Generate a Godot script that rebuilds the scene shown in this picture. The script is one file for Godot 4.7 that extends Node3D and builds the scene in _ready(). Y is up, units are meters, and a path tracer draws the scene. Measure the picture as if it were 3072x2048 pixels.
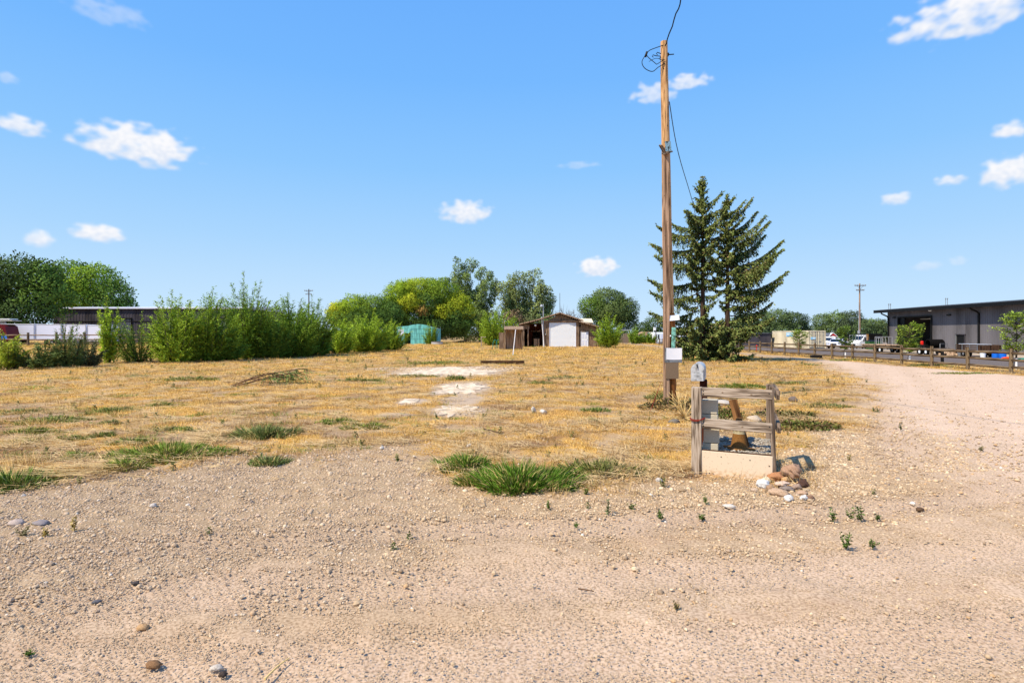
extends Node3D
# A dry lot beside a gravel road: y is up, metres, the camera looks along -z.

var rng := RandomNumberGenerator.new()
var M := {}
var soft := FastNoiseLite.new()
var fine := FastNoiseLite.new()
var lumps := FastNoiseLite.new()

func _ready():
	rng.seed = 11
	# camera: level, 1.7 m above the road
	var cam := Camera3D.new()
	cam.name = "camera"
	cam.position = Vector3(0, 1.7, 0)
	cam.keep_aspect = Camera3D.KEEP_HEIGHT
	cam.projection = Camera3D.PROJECTION_FRUSTUM
	cam.near = 0.1
	cam.far = 1500.0
	cam.size = 0.1 * 2.0 * 1024.0 / 1700.0
	cam.frustum_offset = Vector2(0, -0.1 * 21.0 / 1700.0)
	cam.current = true
	add_child(cam)
	# sky
	var we := WorldEnvironment.new()
	we.name = "world"
	var env := Environment.new()
	env.background_mode = Environment.BG_SKY
	var sky := Sky.new()
	var sm := PanoramaSkyMaterial.new()
	sm.panorama = ImageTexture.create_from_image(paint_sky())
	sky.sky_material = sm
	env.sky = sky
	env.background_energy_multiplier = 0.78
	env.tonemap_mode = Environment.TONE_MAPPER_LINEAR
	env.tonemap_exposure = 1.28
	env.sdfgi_enabled = true
	env.ssao_enabled = true
	env.ssil_enabled = true
	we.environment = env
	add_child(we)
	# sun: high, behind the camera and to its left
	var sun := DirectionalLight3D.new()
	sun.name = "sun"
	sun.light_color = Color(1.0, 0.94, 0.83)
	sun.light_energy = 1.55
	sun.light_angular_distance = 0.5
	sun.shadow_enabled = true
	add_child(sun)
	sun.look_at_from_position(Vector3.ZERO, Vector3(0.63, -0.95, -0.42), Vector3.UP)

	soft.seed = 3
	soft.frequency = 1.0
	soft.fractal_octaves = 3
	fine.seed = 9
	fine.frequency = 1.0
	fine.fractal_octaves = 2
	lumps.seed = 21
	lumps.frequency = 1.0
	lumps.fractal_octaves = 2
	make_materials()
	make_ground()
	make_right_buildings()
	make_left_buildings()
	make_middle_buildings()
	make_trees()
	make_shrubs()
	make_right_yard()
	make_pole()
	make_mailbox_corner()
	make_field_things()
	make_plants()
	make_grass_and_gravel()


func s2l(r: float, g: float, b: float) -> Color:
	return Color(r / 255.0, g / 255.0, b / 255.0).srgb_to_linear()


func paint_sky() -> Image:
	var w := 3072
	var h := 1536
	var img := Image.create(w, h, false, Image.FORMAT_RGBF)
	var rows: Array[Color] = []
	var stops := [[0.0, s2l(208, 233, 255)], [3.0, s2l(198, 229, 255)], [9.0, s2l(171, 215, 255)], [16.0, s2l(142, 200, 255)], [24.0, s2l(119, 185, 255)], [32.0, s2l(108, 175, 253)], [50.0, s2l(98, 160, 242)], [90.0, s2l(92, 150, 230)]]
	for j in h:
		var el := 90.0 - (j + 0.5) / h * 180.0
		var c := s2l(190, 170, 140)
		if el >= 0.0:
			for k in range(stops.size() - 1):
				if el >= stops[k][0] and el <= stops[k + 1][0]:
					var a: Color = stops[k][1]
					c = a.lerp(stops[k + 1][1], (el - stops[k][0]) / (stops[k + 1][0] - stops[k][0]))
		rows.append(c)
		img.fill_rect(Rect2i(0, j, w, 1), c)
	# clouds: azimuth, elevation, half width, half height in degrees, thickness, ragged
	var cl := [
		[-33.39, 15.42, 4.58, 1.98, 1.0, 0.9], [-40.91, 15.51, 1.56, 0.80, 0.8, 0.9], [-36.15, 8.15, 2.12, 0.92, 1.0, 0.6],
		[-39.89, 7.32, 1.04, 0.81, 0.8, 0.6], [-4.74, 12.02, 2.88, 1.40, 0.85, 0.8], [8.56, 6.63, 2.24, 1.13, 1.0, 0.9],
		[13.98, 22.30, 2.15, 1.11, 0.6, 1.2], [17.04, 23.00, 2.25, 0.76, 0.7, 1.2], [38.60, 23.67, 4.41, 1.99, 0.9, 1.2],
		[41.44, 15.09, 1.14, 0.73, 0.95, 0.9], [41.19, 12.07, 1.79, 1.39, 1.05, 0.9], [37.70, 12.11, 1.21, 0.49, 0.75, 1.0],
		[34.18, 11.15, 1.14, 0.66, 0.7, 0.8], [-35.43, 24.80, 2.63, 1.08, 0.25, 1.2], [36.24, 5.59, 1.15, 0.50, 0.28, 1.0],
		[6.53, 16.50, 2.17, 0.39, 0.25, 1.0], [-41.61, 18.60, 0.74, 0.46, 0.3, 1.0], [38.19, 5.79, 0.65, 0.42, 0.25, 1.0],
		[-62.0, 20.0, 6.0, 2.4, 0.9, 0.9], [-85.0, 12.0, 5.0, 2.0, 1.0, 0.9], [-110.0, 26.0, 8.0, 3.0, 0.8, 1.0], [58.0, 24.0, 7.0, 2.6, 0.9, 0.9],
		[75.0, 12.0, 5.0, 2.0, 1.0, 0.9], [100.0, 30.0, 9.0, 3.0, 0.8, 1.0], [130.0, 14.0, 6.0, 2.2, 1.0, 0.9], [165.0, 22.0, 7.0, 2.6, 0.9, 0.9], [-140.0, 15.0, 6.0, 2.4, 0.9, 0.9], [-165.0, 34.0, 9.0, 3.0, 0.7, 1.0],
	]
	var nz := FastNoiseLite.new()
	nz.seed = 5
	nz.frequency = 1.0
	nz.fractal_octaves = 3
	nz.fractal_gain = 0.34
	var k0 := 0
	for c in cl:
		k0 += 1
		var dpx := 360.0 / w
		var cosel: float = maxf(0.3, cos(deg_to_rad(c[1])))
		var j0 := int((90.0 - c[1] - c[3] * 1.8) / 180.0 * h)
		var j1 := int((90.0 - c[1] + c[3] * 1.8) / 180.0 * h)
		var half := int(c[2] * 1.6 / dpx / cosel)
		var i0 := int(c[0] / dpx)
		for j in range(j0, j1):
			for i in range(i0 - half, i0 + half):
				var dx: float = ((i + 0.5) * dpx - c[0]) * cosel
				var dy: float = 90.0 - (j + 0.5) / h * 180.0 - c[1]
				var px: float = dx / c[2]
				var py: float = dy / c[3]
				var n1: float = nz.get_noise_3d(dx * 1.25 / sqrt(c[2]), dy * 1.5 / sqrt(c[3]), k0 * 17.3)
				var n2: float = nz.get_noise_3d(dx * 2.0 + 40.0, dy * 2.5, k0 * 9.1)
				var flat: float = 1.5 if py < 0.0 else 0.95
				var d: float = 1.0 - px * px - py * py * flat + (n1 * 0.8 + n2 * 0.16) * c[5] + 0.02
				var a: float = smoothstep(0.0, 0.95, d) * c[4] * 1.1
				if a <= 0.002:
					continue
				a = minf(a, 1.0)
				var ii := posmod(i, w)
				var white := s2l(252, 252, 255).lerp(s2l(216, 228, 247), clampf(0.35 - py * 0.55 + n2 * 0.6, 0.0, 0.8))
				var base: Color = img.get_pixel(ii, j)
				img.set_pixel(ii, j, base.lerp(white, a))
	return img


# ---------------------------------------------------------------- scene helpers

func add(called: String, mesh: Mesh, mat: Material, parent: Node3D = null, at := Vector3.ZERO, rot := Vector3.ZERO) -> MeshInstance3D:
	var o := MeshInstance3D.new()
	o.name = called
	o.mesh = mesh
	o.material_override = mat
	o.position = at
	o.rotation = rot
	var to: Node3D = parent if parent else self
	to.add_child(o, true)
	return o


func tag(o: Node3D, label: String, category := "", group := "", kind := "") -> Node3D:
	if label:
		o.set_meta("label", label)
	if category:
		o.set_meta("category", category)
	if group:
		o.set_meta("group", group)
	if kind:
		o.set_meta("kind", kind)
	return o


func thing(called: String, label: String, category: String, at := Vector3.ZERO, turn := 0.0, group := "") -> Node3D:
	var o := Node3D.new()
	o.name = called
	o.position = at
	o.rotation.y = turn
	add_child(o, true)
	tag(o, label, category, group)
	return o


func copies(called: String, mesh: Mesh, mat: Material, xfs: Array, cols: PackedColorArray, parent: Node3D = null) -> MultiMeshInstance3D:
	var mm := MultiMesh.new()
	mm.transform_format = MultiMesh.TRANSFORM_3D
	mm.use_colors = true
	mm.mesh = mesh
	mm.instance_count = xfs.size()
	for i in xfs.size():
		mm.set_instance_transform(i, xfs[i])
		mm.set_instance_color(i, cols[i])
	var o := MultiMeshInstance3D.new()
	o.name = called
	o.multimesh = mm
	o.material_override = mat
	var to: Node3D = parent if parent else self
	to.add_child(o, true)
	return o


func rnd(a: float, b: float) -> float:
	return rng.randf_range(a, b)


func rdir() -> Vector3:
	var y := rnd(-1, 1)
	var t := rnd(0, TAU)
	var r := sqrt(1.0 - y * y)
	return Vector3(cos(t) * r, y, sin(t) * r)


func site(xp: float, zp: float, y := 0.0) -> Vector3:   # the yard's own axes, turned a little from the camera's
	return Vector3(xp + 0.023 * zp, y, -zp)


func on(v: Vector3, up := 0.0) -> Vector3:
	return Vector3(v.x, ground_y(v.x, v.z) + up, v.z)


func ground_y(x: float, z: float) -> float:
	var xp := x + 0.023 * z
	var near := clampf((-z - 2.0) / 6.0, 0.25, 1.0)
	return 0.028 * near * soft.get_noise_2d(x * 0.22, z * 0.22) + 0.016 * soft.get_noise_2d(x * 0.9 + 50.0, z * 0.9) - 0.36 * smoothstep(22.5, 28.0, xp) + 0.05 * maxf(0.0, 1.0 - Vector2((x + 1.6) / 2.2, (z + 8.0) / 0.9).length())


# ---------------------------------------------------------------- mesh helpers

class Fol:   # leaves, blades and needles gathered into one mesh with a colour for each
	var v := PackedVector3Array()
	var n := PackedVector3Array()
	var c := PackedColorArray()
	var ix := PackedInt32Array()

	func leaf(p: Vector3, along: Vector3, side: Vector3, nrm: Vector3, col: Color, wide := 0.5) -> void:
		var k := v.size()
		if along.cross(side).dot(nrm) < 0.0:
			side = -side
		var q := p + along * wide
		v.append(p)
		v.append(q + side)
		v.append(p + along)
		v.append(q - side)
		for i in 4:
			n.append(nrm)
			c.append(col)
		ix.append(k)
		ix.append(k + 1)
		ix.append(k + 2)
		ix.append(k)
		ix.append(k + 2)
		ix.append(k + 3)

	func blade(p: Vector3, along: Vector3, side: Vector3, nrm: Vector3, col: Color, tip: Color) -> void:
		var k := v.size()
		if along.cross(side).dot(nrm) < 0.0:
			side = -side
		v.append(p - side)
		v.append(p + side)
		v.append(p + along)
		for i in 3:
			n.append(nrm)
			c.append(tip if i == 2 else col)
		ix.append(k)
		ix.append(k + 1)
		ix.append(k + 2)

	func mesh() -> ArrayMesh:
		var a := []
		a.resize(Mesh.ARRAY_MAX)
		a[Mesh.ARRAY_VERTEX] = v
		a[Mesh.ARRAY_NORMAL] = n
		a[Mesh.ARRAY_COLOR] = c
		a[Mesh.ARRAY_INDEX] = ix
		var m := ArrayMesh.new()
		m.add_surface_from_arrays(Mesh.PRIMITIVE_TRIANGLES, a)
		return m


func st_new(flat := true) -> SurfaceTool:
	var st := SurfaceTool.new()
	st.begin(Mesh.PRIMITIVE_TRIANGLES)
	st.set_smooth_group(-1 if flat else 0)
	return st


func st_done(st: SurfaceTool) -> ArrayMesh:
	st.generate_normals()
	return st.commit()


func tri(st: SurfaceTool, a: Vector3, b: Vector3, c: Vector3) -> void:
	st.add_vertex(a)
	st.add_vertex(b)
	st.add_vertex(c)


func quad(st: SurfaceTool, a: Vector3, b: Vector3, c: Vector3, d: Vector3) -> void:   # clockwise from outside
	tri(st, a, b, c)
	tri(st, a, c, d)


func st_box(st: SurfaceTool, at: Vector3, s: Vector3, t := Transform3D()) -> void:
	var h := s * 0.5
	var p := []
	for i in 8:
		p.append(t * (at + Vector3(h.x if i & 1 else -h.x, h.y if i & 2 else -h.y, h.z if i & 4 else -h.z)))
	quad(st, p[4], p[6], p[7], p[5])
	quad(st, p[1], p[3], p[2], p[0])
	quad(st, p[5], p[7], p[3], p[1])
	quad(st, p[0], p[2], p[6], p[4])
	quad(st, p[6], p[2], p[3], p[7])
	quad(st, p[0], p[4], p[5], p[1])


func box(s: Vector3) -> ArrayMesh:
	var st := st_new()
	st_box(st, Vector3.ZERO, s)
	return st_done(st)


func face_out(st: SurfaceTool, pts: Array) -> void:   # a flat convex piece that faces away from the origin of its mesh
	var n: Vector3 = (pts[1] - pts[0]).cross(pts[2] - pts[0])
	var mid := Vector3.ZERO
	for p in pts:
		mid += p
	for i in range(1, pts.size() - 1):
		if n.dot(mid) > 0.0:
			tri(st, pts[0], pts[i + 1], pts[i])
		else:
			tri(st, pts[0], pts[i], pts[i + 1])


func bevel_box(s: Vector3, b := 0.006) -> ArrayMesh:   # chamfered box about its centre
	var st := st_new()
	var h := s * 0.5
	b = minf(b, minf(h.x, minf(h.y, h.z)) * 0.6)
	var corner := func(sx, sy, sz, axis) -> Vector3:
		var v := Vector3(sx * h.x, sy * h.y, sz * h.z)
		for k in 3:
			if k != axis:
				v[k] -= signf(v[k]) * b
		return v
	for axis in 3:
		for sgn in [-1, 1]:
			var q := []
			for uv in [[-1, -1], [1, -1], [1, 1], [-1, 1]]:
				var s3 := [0, 0, 0]
				s3[axis] = sgn
				s3[(axis + 1) % 3] = uv[0]
				s3[(axis + 2) % 3] = uv[1]
				q.append(corner.call(s3[0], s3[1], s3[2], axis))
			face_out(st, q)
		for s1 in [-1, 1]:
			for s2 in [-1, 1]:
				var q := []
				for e in [[-1, 0], [1, 0], [1, 1], [-1, 1]]:
					var s3 := [0, 0, 0]
					s3[axis] = e[0]
					s3[(axis + 1) % 3] = s1
					s3[(axis + 2) % 3] = s2
					q.append(corner.call(s3[0], s3[1], s3[2], (axis + 1 + e[1]) % 3))
				face_out(st, q)
	for i in 8:
		var sx := 1 if i & 1 else -1
		var sy := 1 if i & 2 else -1
		var sz := 1 if i & 4 else -1
		face_out(st, [corner.call(sx, sy, sz, 0), corner.call(sx, sy, sz, 1), corner.call(sx, sy, sz, 2)])
	return st_done(st)


func st_tube(st: SurfaceTool, pts: Array, radii: Array, sides := 8, caps := true) -> void:
	var rings := []
	var up := Vector3.UP
	for i in pts.size():
		var d: Vector3 = (pts[mini(i + 1, pts.size() - 1)] - pts[maxi(i - 1, 0)]).normalized()
		if i == 0:
			up = Vector3.RIGHT if absf(d.x) < 0.8 else Vector3.UP
		var a := d.cross(up).normalized()
		up = a.cross(d).normalized()
		var ring := []
		for k in sides:
			var t := TAU * k / sides
			ring.append(pts[i] + (a * cos(t) + up * sin(t)) * radii[i])
		rings.append(ring)
	for i in range(rings.size() - 1):
		for k in sides:
			var l := (k + 1) % sides
			quad(st, rings[i][k], rings[i + 1][k], rings[i + 1][l], rings[i][l])
	if caps:
		var last := rings.size() - 1
		for k in range(1, sides - 1):
			tri(st, rings[0][0], rings[0][k], rings[0][k + 1])
			tri(st, rings[last][0], rings[last][k + 1], rings[last][k])


func tube(pts: Array, radii: Array, sides := 8) -> ArrayMesh:
	var st := st_new(false)
	st_tube(st, pts, radii, sides, false)
	st.set_smooth_group(-1)
	var e := pts.size() - 1
	# flat end caps
	for q in [[0, 1], [e, e - 1]]:
		var d: Vector3 = (pts[q[0]] - pts[q[1]]).normalized()
		var a := d.cross(Vector3.RIGHT if absf(d.x) < 0.8 else Vector3.UP).normalized()
		var b := d.cross(a)
		var rr: float = radii[q[0]]
		if rr > 0.003:
			for k in sides:
				var t := TAU * k / sides
				var u := TAU * (k + 1) / sides
				tri(st, pts[q[0]], pts[q[0]] + (a * cos(u) + b * sin(u)) * rr, pts[q[0]] + (a * cos(t) + b * sin(t)) * rr)
	return st_done(st)


func rod(a: Vector3, b: Vector3, r: float, sides := 8) -> ArrayMesh:
	return tube([a, b], [r, r], sides)


func lathe(profile: Array, sides := 16) -> ArrayMesh:   # Vector2(radius, height) from the bottom up
	var st := st_new(false)
	for i in range(profile.size() - 1):
		for k in sides:
			var t := TAU * k / sides
			var u := TAU * (k + 1) / sides
			var p: Vector2 = profile[i]
			var q: Vector2 = profile[i + 1]
			st.set_smooth_group(i)
			quad(st, Vector3(cos(t) * p.x, p.y, sin(t) * p.x), Vector3(cos(t) * q.x, q.y, sin(t) * q.x), Vector3(cos(u) * q.x, q.y, sin(u) * q.x), Vector3(cos(u) * p.x, p.y, sin(u) * p.x))
	return st_done(st)


func ribbed(w: float, h: float, pitch: float, depth: float, rib := 0.35) -> ArrayMesh:   # a ribbed sheet: x 0..w, y 0..h, facing +z, 1 cm thick at its back
	var st := st_new()
	var n := maxi(1, int(round(w / pitch)))
	var p := w / n
	for i in n:
		var x := i * p
		var xs := [x, x + p * (1.0 - rib) - depth, x + p * (1.0 - rib), x + p - depth, x + p]
		var zs := [0.0, 0.0, depth, depth, 0.0]
		for k in 4:
			quad(st, Vector3(xs[k], 0, zs[k]), Vector3(xs[k], h, zs[k]), Vector3(xs[k + 1], h, zs[k + 1]), Vector3(xs[k + 1], 0, zs[k + 1]))
	st_box(st, Vector3(w * 0.5, h * 0.5, -0.012), Vector3(w, h, 0.02))
	return st_done(st)


func prism(poly: PackedVector2Array, depth: float) -> ArrayMesh:   # polygon in xy, from z = 0 back to -depth
	var st := st_new()
	var ix := Geometry2D.triangulate_polygon(poly)
	for k in range(0, ix.size(), 3):
		var a := poly[ix[k]]
		var b := poly[ix[k + 1]]
		var c := poly[ix[k + 2]]
		var ccw := (b - a).cross(c - a) > 0.0
		var o := [a, c, b] if ccw else [a, b, c]
		tri(st, Vector3(o[0].x, o[0].y, 0), Vector3(o[1].x, o[1].y, 0), Vector3(o[2].x, o[2].y, 0))
		tri(st, Vector3(o[0].x, o[0].y, -depth), Vector3(o[2].x, o[2].y, -depth), Vector3(o[1].x, o[1].y, -depth))
	var cw := Geometry2D.is_polygon_clockwise(poly)
	for i in poly.size():
		var a := poly[i]
		var b := poly[(i + 1) % poly.size()]
		if cw:
			var t := a
			a = b
			b = t
		quad(st, Vector3(a.x, a.y, 0), Vector3(b.x, b.y, 0), Vector3(b.x, b.y, -depth), Vector3(a.x, a.y, -depth))
	return st_done(st)


func rock_mesh(sx: float, sy: float, sz: float, sd: int, rough := 0.25, rings := 10) -> ArrayMesh:
	var nz := FastNoiseLite.new()
	nz.seed = sd
	nz.frequency = 0.9
	nz.fractal_octaves = 3
	var st := st_new(false)
	var seg := rings + 4
	var pt := func(i, k) -> Vector3:
		var el: float = PI * (float(i) / rings - 0.5)
		var t: float = TAU * (k % seg) / seg
		var d := Vector3(cos(el) * cos(t), sin(el), cos(el) * sin(t))
		var r: float = 1.0 + rough * 2.0 * nz.get_noise_3dv(d * 1.3) + rough * 0.6 * nz.get_noise_3dv(d * 3.5)
		# a few flat sides
		for q in [Vector3(0.8, 0.5, 0.3), Vector3(-0.6, 0.7, 0.4), Vector3(0.1, 0.3, 0.95), Vector3(-0.3, 0.9, -0.3)]:
			var f: float = d.dot(q.normalized())
			if f > 0.2:
				r = minf(r, lerpf(r, (0.88 - 0.5 * rough * 0.3) / f, clampf(rough * 2.5, 0.0, 1.0)))
		return Vector3(d.x * sx, d.y * sy, d.z * sz) * r
	for i in rings:
		for k in seg:
			quad(st, pt.call(i, k), pt.call(i + 1, k), pt.call(i + 1, k + 1), pt.call(i, k + 1))
	return st_done(st)


# ---------------------------------------------------------------- materials

func mat(c: Color, rough := 0.9, metal := 0.0) -> StandardMaterial3D:
	var m := StandardMaterial3D.new()
	m.albedo_color = c
	m.roughness = rough
	m.metallic = metal
	m.metallic_specular = 0.3
	return m


func noise_tex(sd: int, freq: float, oct: int, ramp: Array, size := 512, type := FastNoiseLite.TYPE_SIMPLEX_SMOOTH, normal := false) -> NoiseTexture2D:
	var nz := FastNoiseLite.new()
	nz.seed = sd
	nz.frequency = freq
	nz.fractal_octaves = oct
	nz.noise_type = type
	var t := NoiseTexture2D.new()
	t.width = size
	t.height = size
	t.seamless = true
	t.noise = nz
	if normal:
		t.as_normal_map = true
		t.bump_strength = 6.0
	elif ramp:
		var g := Gradient.new()
		var offs := PackedFloat32Array()
		var cols := PackedColorArray()
		for r in ramp:
			offs.append(r[0])
			cols.append(r[1])
		g.offsets = offs
		g.colors = cols
		t.color_ramp = g
	return t


func tinted(c: Color, tex: Texture2D, scale: Vector3, rough := 0.9, metal := 0.0, world := false) -> StandardMaterial3D:
	var m := mat(c, rough, metal)
	m.albedo_texture = tex
	m.uv1_triplanar = true
	m.uv1_world_triplanar = world
	m.uv1_scale = scale
	return m


func wood(c: Color, scale := Vector3(2.6, 0.16, 2.6), relief := 0.4) -> StandardMaterial3D:   # grain runs along the piece's own y
	var m := tinted(c, M.grain, scale)
	m.heightmap_enabled = true
	m.heightmap_texture = M.grain_height
	m.heightmap_scale = relief
	return m


func leafy(back := 0.5) -> StandardMaterial3D:
	var m := mat(Color.WHITE, 0.8)
	m.vertex_color_use_as_albedo = true
	m.metallic_specular = 0.12
	m.backlight_enabled = true
	m.backlight = Color(back, back, back)
	return m


func paint_panel() -> Image:   # beige sheet: scuffs, and earth splashed up from its lower edge
	var img := Image.create(256, 128, false, Image.FORMAT_RGB8)
	var nz := FastNoiseLite.new()
	nz.seed = 12
	nz.frequency = 0.05
	nz.fractal_octaves = 4
	for j in 128:
		for i in 256:
			var c := Color(0.87, 0.795, 0.70)
			var n := nz.get_noise_2d(i, j)
			var low := smoothstep(60.0, 128.0, j) 
			c = c.lerp(Color(0.72, 0.57, 0.41), clampf(low * 0.55 + n * 0.9 * (0.3 + low) - 0.12, 0.0, 0.6))
			c = c.lerp(Color(0.62, 0.5, 0.38), clampf((nz.get_noise_2d(i * 2.5 + 700.0, j * 1.2) - 0.42) * 3.0, 0.0, 0.5))
			img.set_pixel(i, j, c)
	return img


func make_materials() -> void:
	M.grain = noise_tex(4, 0.012, 5, [[0.0, Color(0.36, 0.33, 0.31)], [0.38, Color(0.7, 0.68, 0.66)], [0.55, Color(0.86, 0.85, 0.84)], [0.75, Color(1, 1, 1)], [1.0, Color(0.8, 0.78, 0.76)]])
	M.cracked = noise_tex(23, 0.016, 5, [[0.0, Color(0.2, 0.15, 0.11)], [0.28, Color(0.45, 0.38, 0.32)], [0.42, Color(0.85, 0.82, 0.78)], [0.6, Color(1, 1, 1)], [0.8, Color(0.82, 0.76, 0.7)], [1.0, Color(0.55, 0.48, 0.42)]])
	M.grain_height = noise_tex(4, 0.012, 5, [])
	M.mottle = noise_tex(8, 0.01, 5, [[0.0, Color(0.62, 0.61, 0.6)], [0.4, Color(0.86, 0.86, 0.86)], [0.6, Color(0.95, 0.95, 0.95)], [1.0, Color(1, 1, 1)]])
	M.speck = noise_tex(14, 0.05, 4, [[0.0, Color(0.5, 0.48, 0.45)], [0.35, Color(0.8, 0.79, 0.78)], [0.55, Color(0.93, 0.92, 0.92)], [1.0, Color(1, 1, 1)]])
	M.streak = noise_tex(31, 0.01, 5, [[0.0, Color(0.45, 0.38, 0.32)], [0.3, Color(0.75, 0.72, 0.7)], [0.5, Color(1, 1, 1)], [1.0, Color(0.93, 0.93, 0.93)]])
	M.soil = noise_tex(6, 0.06, 5, [[0.0, Color(0.62, 0.58, 0.53)], [0.35, Color(0.84, 0.82, 0.8)], [0.6, Color(0.95, 0.94, 0.93)], [1.0, Color(1, 1, 1)]], 1024)
	M.soil_height = noise_tex(6, 0.06, 5, [], 1024)
	var g := tinted(Color.WHITE, M.soil, Vector3(0.55, 0.55, 0.55), 1.0, 0.0, true)
	g.vertex_color_use_as_albedo = true
	g.metallic_specular = 0.1
	g.heightmap_enabled = true
	g.heightmap_texture = M.soil_height
	g.heightmap_scale = 0.12
	M.ground = g
	M.weathered = noise_tex(17, 0.014, 5, [[0.0, Color(0.34, 0.3, 0.27)], [0.25, Color(0.58, 0.55, 0.52)], [0.4, Color(0.86, 0.84, 0.82)], [0.6, Color(1, 1, 1)], [0.8, Color(0.84, 0.81, 0.78)], [1.0, Color(0.62, 0.58, 0.54)]])
	M.grey_wood = wood(Color(0.73, 0.67, 0.61), Vector3(2.4, 0.22, 2.4), 0.7)
	M.grey_wood.albedo_texture = M.weathered
	M.grey_wood_dark = wood(Color(0.6, 0.53, 0.47))
	M.pole_wood = wood(Color(0.88, 0.71, 0.52), Vector3(2.0, 0.12, 2.0), 1.0)
	M.pole_wood.albedo_texture = M.cracked
	M.pole_low = wood(Color(0.68, 0.43, 0.22), Vector3(3.0, 0.1, 3.0), 1.0)
	M.pole_board = wood(Color(0.74, 0.61, 0.51), Vector3(2.4, 0.12, 2.4), 0.5)
	M.barn_wood = wood(Color(0.60, 0.52, 0.45), Vector3(1.2, 0.08, 1.2), 0.8)
	M.barn_wood.albedo_texture = M.cracked
	M.barn_red = wood(Color(0.4, 0.2, 0.13), Vector3(1.2, 0.08, 1.2), 0.8)
	M.barn_trim = wood(Color(0.68, 0.58, 0.49), Vector3(1.2, 0.08, 1.2), 0.6)
	M.fence_wood = wood(Color(0.5, 0.44, 0.36), Vector3(1.6, 0.1, 1.6), 0.8)
	M.tan_wood = wood(Color(0.80, 0.68, 0.56), Vector3(1.0, 0.06, 1.0), 0.5)
	M.plank_brown = wood(Color(0.55, 0.39, 0.24), Vector3(2.6, 0.16, 2.6), 0.5)
	M.yellow_wood = wood(Color(0.83, 0.62, 0.32), Vector3(1.2, 0.08, 1.2), 0.5)
	M.dark_timber = wood(Color(0.36, 0.26, 0.19), Vector3(1.2, 0.08, 1.2), 1.2)
	M.fence_wood.albedo_texture = M.cracked
	M.osb = tinted(Color(0.56, 0.48, 0.4), M.speck, Vector3(1.6, 2.4, 1.6), 0.9)
	M.block = tinted(Color(0.82, 0.79, 0.72), M.soil, Vector3(2.0, 2.0, 2.0), 0.95)
	M.panel = mat(Color(1, 1, 1), 0.7)
	M.panel.albedo_texture = ImageTexture.create_from_image(paint_panel())
	M.panel.uv1_triplanar = true
	M.panel.uv1_scale = Vector3(1.0 / 0.8, 1.0 / 0.34, 1.0)
	M.panel.uv1_offset = Vector3(0.5, 0.5, 0)
	M.galv = tinted(Color(0.83, 0.84, 0.86), M.mottle, Vector3(2.5, 2.5, 2.5), 0.42, 0.35)
	M.steel = tinted(Color(0.62, 0.63, 0.65), M.mottle, Vector3(1.5, 1.5, 1.5), 0.45, 0.5)
	M.white = mat(Color(0.84, 0.86, 0.94), 0.6)
	M.white_clean = mat(Color(0.91, 0.93, 0.96), 0.55)
	M.white_dirty = tinted(Color(0.9, 0.89, 0.87), M.streak, Vector3(0.5, 0.12, 0.5), 0.6)
	M.black = mat(Color(0.08, 0.08, 0.085), 0.5)
	M.dark = mat(Color(0.13, 0.12, 0.12), 0.8)
	M.rubber = mat(Color(0.085, 0.08, 0.08), 0.95)
	M.rubber.metallic_specular = 0.1
	M.glass = mat(Color(0.07, 0.09, 0.11), 0.12)
	M.glass.metallic_specular = 0.7
	M.charcoal = tinted(Color(0.30, 0.285, 0.32), M.mottle, Vector3(0.1, 0.03, 0.1), 0.55)
	M.grey_metal = tinted(Color(0.455, 0.445, 0.47), M.mottle, Vector3(0.05, 0.02, 0.05), 0.5)
	M.roof_grey = tinted(Color(0.4, 0.42, 0.46), M.mottle, Vector3(0.3, 0.3, 0.3), 0.5)
	M.cream = tinted(Color(0.95, 0.90, 0.79), M.mottle, Vector3(0.05, 0.05, 0.05), 0.6)
	M.teal = tinted(Color(0.48, 0.81, 0.80), M.mottle, Vector3(0.3, 0.1, 0.3), 0.7)
	M.teal_paint = mat(Color(0.2, 0.5, 0.44), 0.6)
	M.red_paint = tinted(Color(0.7, 0.13, 0.15), M.mottle, Vector3(0.3, 0.3, 0.3), 0.6)
	M.maroon = mat(Color(0.36, 0.07, 0.11), 0.3)
	M.blue = mat(Color(0.1, 0.42, 0.85), 0.45)
	M.pale_blue = mat(Color(0.58, 0.8, 0.93), 0.6)
	M.flap = tinted(Color(0.5, 0.64, 0.74), M.cracked, Vector3(2.0, 1.0, 2.0), 0.5)
	M.orange = mat(Color(0.9, 0.32, 0.1), 0.6)
	M.cone = tinted(Color(0.56, 0.40, 0.22), M.speck, Vector3(2.0, 2.0, 2.0), 0.85)
	M.cone_band = tinted(Color(0.72, 0.69, 0.58), M.streak, Vector3(3.0, 3.0, 3.0), 0.8)
	M.green_bin = tinted(Color(0.25, 0.42, 0.27), M.mottle, Vector3(0.4, 0.4, 0.4), 0.55)
	M.sign_green = mat(Color(0.05, 0.6, 0.5), 0.5)
	M.red_bright = mat(Color(0.85, 0.12, 0.1), 0.5)
	M.strip = tinted(Color(0.56, 0.82, 0.76), M.streak, Vector3(1.5, 1.5, 1.5), 0.5)
	M.paper = mat(Color(0.92, 0.92, 0.95), 0.7)
	M.red_wire = mat(Color(0.5, 0.16, 0.12), 0.6)
	M.wire = mat(Color(0.07, 0.07, 0.09), 0.6)
	M.asphalt = tinted(Color(0.47, 0.43, 0.41), M.speck, Vector3(0.5, 0.5, 0.5), 0.95, 0.0, true)
	M.concrete = tinted(Color(0.78, 0.72, 0.64), M.speck, Vector3(0.6, 0.6, 0.6), 0.95, 0.0, true)
	M.slab = tinted(Color(0.92, 0.84, 0.74), M.mottle, Vector3(0.5, 0.5, 0.5), 0.95, 0.0, true)
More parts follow.
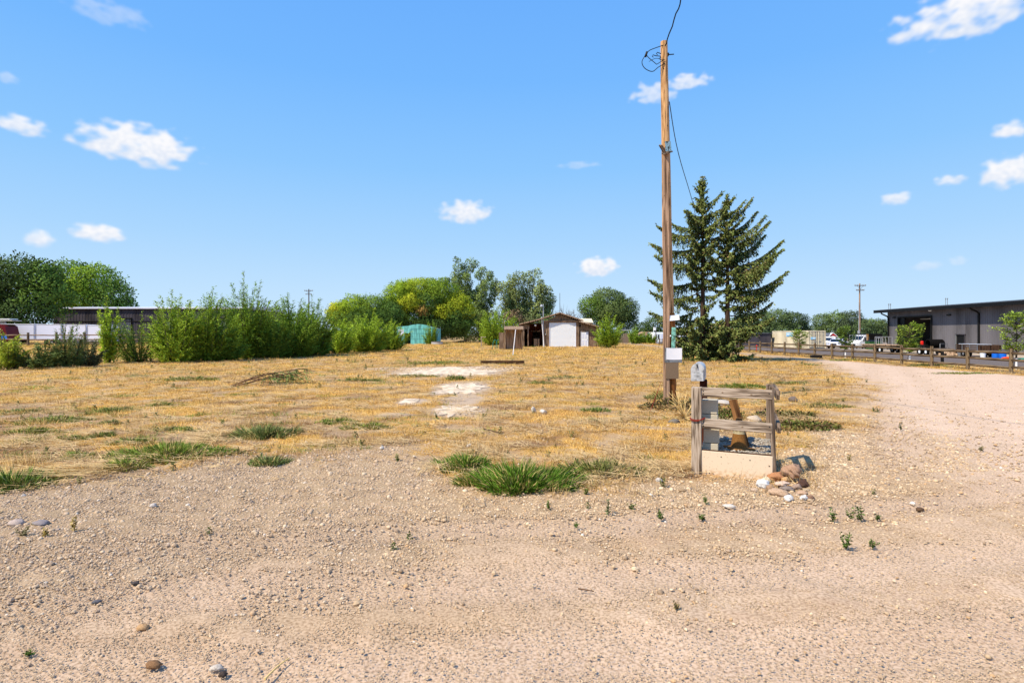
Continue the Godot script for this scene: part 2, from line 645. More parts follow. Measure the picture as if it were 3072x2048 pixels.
	M.line_paint = tinted(Color(0.9, 0.9, 0.9), M.speck, Vector3(0.7, 0.7, 0.7), 0.8, 0.0, true)
	M.bark = wood(Color(0.44, 0.38, 0.33), Vector3(0.8, 0.2, 0.8), 1.5)
	M.bark_dark = wood(Color(0.33, 0.26, 0.22), Vector3(0.8, 0.2, 0.8), 1.5)
	M.twig = wood(Color(0.52, 0.4, 0.3), Vector3(2.0, 0.4, 2.0), 0.5)
	M.straw_twig = mat(Color(0.86, 0.74, 0.5), 0.9)
	M.leaves = leafy(0.55)
	M.needles = leafy(0.25)
	M.grass = leafy(0.5)
	var st := mat(Color.WHITE, 0.95)
	st.vertex_color_use_as_albedo = true
	st.metallic_specular = 0.15
	M.stone = st
	M.stone_rough = tinted(Color.WHITE, M.speck, Vector3(4, 4, 4), 0.95)
	M.stone_rough.vertex_color_use_as_albedo = true

# ---------------------------------------------------------------- ground

func grass_front(x: float) -> float:   # how far from the road the dry grass begins, along x
	var pts := [[-14.0, 5.6], [-7.0, 6.1], [-5.65, 6.26], [-4.86, 6.85], [-4.18, 7.28], [-4.02, 7.9], [-2.47, 7.83], [-1.7, 8.38], [-1.12, 7.77], [-0.8, 6.6], [-0.2, 6.12], [0.52, 6.12], [1.38, 6.46], [2.2, 6.6], [3.2, 6.85], [4.0, 7.9], [4.9, 9.2], [6.0, 10.4], [6.6, 11.7], [9.5, 16.4], [12.0, 20.0], [15.7, 29.8], [18.3, 36.0], [19.5, 60.0], [20.5, 200.0]]
	if x <= pts[0][0]:
		return pts[0][1]
	for k in range(pts.size() - 1):
		if x < pts[k + 1][0]:
			return lerpf(pts[k][1], pts[k + 1][1], (x - pts[k][0]) / (pts[k + 1][0] - pts[k][0]))
	return 400.0


func slab_cover(x: float, z: float) -> float:   # where the old concrete pads lie bare
	var best := 0.0
	for s in [[Vector3(-2.95, 0, -26.27), 3.0, 4.2], [Vector3(-1.59, 0, -17.95), 1.05, 2.6], [Vector3(-1.25, 0, -12.68), 0.75, 1.2], [Vector3(-2.58, 0, -14.24), 0.42, 0.8], [Vector3(-2.43, 0, -11.94), 0.42, 0.4], [Vector3(-1.32, 0, -14.82), 0.6, 1.6]]:
		var e: float = Vector2((x - s[0].x) / s[1], (z - s[0].z) / s[2]).length()
		best = maxf(best, 1.0 - smoothstep(0.72, 1.12, e + 0.35 * soft.get_noise_2d(x * 0.9 + 9.0, z * 0.5)))
	return best


func grassy(x: float, z: float) -> float:   # 1 in the dry grass, 0 on gravel and dirt
	var zz := -z
	var xp := x + 0.023 * z
	var wob := 0.5 * soft.get_noise_2d(x * 0.7, z * 0.7) + 0.35 * fine.get_noise_2d(x * 2.3, z * 2.3)
	var width := 0.6 + zz * 0.03
	var a := smoothstep(-width, width, zz - grass_front(x) + wob * (1.0 + zz * 0.06))
	var far_edge := zz - grass_front(x)
	if x > 6.0:
		a = smoothstep(-0.16 * zz * 0.6, 0.02 * zz, far_edge * 0.6 + wob * zz * 0.12)
	var strip := smoothstep(19.8, 20.8, xp + wob * 0.6) * (1.0 - smoothstep(24.2, 25.0, xp + wob * 0.5))
	a = maxf(a * (1.0 - smoothstep(24.2, 25.0, xp)), strip)
	return a * (1.0 - 0.72 * slab_cover(x, z))


func stony(x: float, z: float) -> float:   # how thick the loose gravel lies
	var zz := -z
	var wob := soft.get_noise_2d(x * 0.5 + 31.0, z * 0.5)
	var d := smoothstep(3.6, 5.4, zz + wob * 1.2 - maxf(0.0, x) * 0.12 + maxf(0.0, -x) * 0.28)
	d *= 1.0 - smoothstep(-0.5, 2.6, x - 3.6 - (zz - 6.0) * 0.5 + wob)
	return clampf(d * (1.0 - 0.75 * track(x, z)), 0.0, 1.0)


func thatch(x: float, z: float) -> float:   # brown matted patches, most of them to the left
	return soft.get_noise_2d(x * 0.33 + 61.0, z * 0.55) * 1.5 + soft.get_noise_2d(x * 1.6 + 7.0, z * 1.6) * 0.9 - 0.02 + 0.45 * smoothstep(-1.0, -6.0, x) * smoothstep(16.0, 9.0, -z)


func track(x: float, z: float) -> float:   # worn wheel tracks across the road and into the drive
	var best := 0.0
	for q in [[2.95, 0.05, 0.012], [3.9, 0.07, 0.014], [5.0, 0.10, 0.02]]:
		var c: float = q[0] + q[1] * x + q[2] * x * x * signf(x)
		best = maxf(best, 1.0 - smoothstep(0.12, 0.42, absf(-z - c + 0.12 * soft.get_noise_2d(x * 0.4, c))))
	for q in [[8.0, 12.0], [9.6, 12.0]]:
		best = maxf(best, (1.0 - smoothstep(0.15, 0.6, absf(x - q[0] - (-z - q[1]) * 0.62))) * smoothstep(6.0, 9.0, -z))
	return best * smoothstep(-6.0, 0.5, x + 1.5 * soft.get_noise_2d(x * 0.5, z * 0.5))


func ground_color(x: float, z: float) -> Color:
	var zz := -z
	var g := grassy(x, z)
	var s := stony(x, z)
	var n1 := soft.get_noise_2d(x * 0.35, z * 0.35)
	var n2 := soft.get_noise_2d(x * 1.6 + 7.0, z * 1.6)
	var n3 := fine.get_noise_2d(x * 6.0, z * 6.0)
	var rut := soft.get_noise_2d(x * 0.12 + z * 0.02, z * 1.1 + x * 0.25)
	var dirt := Color(0.56, 0.405, 0.265).lerp(Color(0.65, 0.495, 0.365), clampf(0.5 + n1 * 0.8 + rut * 0.5, 0, 1))
	dirt = dirt.lerp(Color(0.42, 0.275, 0.165), clampf(rut * 1.6 - 0.15, 0.0, 0.6))
	dirt = dirt.lerp(Color(0.74, 0.57, 0.445), smoothstep(3.0, 9.0, x + n1))
	var grav := Color(0.47, 0.35, 0.22).lerp(Color(0.39, 0.29, 0.185), clampf(0.4 + n1 - x * 0.06, 0, 1))
	dirt = dirt.lerp(Color(0.67, 0.51, 0.385), 0.6 * track(x, z))
	var c := dirt.lerp(grav, s * 0.8)
	var straw := Color(0.64, 0.38, 0.115).lerp(Color(0.51, 0.295, 0.115), clampf(0.42 + n2 * 1.3, 0, 1))
	straw = straw.lerp(Color(0.68, 0.46, 0.16), clampf(n1 * 1.2 + zz * 0.006, 0.0, 0.8))
	straw = straw.lerp(Color(0.29, 0.18, 0.11), clampf(thatch(x, z), 0.0, 0.9))
	straw = straw.lerp(Color(0.55, 0.42, 0.29), clampf(soft.get_noise_2d(x * 0.5 + 400.0, z * 0.8) * 2.2 - 0.35, 0.0, 0.7))
	straw = straw.lerp(Color(0.50, 0.37, 0.24), 0.75 * smoothstep(0.05, 0.35, soft.get_noise_2d(x * 0.8 + 80.0, z * 0.8)))
	c = c.lerp(straw, g)
	c = c.lerp(Color(0.62, 0.52, 0.44), slab_cover(x, z) * 0.6)
	var xp := x + 0.023 * z
	c = c.lerp(Color(0.20, 0.18, 0.17), smoothstep(24.3, 25.2, xp + n2 * 0.4) * 0.8)
	if zz > 160.0:
		c = c.lerp(Color(0.30, 0.24, 0.12), 0.5)
	var l := 1.0 + n3 * 0.12 + n2 * 0.05
	return Color(c.r * l, c.g * l, c.b * l)


func axis_lines(a: float, b: float, fine_a: float, fine_b: float, step: float, grow: float) -> PackedFloat32Array:
	var out := PackedFloat32Array()
	var lo := []
	var p := fine_a
	var d := step
	while p > a:
		lo.append(p)
		d *= grow
		p -= d
	lo.append(a)
	lo.reverse()
	out.append_array(PackedFloat32Array(lo))
	p = fine_a + step
	while p < fine_b:
		out.append(p)
		p += step
	d = step
	while p < b:
		out.append(p)
		d *= grow
		p += d
	out.append(b)
	return out


func make_ground() -> void:
	var xs := axis_lines(-700.0, 700.0, -15.0, 17.0, 0.13, 1.06)
	var zs := axis_lines(-1200.0, 60.0, -22.0, -2.0, 0.13, 1.05)
	var v := PackedVector3Array()
	var c := PackedColorArray()
	var ix := PackedInt32Array()
	for z in zs:
		for x in xs:
			var y := ground_y(x, z)
			y += 0.012 * fine.get_noise_2d(x * 4.0, z * 4.0) * (1.0 - 0.5 * slab_cover(x, z)) - 0.018 * track(x, z)
			v.append(Vector3(x, y, z))
			c.append(ground_color(x, z))
	var w := xs.size()
	for j in range(zs.size() - 1):
		for i in range(w - 1):
			var k := j * w + i
			ix.append_array(PackedInt32Array([k, k + 1, k + w + 1, k, k + w + 1, k + w]))
	var n := PackedVector3Array()
	n.resize(v.size())
	for j in zs.size():
		for i in w:
			var i0 := maxi(i - 1, 0)
			var i1 := mini(i + 1, w - 1)
			var j0 := maxi(j - 1, 0)
			var j1 := mini(j + 1, zs.size() - 1)
			var a := v[j * w + i1] - v[j * w + i0]
			var b := v[j1 * w + i] - v[j0 * w + i]
			n[j * w + i] = b.cross(a).normalized()
	var arr := []
	arr.resize(Mesh.ARRAY_MAX)
	arr[Mesh.ARRAY_VERTEX] = v
	arr[Mesh.ARRAY_NORMAL] = n
	arr[Mesh.ARRAY_COLOR] = c
	arr[Mesh.ARRAY_INDEX] = ix
	var m := ArrayMesh.new()
	m.add_surface_from_arrays(Mesh.PRIMITIVE_TRIANGLES, arr)
	tag(add("ground", m, M.ground), "dry lot of tan dirt, gravel and straw coloured grass", "", "", "structure")
	# asphalt drive of the yard, its white edge line and the paler apron before the long building
	tag(add("asphalt_drive", sheet(25.2, 43.5, 4.0, 330.0, 0.02), M.asphalt), "grey asphalt drive beyond the rail fence", "", "", "structure")
	tag(add("edge_line", sheet(26.4, 26.54, 4.0, 80.0, 0.026), M.line_paint), "white painted line along the asphalt drive", "", "", "structure")
	tag(add("concrete_apron", sheet(43.5, 49.0, 4.0, 90.0, 0.03), M.concrete), "pale concrete apron before the grey metal building", "", "", "structure")


func sheet(x0: float, x1: float, z0: float, z1: float, up: float) -> ArrayMesh:   # a strip that follows the ground, in the yard's axes
	var st := st_new(false)
	var nz := 60
	var nx := maxi(1, int((x1 - x0) / 2.0))
	var pt := func(i, j) -> Vector3:
		var p := site(lerpf(x0, x1, float(i) / nx), lerpf(z0, z1, pow(float(j) / nz, 1.6)))
		return on(p, up)
	for j in nz:
		for i in nx:
			quad(st, pt.call(i, j), pt.call(i, j + 1), pt.call(i + 1, j + 1), pt.call(i + 1, j))
	return st_done(st)


# ---------------------------------------------------------------- grass, litter and gravel (nobody could count these)

func tuft(nb: int, spread: float, tall: float, wide: float, lean: float) -> ArrayMesh:
	var f := Fol.new()
	for i in nb:
		var t := rnd(0, TAU)
		var r := spread * sqrt(rng.randf())
		var p := Vector3(cos(t) * r, -0.02, sin(t) * r)
		var d := Vector3(cos(t) * rnd(-0.3, 1.0) * lean + rnd(-0.3, 0.3) * lean, 1.0, sin(t) * rnd(-0.3, 1.0) * lean + rnd(-0.3, 0.3) * lean).normalized()
		var l := tall * rnd(0.45, 1.0)
		var side := d.cross(rdir()).normalized() * wide * rnd(0.6, 1.2)
		var sh := rnd(0.7, 1.15)
		var n := (Vector3.UP * 0.75 + rdir() * 0.5).normalized()
		f.blade(p, d * l, side, n, Color(sh, sh * 0.97, sh * 0.9), Color(sh * 1.1, sh * 1.08, sh))
	return f.mesh()


func make_grass_and_gravel() -> void:
	var dry := []
	for k in 4:
		dry.append(tuft(22, 0.075, 0.10, 0.0035, 1.3))
	var xfs := [[], [], [], []]
	var cols := [PackedColorArray(), PackedColorArray(), PackedColorArray(), PackedColorArray()]
	# near grass, then sparser and larger tufts as the field runs back
	for band in [[5.0, 10.0, 130.0, 0.9], [10.0, 18.0, 60.0, 1.2], [18.0, 34.0, 17.0, 2.0], [34.0, 64.0, 5.0, 3.2], [64.0, 125.0, 1.3, 5.0]]:
		var z0: float = band[0]
		var z1: float = band[1]
		var half := z1 * 0.98 + 1.0
		var count := int(2.0 * half * (z1 - z0) * band[2])
		for i in count:
			var z := -rnd(z0, z1)
			var x := rnd(-half, half)
			if absf(x) > -z * 0.97 + 1.0:
				continue
			var g := grassy(x, z)
			var n2 := soft.get_noise_2d(x * 1.6 + 7.0, z * 1.6)
			var n1 := soft.get_noise_2d(x * 0.35, z * 0.35)
			var bare := smoothstep(0.05, 0.35, soft.get_noise_2d(x * 0.8 + 80.0, z * 0.8))
			if rng.randf() > g * g * (1.0 - 0.8 * bare) * (1.0 - 0.55 * clampf(thatch(x, z), 0.0, 1.0)):
				continue
			if z > -24.0 and Vector2((x - 2.75) / 0.75, (z + 7.35) / 0.75).length() < 0.9:
				continue
			var c := Color(0.84, 0.54, 0.17).lerp(Color(0.92, 0.65, 0.26), rng.randf())
			c = c.lerp(Color(0.86, 0.57, 0.16), clampf(0.3 + n1 + -z * 0.006, 0.0, 0.9))
			c = c.lerp(Color(0.40, 0.26, 0.14), clampf(thatch(x, z), 0.0, 0.9))
			var green := soft.get_noise_2d(x * 0.5 + 300.0, z * 0.5) + 0.25 * fine.get_noise_2d(x * 3.0, z * 3.0) - (0.21 if x < 0.0 else 0.33) + 0.2 * smoothstep(-1.0, -4.0, x) * smoothstep(15.0, 9.0, -z)
			if green > 0.0 and rng.randf() < 0.75:
				c = c.lerp(Color(0.19, 0.30, 0.06), clampf(green * 6.0, 0.0, 0.95))
			var l := rnd(0.6, 1.2)
			var sc: float = band[3] * rnd(0.6, 1.3) * (0.7 + 0.6 * g)
			var fl := (rnd(0.25, 0.8) if z > -18.0 else rnd(0.35, 0.7)) * (0.65 + 1.1 * maxf(0.0, fine.get_noise_2d(x * 1.7, z * 1.7) + 0.25))
			var b := Basis(Vector3.UP, rnd(0, TAU)).scaled(Vector3(sc, sc * fl, sc))
			var k := rng.randi() % 4
			xfs[k].append(Transform3D(b, on(Vector3(x, 0, z))))
			cols[k].append(Color(c.r * l, c.g * l, c.b * l))
	for k in 4:
		tag(copies("dry_grass", dry[k], M.grass, xfs[k], cols[k]), "short straw coloured dry grass over the field", "", "", "stuff")
	# dead stems that still stand, in drifts
	var stems := tuft(16, 0.10, 0.30, 0.003, 0.7)
	var sx := []
	var sc2 := PackedColorArray()
	for i in 15000:
		var z := -5.6 - 30.0 * pow(rng.randf(), 1.6)
		var x := rnd(-1, 1) * (-z * 0.95 + 0.5)
		var drift := soft.get_noise_2d(x * 0.7 + 500.0, z * 0.7) + 0.5 * fine.get_noise_2d(x * 2.0, z * 2.0)
		if rng.randf() > grassy(x, z) * clampf(drift * 2.2 - 0.1, 0.0, 1.0) or (absf(x - 2.75) < 0.6 and absf(z + 7.2) < 0.6):
			continue
		var s := rnd(0.45, 1.1)
		var l := rnd(0.7, 1.15)
		sx.append(Transform3D(Basis(Vector3.UP, rnd(0, TAU)).scaled(Vector3(s, s * rnd(0.5, 1.0), s)), on(Vector3(x, 0, z))))
		var c := Color(0.80, 0.58, 0.26).lerp(Color(0.58, 0.38, 0.19), rng.randf())
		sc2.append(Color(c.r * l, c.g * l, c.b * l))
	tag(copies("dead_stems", stems, M.grass, sx, sc2), "taller dead straw stems standing in drifts over the field", "", "", "stuff")
	# straw that lies flat
	var litter := Fol.new()
	for i in 14:
		var t := rnd(0, TAU)
		var d := Vector3(cos(t), rnd(-0.05, 0.16), sin(t))
		var p := Vector3(rnd(-0.12, 0.12), rnd(0.004, 0.03), rnd(-0.12, 0.12))
		var sh := rnd(0.75, 1.15)
		litter.blade(p, d * rnd(0.08, 0.26), Vector3(-sin(t), 0.25, cos(t)) * 0.003, Vector3.UP, Color(sh, sh, sh), Color(sh, sh, sh))
	var lm := litter.mesh()
	var lx := []
	var lc := PackedColorArray()
	for i in 24000:
		var z := -5.0 - 34.0 * pow(rng.randf(), 1.8)
		var x := rnd(-1, 1) * (-z * 0.95 + 0.5)
		if rng.randf() > grassy(x, z) + 0.004:
			continue
		var pile := soft.get_noise_2d(x * 0.6 + 160.0, z * 0.9)
		if rng.randf() > 0.22 + pile * 1.9:
			continue
		var c := Color(0.74, 0.55, 0.28).lerp(Color(0.46, 0.31, 0.17), rng.randf() * rng.randf() * 1.2)
		var sc := rnd(0.7, 1.5) * (1.0 + -z * 0.03)
		lx.append(Transform3D(Basis(Vector3.UP, rnd(0, TAU)).scaled(Vector3(sc, sc, sc)), on(Vector3(x, 0, z), 0.008)))
		lc.append(c)
	tag(copies("straw_litter", lm, M.grass, lx, lc), "loose cut straw lying over the dry grass", "", "", "stuff")
	# loose gravel
	var peb := []
	for k in 4:
		peb.append(pebble(k))
	var px := [[], [], [], []]
	var pc := [PackedColorArray(), PackedColorArray(), PackedColorArray(), PackedColorArray()]
	var put := func(x: float, z: float, s: float) -> void:
		var k := rng.randi() % 4
		var b := Basis.from_euler(Vector3(rnd(-0.4, 0.4), rnd(0, TAU), rnd(-0.4, 0.4))).scaled(Vector3(1, rnd(0.55, 0.9), 1) * s)
		px[k].append(Transform3D(b, on(Vector3(x, 0, z), s * 0.18)))
		var t := rng.randf()
		var c := Color(0.55, 0.405, 0.26)
		if t < 0.14:
			c = Color(0.66, 0.52, 0.36)
		elif t < 0.30:
			c = Color(0.34, 0.245, 0.165)
		elif t < 0.40:
			c = Color(0.44, 0.325, 0.235)
		elif t < 0.41:
			c = Color(0.24, 0.20, 0.18)
		elif t < 0.50:
			c = Color(0.52, 0.34, 0.19)
		elif t < 0.508:
			c = Color(0.74, 0.68, 0.60)
		if x < -1.0:
			c = c.lerp(Color(0.46, 0.35, 0.27), 0.3)
		var l := rnd(0.82, 1.15)
		pc[k].append(Color(c.r * l, c.g * l, c.b * l))
	for i in 230000:
		var z := -2.4 - 9.5 * pow(rng.randf(), 1.15)
		var x := rnd(-1, 1) * (-z * 0.95 + 0.4)
		var s := stony(x, z)
		var g := grassy(x, z)
		if rng.randf() > (s * 0.97 + 0.008) * (1.0 - g * 0.93):
			continue
		var size := 0.0045 + 0.0085 * pow(rng.randf(), 2.4)
		if rng.randf() < 0.016:
			size = rnd(0.014, 0.024)
		put.call(x, z, size * (1.0 + maxf(0.0, -z - 4.0) * 0.07))
	for i in 16000:   # thin scatter over the bare dirt
		var z := -2.4 - 5.0 * pow(rng.randf(), 1.3)
		var x := rnd(-1, 1) * (-z * 0.95 + 0.4)
		var clump := 0.5 + soft.get_noise_2d(x * 1.2 + 5.0, z * 1.2) * 1.3
		if grassy(x, z) > 0.4 or rng.randf() > clump * (1.0 - 0.8 * track(x, z)):
			continue
		put.call(x, z, 0.0035 + 0.010 * pow(rng.randf(), 5.0))
	for i in 90000:   # grit
		var z := -2.4 - 4.2 * pow(rng.randf(), 1.3)
		var x := rnd(-1, 1) * (-z * 0.95 + 0.3)
		if grassy(x, z) > 0.4 or rng.randf() < 0.5 * track(x, z):
			continue
		var k := rng.randi() % 4
		var s := rnd(0.0025, 0.0055)
		px[k].append(Transform3D(Basis.from_euler(Vector3(rnd(-0.5, 0.5), rnd(0, TAU), 0)).scaled(Vector3(s, s * 0.7, s)), on(Vector3(x, 0, z), 0.001)))
		var l := rnd(0.6, 1.15)
		pc[k].append(Color(0.56 * l, 0.42 * l, 0.28 * l))
	for i in 4000:   # sparse over the dirt drive
		var z := -7.0 - 26.0 * pow(rng.randf(), 1.4)
		var x := rnd(3.5, -z * 0.95)
		if grassy(x, z) > 0.5:
			continue
		put.call(x, z, rnd(0.008, 0.022))
	# rubble beside the old concrete pads
	for i in 700:
		var e := rdir() * 0.5
		var q: Vector3 = Vector3(-5.52, 0, -27.52) + Vector3(e.x * 3.2, 0, e.z * 2.6)
		put.call(q.x, q.z, rnd(0.025, 0.06))
	for i in 500:
		var e := rdir() * 0.5
		var q: Vector3 = Vector3(-1.02, 0, -28.33) + Vector3(e.x * 3.0, 0, e.z * 3.4)
		put.call(q.x, q.z, rnd(0.03, 0.06))
	for k in 4:
		tag(copies("gravel", peb[k], M.stone, px[k], pc[k]), "loose beige and grey gravel over the dirt", "", "", "stuff")


func pebble(k: int) -> ArrayMesh:
	var st := st_new(k % 2 == 0)
	var pts := []
	var rows := [[-0.75, 0.6, 5], [0.0, 1.0, 6], [0.75, 0.55, 5]]
	var nz := 6
	for r in rows:
		var ring := []
		for i in nz:
			var t: float = TAU * i / nz + rnd(-0.25, 0.25)
			var rr: float = r[1] * rnd(0.8, 1.12)
			ring.append(Vector3(cos(t) * rr * (1.25 if k < 2 else 1.0), r[0] * rnd(0.8, 1.0), sin(t) * rr))
		pts.append(ring)
	for j in 2:
		for i in nz:
			quad(st, pts[j][i], pts[j + 1][i], pts[j + 1][(i + 1) % nz], pts[j][(i + 1) % nz])
	var top := Vector3(0, 0.95, 0)
	for i in nz:
		tri(st, pts[2][i], top, pts[2][(i + 1) % nz])
	return st_done(st)

# ---------------------------------------------------------------- plants

func shade(c: Color, k: float) -> Color:
	return Color(c.r * k, c.g * k, c.b * k)


# blobs: [centre, radii, colour]; leaves fill a ragged shell of each blob
func fill_blob(f: Fol, ctr: Vector3, rad: Vector3, col: Color, leaf: float, cover: float, gap: float, droop := 0.0, sd := 0.0) -> void:
	var area := 4.0 * PI * pow((pow(rad.x * rad.y, 1.6) + pow(rad.x * rad.z, 1.6) + pow(rad.y * rad.z, 1.6)) / 3.0, 1.0 / 1.6)
	var count := int(area * cover / (leaf * leaf * 0.28))
	var fr := 1.9 / maxf(rad.x, rad.y)
	for i in count:
		var d := rdir()
		var q := ctr + Vector3(d.x * rad.x, d.y * rad.y, d.z * rad.z)
		var lump := lumps.get_noise_3d(q.x * fr + sd, q.y * fr, q.z * fr)
		var lump2 := lumps.get_noise_3d(q.x * fr * 3.1 + sd, q.y * fr * 3.1, q.z * fr * 3.1)
		if lump2 < -1.0 + gap or lump * 0.6 + lump2 < -0.62 + gap * 0.5:
			continue
		var r := (1.0 - pow(rng.randf(), 2.0) * 0.5) * (1.0 + 0.36 * lump + 0.24 * lump2)
		var p := ctr + Vector3(d.x * rad.x, d.y * rad.y, d.z * rad.z) * r
		var along := (rdir() + d * 0.5 + Vector3.DOWN * droop).normalized()
		var side := along.cross(rdir()).normalized()
		var l := leaf * rnd(0.6, 1.35)
		var n := side.cross(along).normalized()
		if n.dot(d) < 0.0:
			n = -n
		n = (n * 0.7 + d * 0.9 + Vector3.UP * 0.15).normalized()
		var k := rnd(0.84, 1.16) * (1.0 + lump * 0.35)
		var cc := shade(col, k * 1.5)
		cc.r *= rnd(0.9, 1.12)
		f.leaf(p, along * l, side * l * rnd(0.24, 0.36), n, cc)


func limb_path(a: Vector3, b: Vector3, bend: float, steps := 5) -> Array:
	var out := []
	var off := rdir() * bend
	for i in range(steps + 1):
		var t := float(i) / steps
		out.append(a.lerp(b, t) + off * sin(t * PI))
	return out


func taper(n: int, a: float, b: float) -> Array:
	var out := []
	for i in n:
		out.append(lerpf(a, b, float(i) / (n - 1)))
	return out


func broad_tree(called: String, label: String, at: Vector3, tall: float, trunk_r: float, blobs: Array, leaf: float, cover: float, gap: float, group := "", droop := 0.0, bark: Material = null) -> Node3D:
	var t := thing(called, label, "tree", on(at), 0.0, group)
	var st := st_new(false)
	var fork := tall * 0.28
	st_tube(st, [Vector3(0, -0.2, 0), Vector3(0.05, fork * 0.5, 0), Vector3(0, fork, 0)], [trunk_r * 1.3, trunk_r, trunk_r * 0.85], 9)
	var f := Fol.new()
	var k := 0
	for b in blobs:
		var c: Vector3 = b[0]
		var root := Vector3(0, minf(fork * rnd(0.7, 1.0), c.y * 0.7), 0)
		var pth := limb_path(root, c + Vector3(0, b[1].y * 0.3, 0), 0.12 * c.length() * 0.5)
		st_tube(st, pth, taper(pth.size(), trunk_r * 0.55, trunk_r * 0.12), 6)
		for j in 5:
			var p: Vector3 = pth[2 + j % 3]
			var e: Vector3 = c + rdir() * b[1] * 0.85
			var q := limb_path(p, e, 0.25, 3)
			st_tube(st, q, taper(q.size(), trunk_r * 0.2, trunk_r * 0.04), 5)
		fill_blob(f, c, b[1], b[2], leaf, cover, gap, droop, k * 13.0 + at.x)
		k += 1
	add("trunk", st_done(st), bark if bark else M.bark_dark, t)
	add("crown", f.mesh(), M.leaves, t)
	return t


func elm_shrub(called: String, label: String, at: Vector3, tall: float, wide: float, shoots: int, col: Color, leaf: float, low: float, group := "", bushy := 1.0, kind := "shrub") -> void:
	# a thicket of long shoots: each rises, leans out and carries side shoots with two rows of leaves
	var t := thing(called, label, kind, on(at), 0.0, group)
	var st := st_new(false)
	var f := Fol.new()
	for s in shoots:
		var a := rnd(0, TAU)
		var out := pow(rng.randf(), 0.6)
		var base := Vector3(cos(a), 0, sin(a)) * out * wide * 0.28
		base.y = -0.05
		var h := tall * (1.0 - 0.42 * out * out) * (rnd(0.78, 1.0) if s % 2 == 0 else rnd(0.5, 0.9))
		if s == 0:
			h = tall
			out = 0.15
		var tip := Vector3(cos(a) * out * wide * 0.52, h, sin(a) * out * wide * 0.52)
		var mid := base.lerp(tip, 0.5) + Vector3(-cos(a), 0.0, -sin(a)) * out * wide * 0.06 + Vector3(rnd(-0.1, 0.1), h * 0.08, rnd(-0.1, 0.1))
		var prev := base
		var steps := 12
		var pth := [base]
		for i in range(1, steps + 1):
			var u := float(i) / steps
			var p := base * (1 - u) * (1 - u) + mid * 2.0 * u * (1 - u) + tip * u * u
			p += Vector3(cos(a), -0.5, sin(a)) * pow(u, 4.0) * wide * 0.06
			pth.append(p)
			var d := (p - prev).normalized()
			var body := sin(PI * clampf(u * 0.95 + 0.05, 0, 1))
			if u > low:
				var side_n := int(round(2.6 * bushy * (1.15 - u * 0.6)))
				for j in side_n:
					var sd := (rdir() * Vector3(0.8, 0.25, 0.8) + d * 1.0 + Vector3(cos(a), 0.1, sin(a)) * 0.45).normalized()
					var sl := wide * 0.22 * (1.08 - u) * rnd(0.5, 1.2) + leaf * 1.5
					var o := prev.lerp(p, rng.randf())
					_shoot(f, o, sd, sl, leaf, col, 0.25)
			_shoot(f, prev, d, (p - prev).length() * 1.1, leaf, col, 0.0)
			prev = p
		if s % 3 == 0:
			st_tube(st, [Vector3(pth[0].x * 0.1, -0.05, pth[0].z * 0.1), pth[4], pth[8], pth[12]], [0.02 + tall * 0.005, 0.02 + tall * 0.003, 0.012, 0.005], 5)
	add("stems", st_done(st), M.bark, t).set_meta("kind", "stuff")
	add("foliage", f.mesh(), M.leaves, t)


func _shoot(f: Fol, o: Vector3, d: Vector3, length: float, leaf: float, col: Color, sag: float) -> void:
	var n := maxi(2, int(length / (leaf * 0.36)))
	var cross := d.cross(Vector3.UP + rdir() * 0.4).normalized()
	var tint := rnd(0.55, 1.4)
	for i in n:
		var u := float(i) / n
		var p := o + d * length * u - Vector3(0, sag * length * u * u, 0)
		var s := 1.0 if i % 2 == 0 else -1.0
		var al := (cross * s + d * 0.7 + rdir() * 0.45).normalized()
		var l := leaf * rnd(0.6, 1.1) * (1.1 - 0.4 * u)
		var sdv := al.cross(Vector3.UP + rdir() * 0.5).normalized()
		var nn := (sdv.cross(al)).normalized()
		if nn.y < 0.0:
			nn = -nn
		var c := shade(col, tint * rnd(0.8, 1.2) * 1.45)
		f.leaf(p, al * l, sdv * l * 0.26, (nn + Vector3(0, 0.15, 0)).normalized(), c)


func spruce(label: String, at: Vector3, tall: float, sd: int, limbs: Array, reach_at: Callable) -> void:
	# limbs swing out and lift at the tip; short twigs hang from them like a fringe
	var t := thing("spruce_tree", label, "spruce tree", on(at), 0.0, "spruces by the dirt drive")
	rng.seed = sd
	var f := Fol.new()
	var st := st_new(false)
	var tr := []
	var rr := []
	for i in 9:
		var u := i / 8.0
		tr.append(Vector3(sin(u * 3.0) * 0.06, u * tall * 0.985 - 0.1, cos(u * 2.0) * 0.05))
		rr.append(lerpf(0.21, 0.02, pow(u, 0.9)))
	st_tube(st, tr, rr, 9)
	var y := 0.35
	while y < tall * 0.99:
		var u := y / tall
		var whorl := (3 if u > 0.24 and u < 0.5 else 4) if u > 0.24 else 5
		var a0 := rnd(0, TAU)
		for k in whorl:
			var a := a0 + TAU * k / whorl + rnd(-0.3, 0.3)
			var reach: float = reach_at.call(u, a) * rnd(0.6, 1.05)
			if reach < 0.12:
				continue
			_spruce_limb(f, st, y + rnd(-0.15, 0.15), a, reach, u, tall)
		y += (0.36 if u < 0.24 else 0.7 if u < 0.46 else lerpf(0.56, 0.32, u)) * rnd(0.8, 1.2)
	for l in limbs:   # the long limbs one can tell apart
		_spruce_limb(f, st, l[0], l[1], l[2], l[0] / tall, tall, l[3])
	# the leader
	for i in 26:
		var p := Vector3(0.06, tall * (0.955 + 0.045 * i / 26.0), 0.0)
		_needle_twig(f, p, (rdir() + Vector3.UP * 0.8).normalized(), rnd(0.14, 0.26), 4, 1.0)
	add("trunk", st_done(st), M.bark_dark, t)
	add("crown", f.mesh(), M.needles, t)


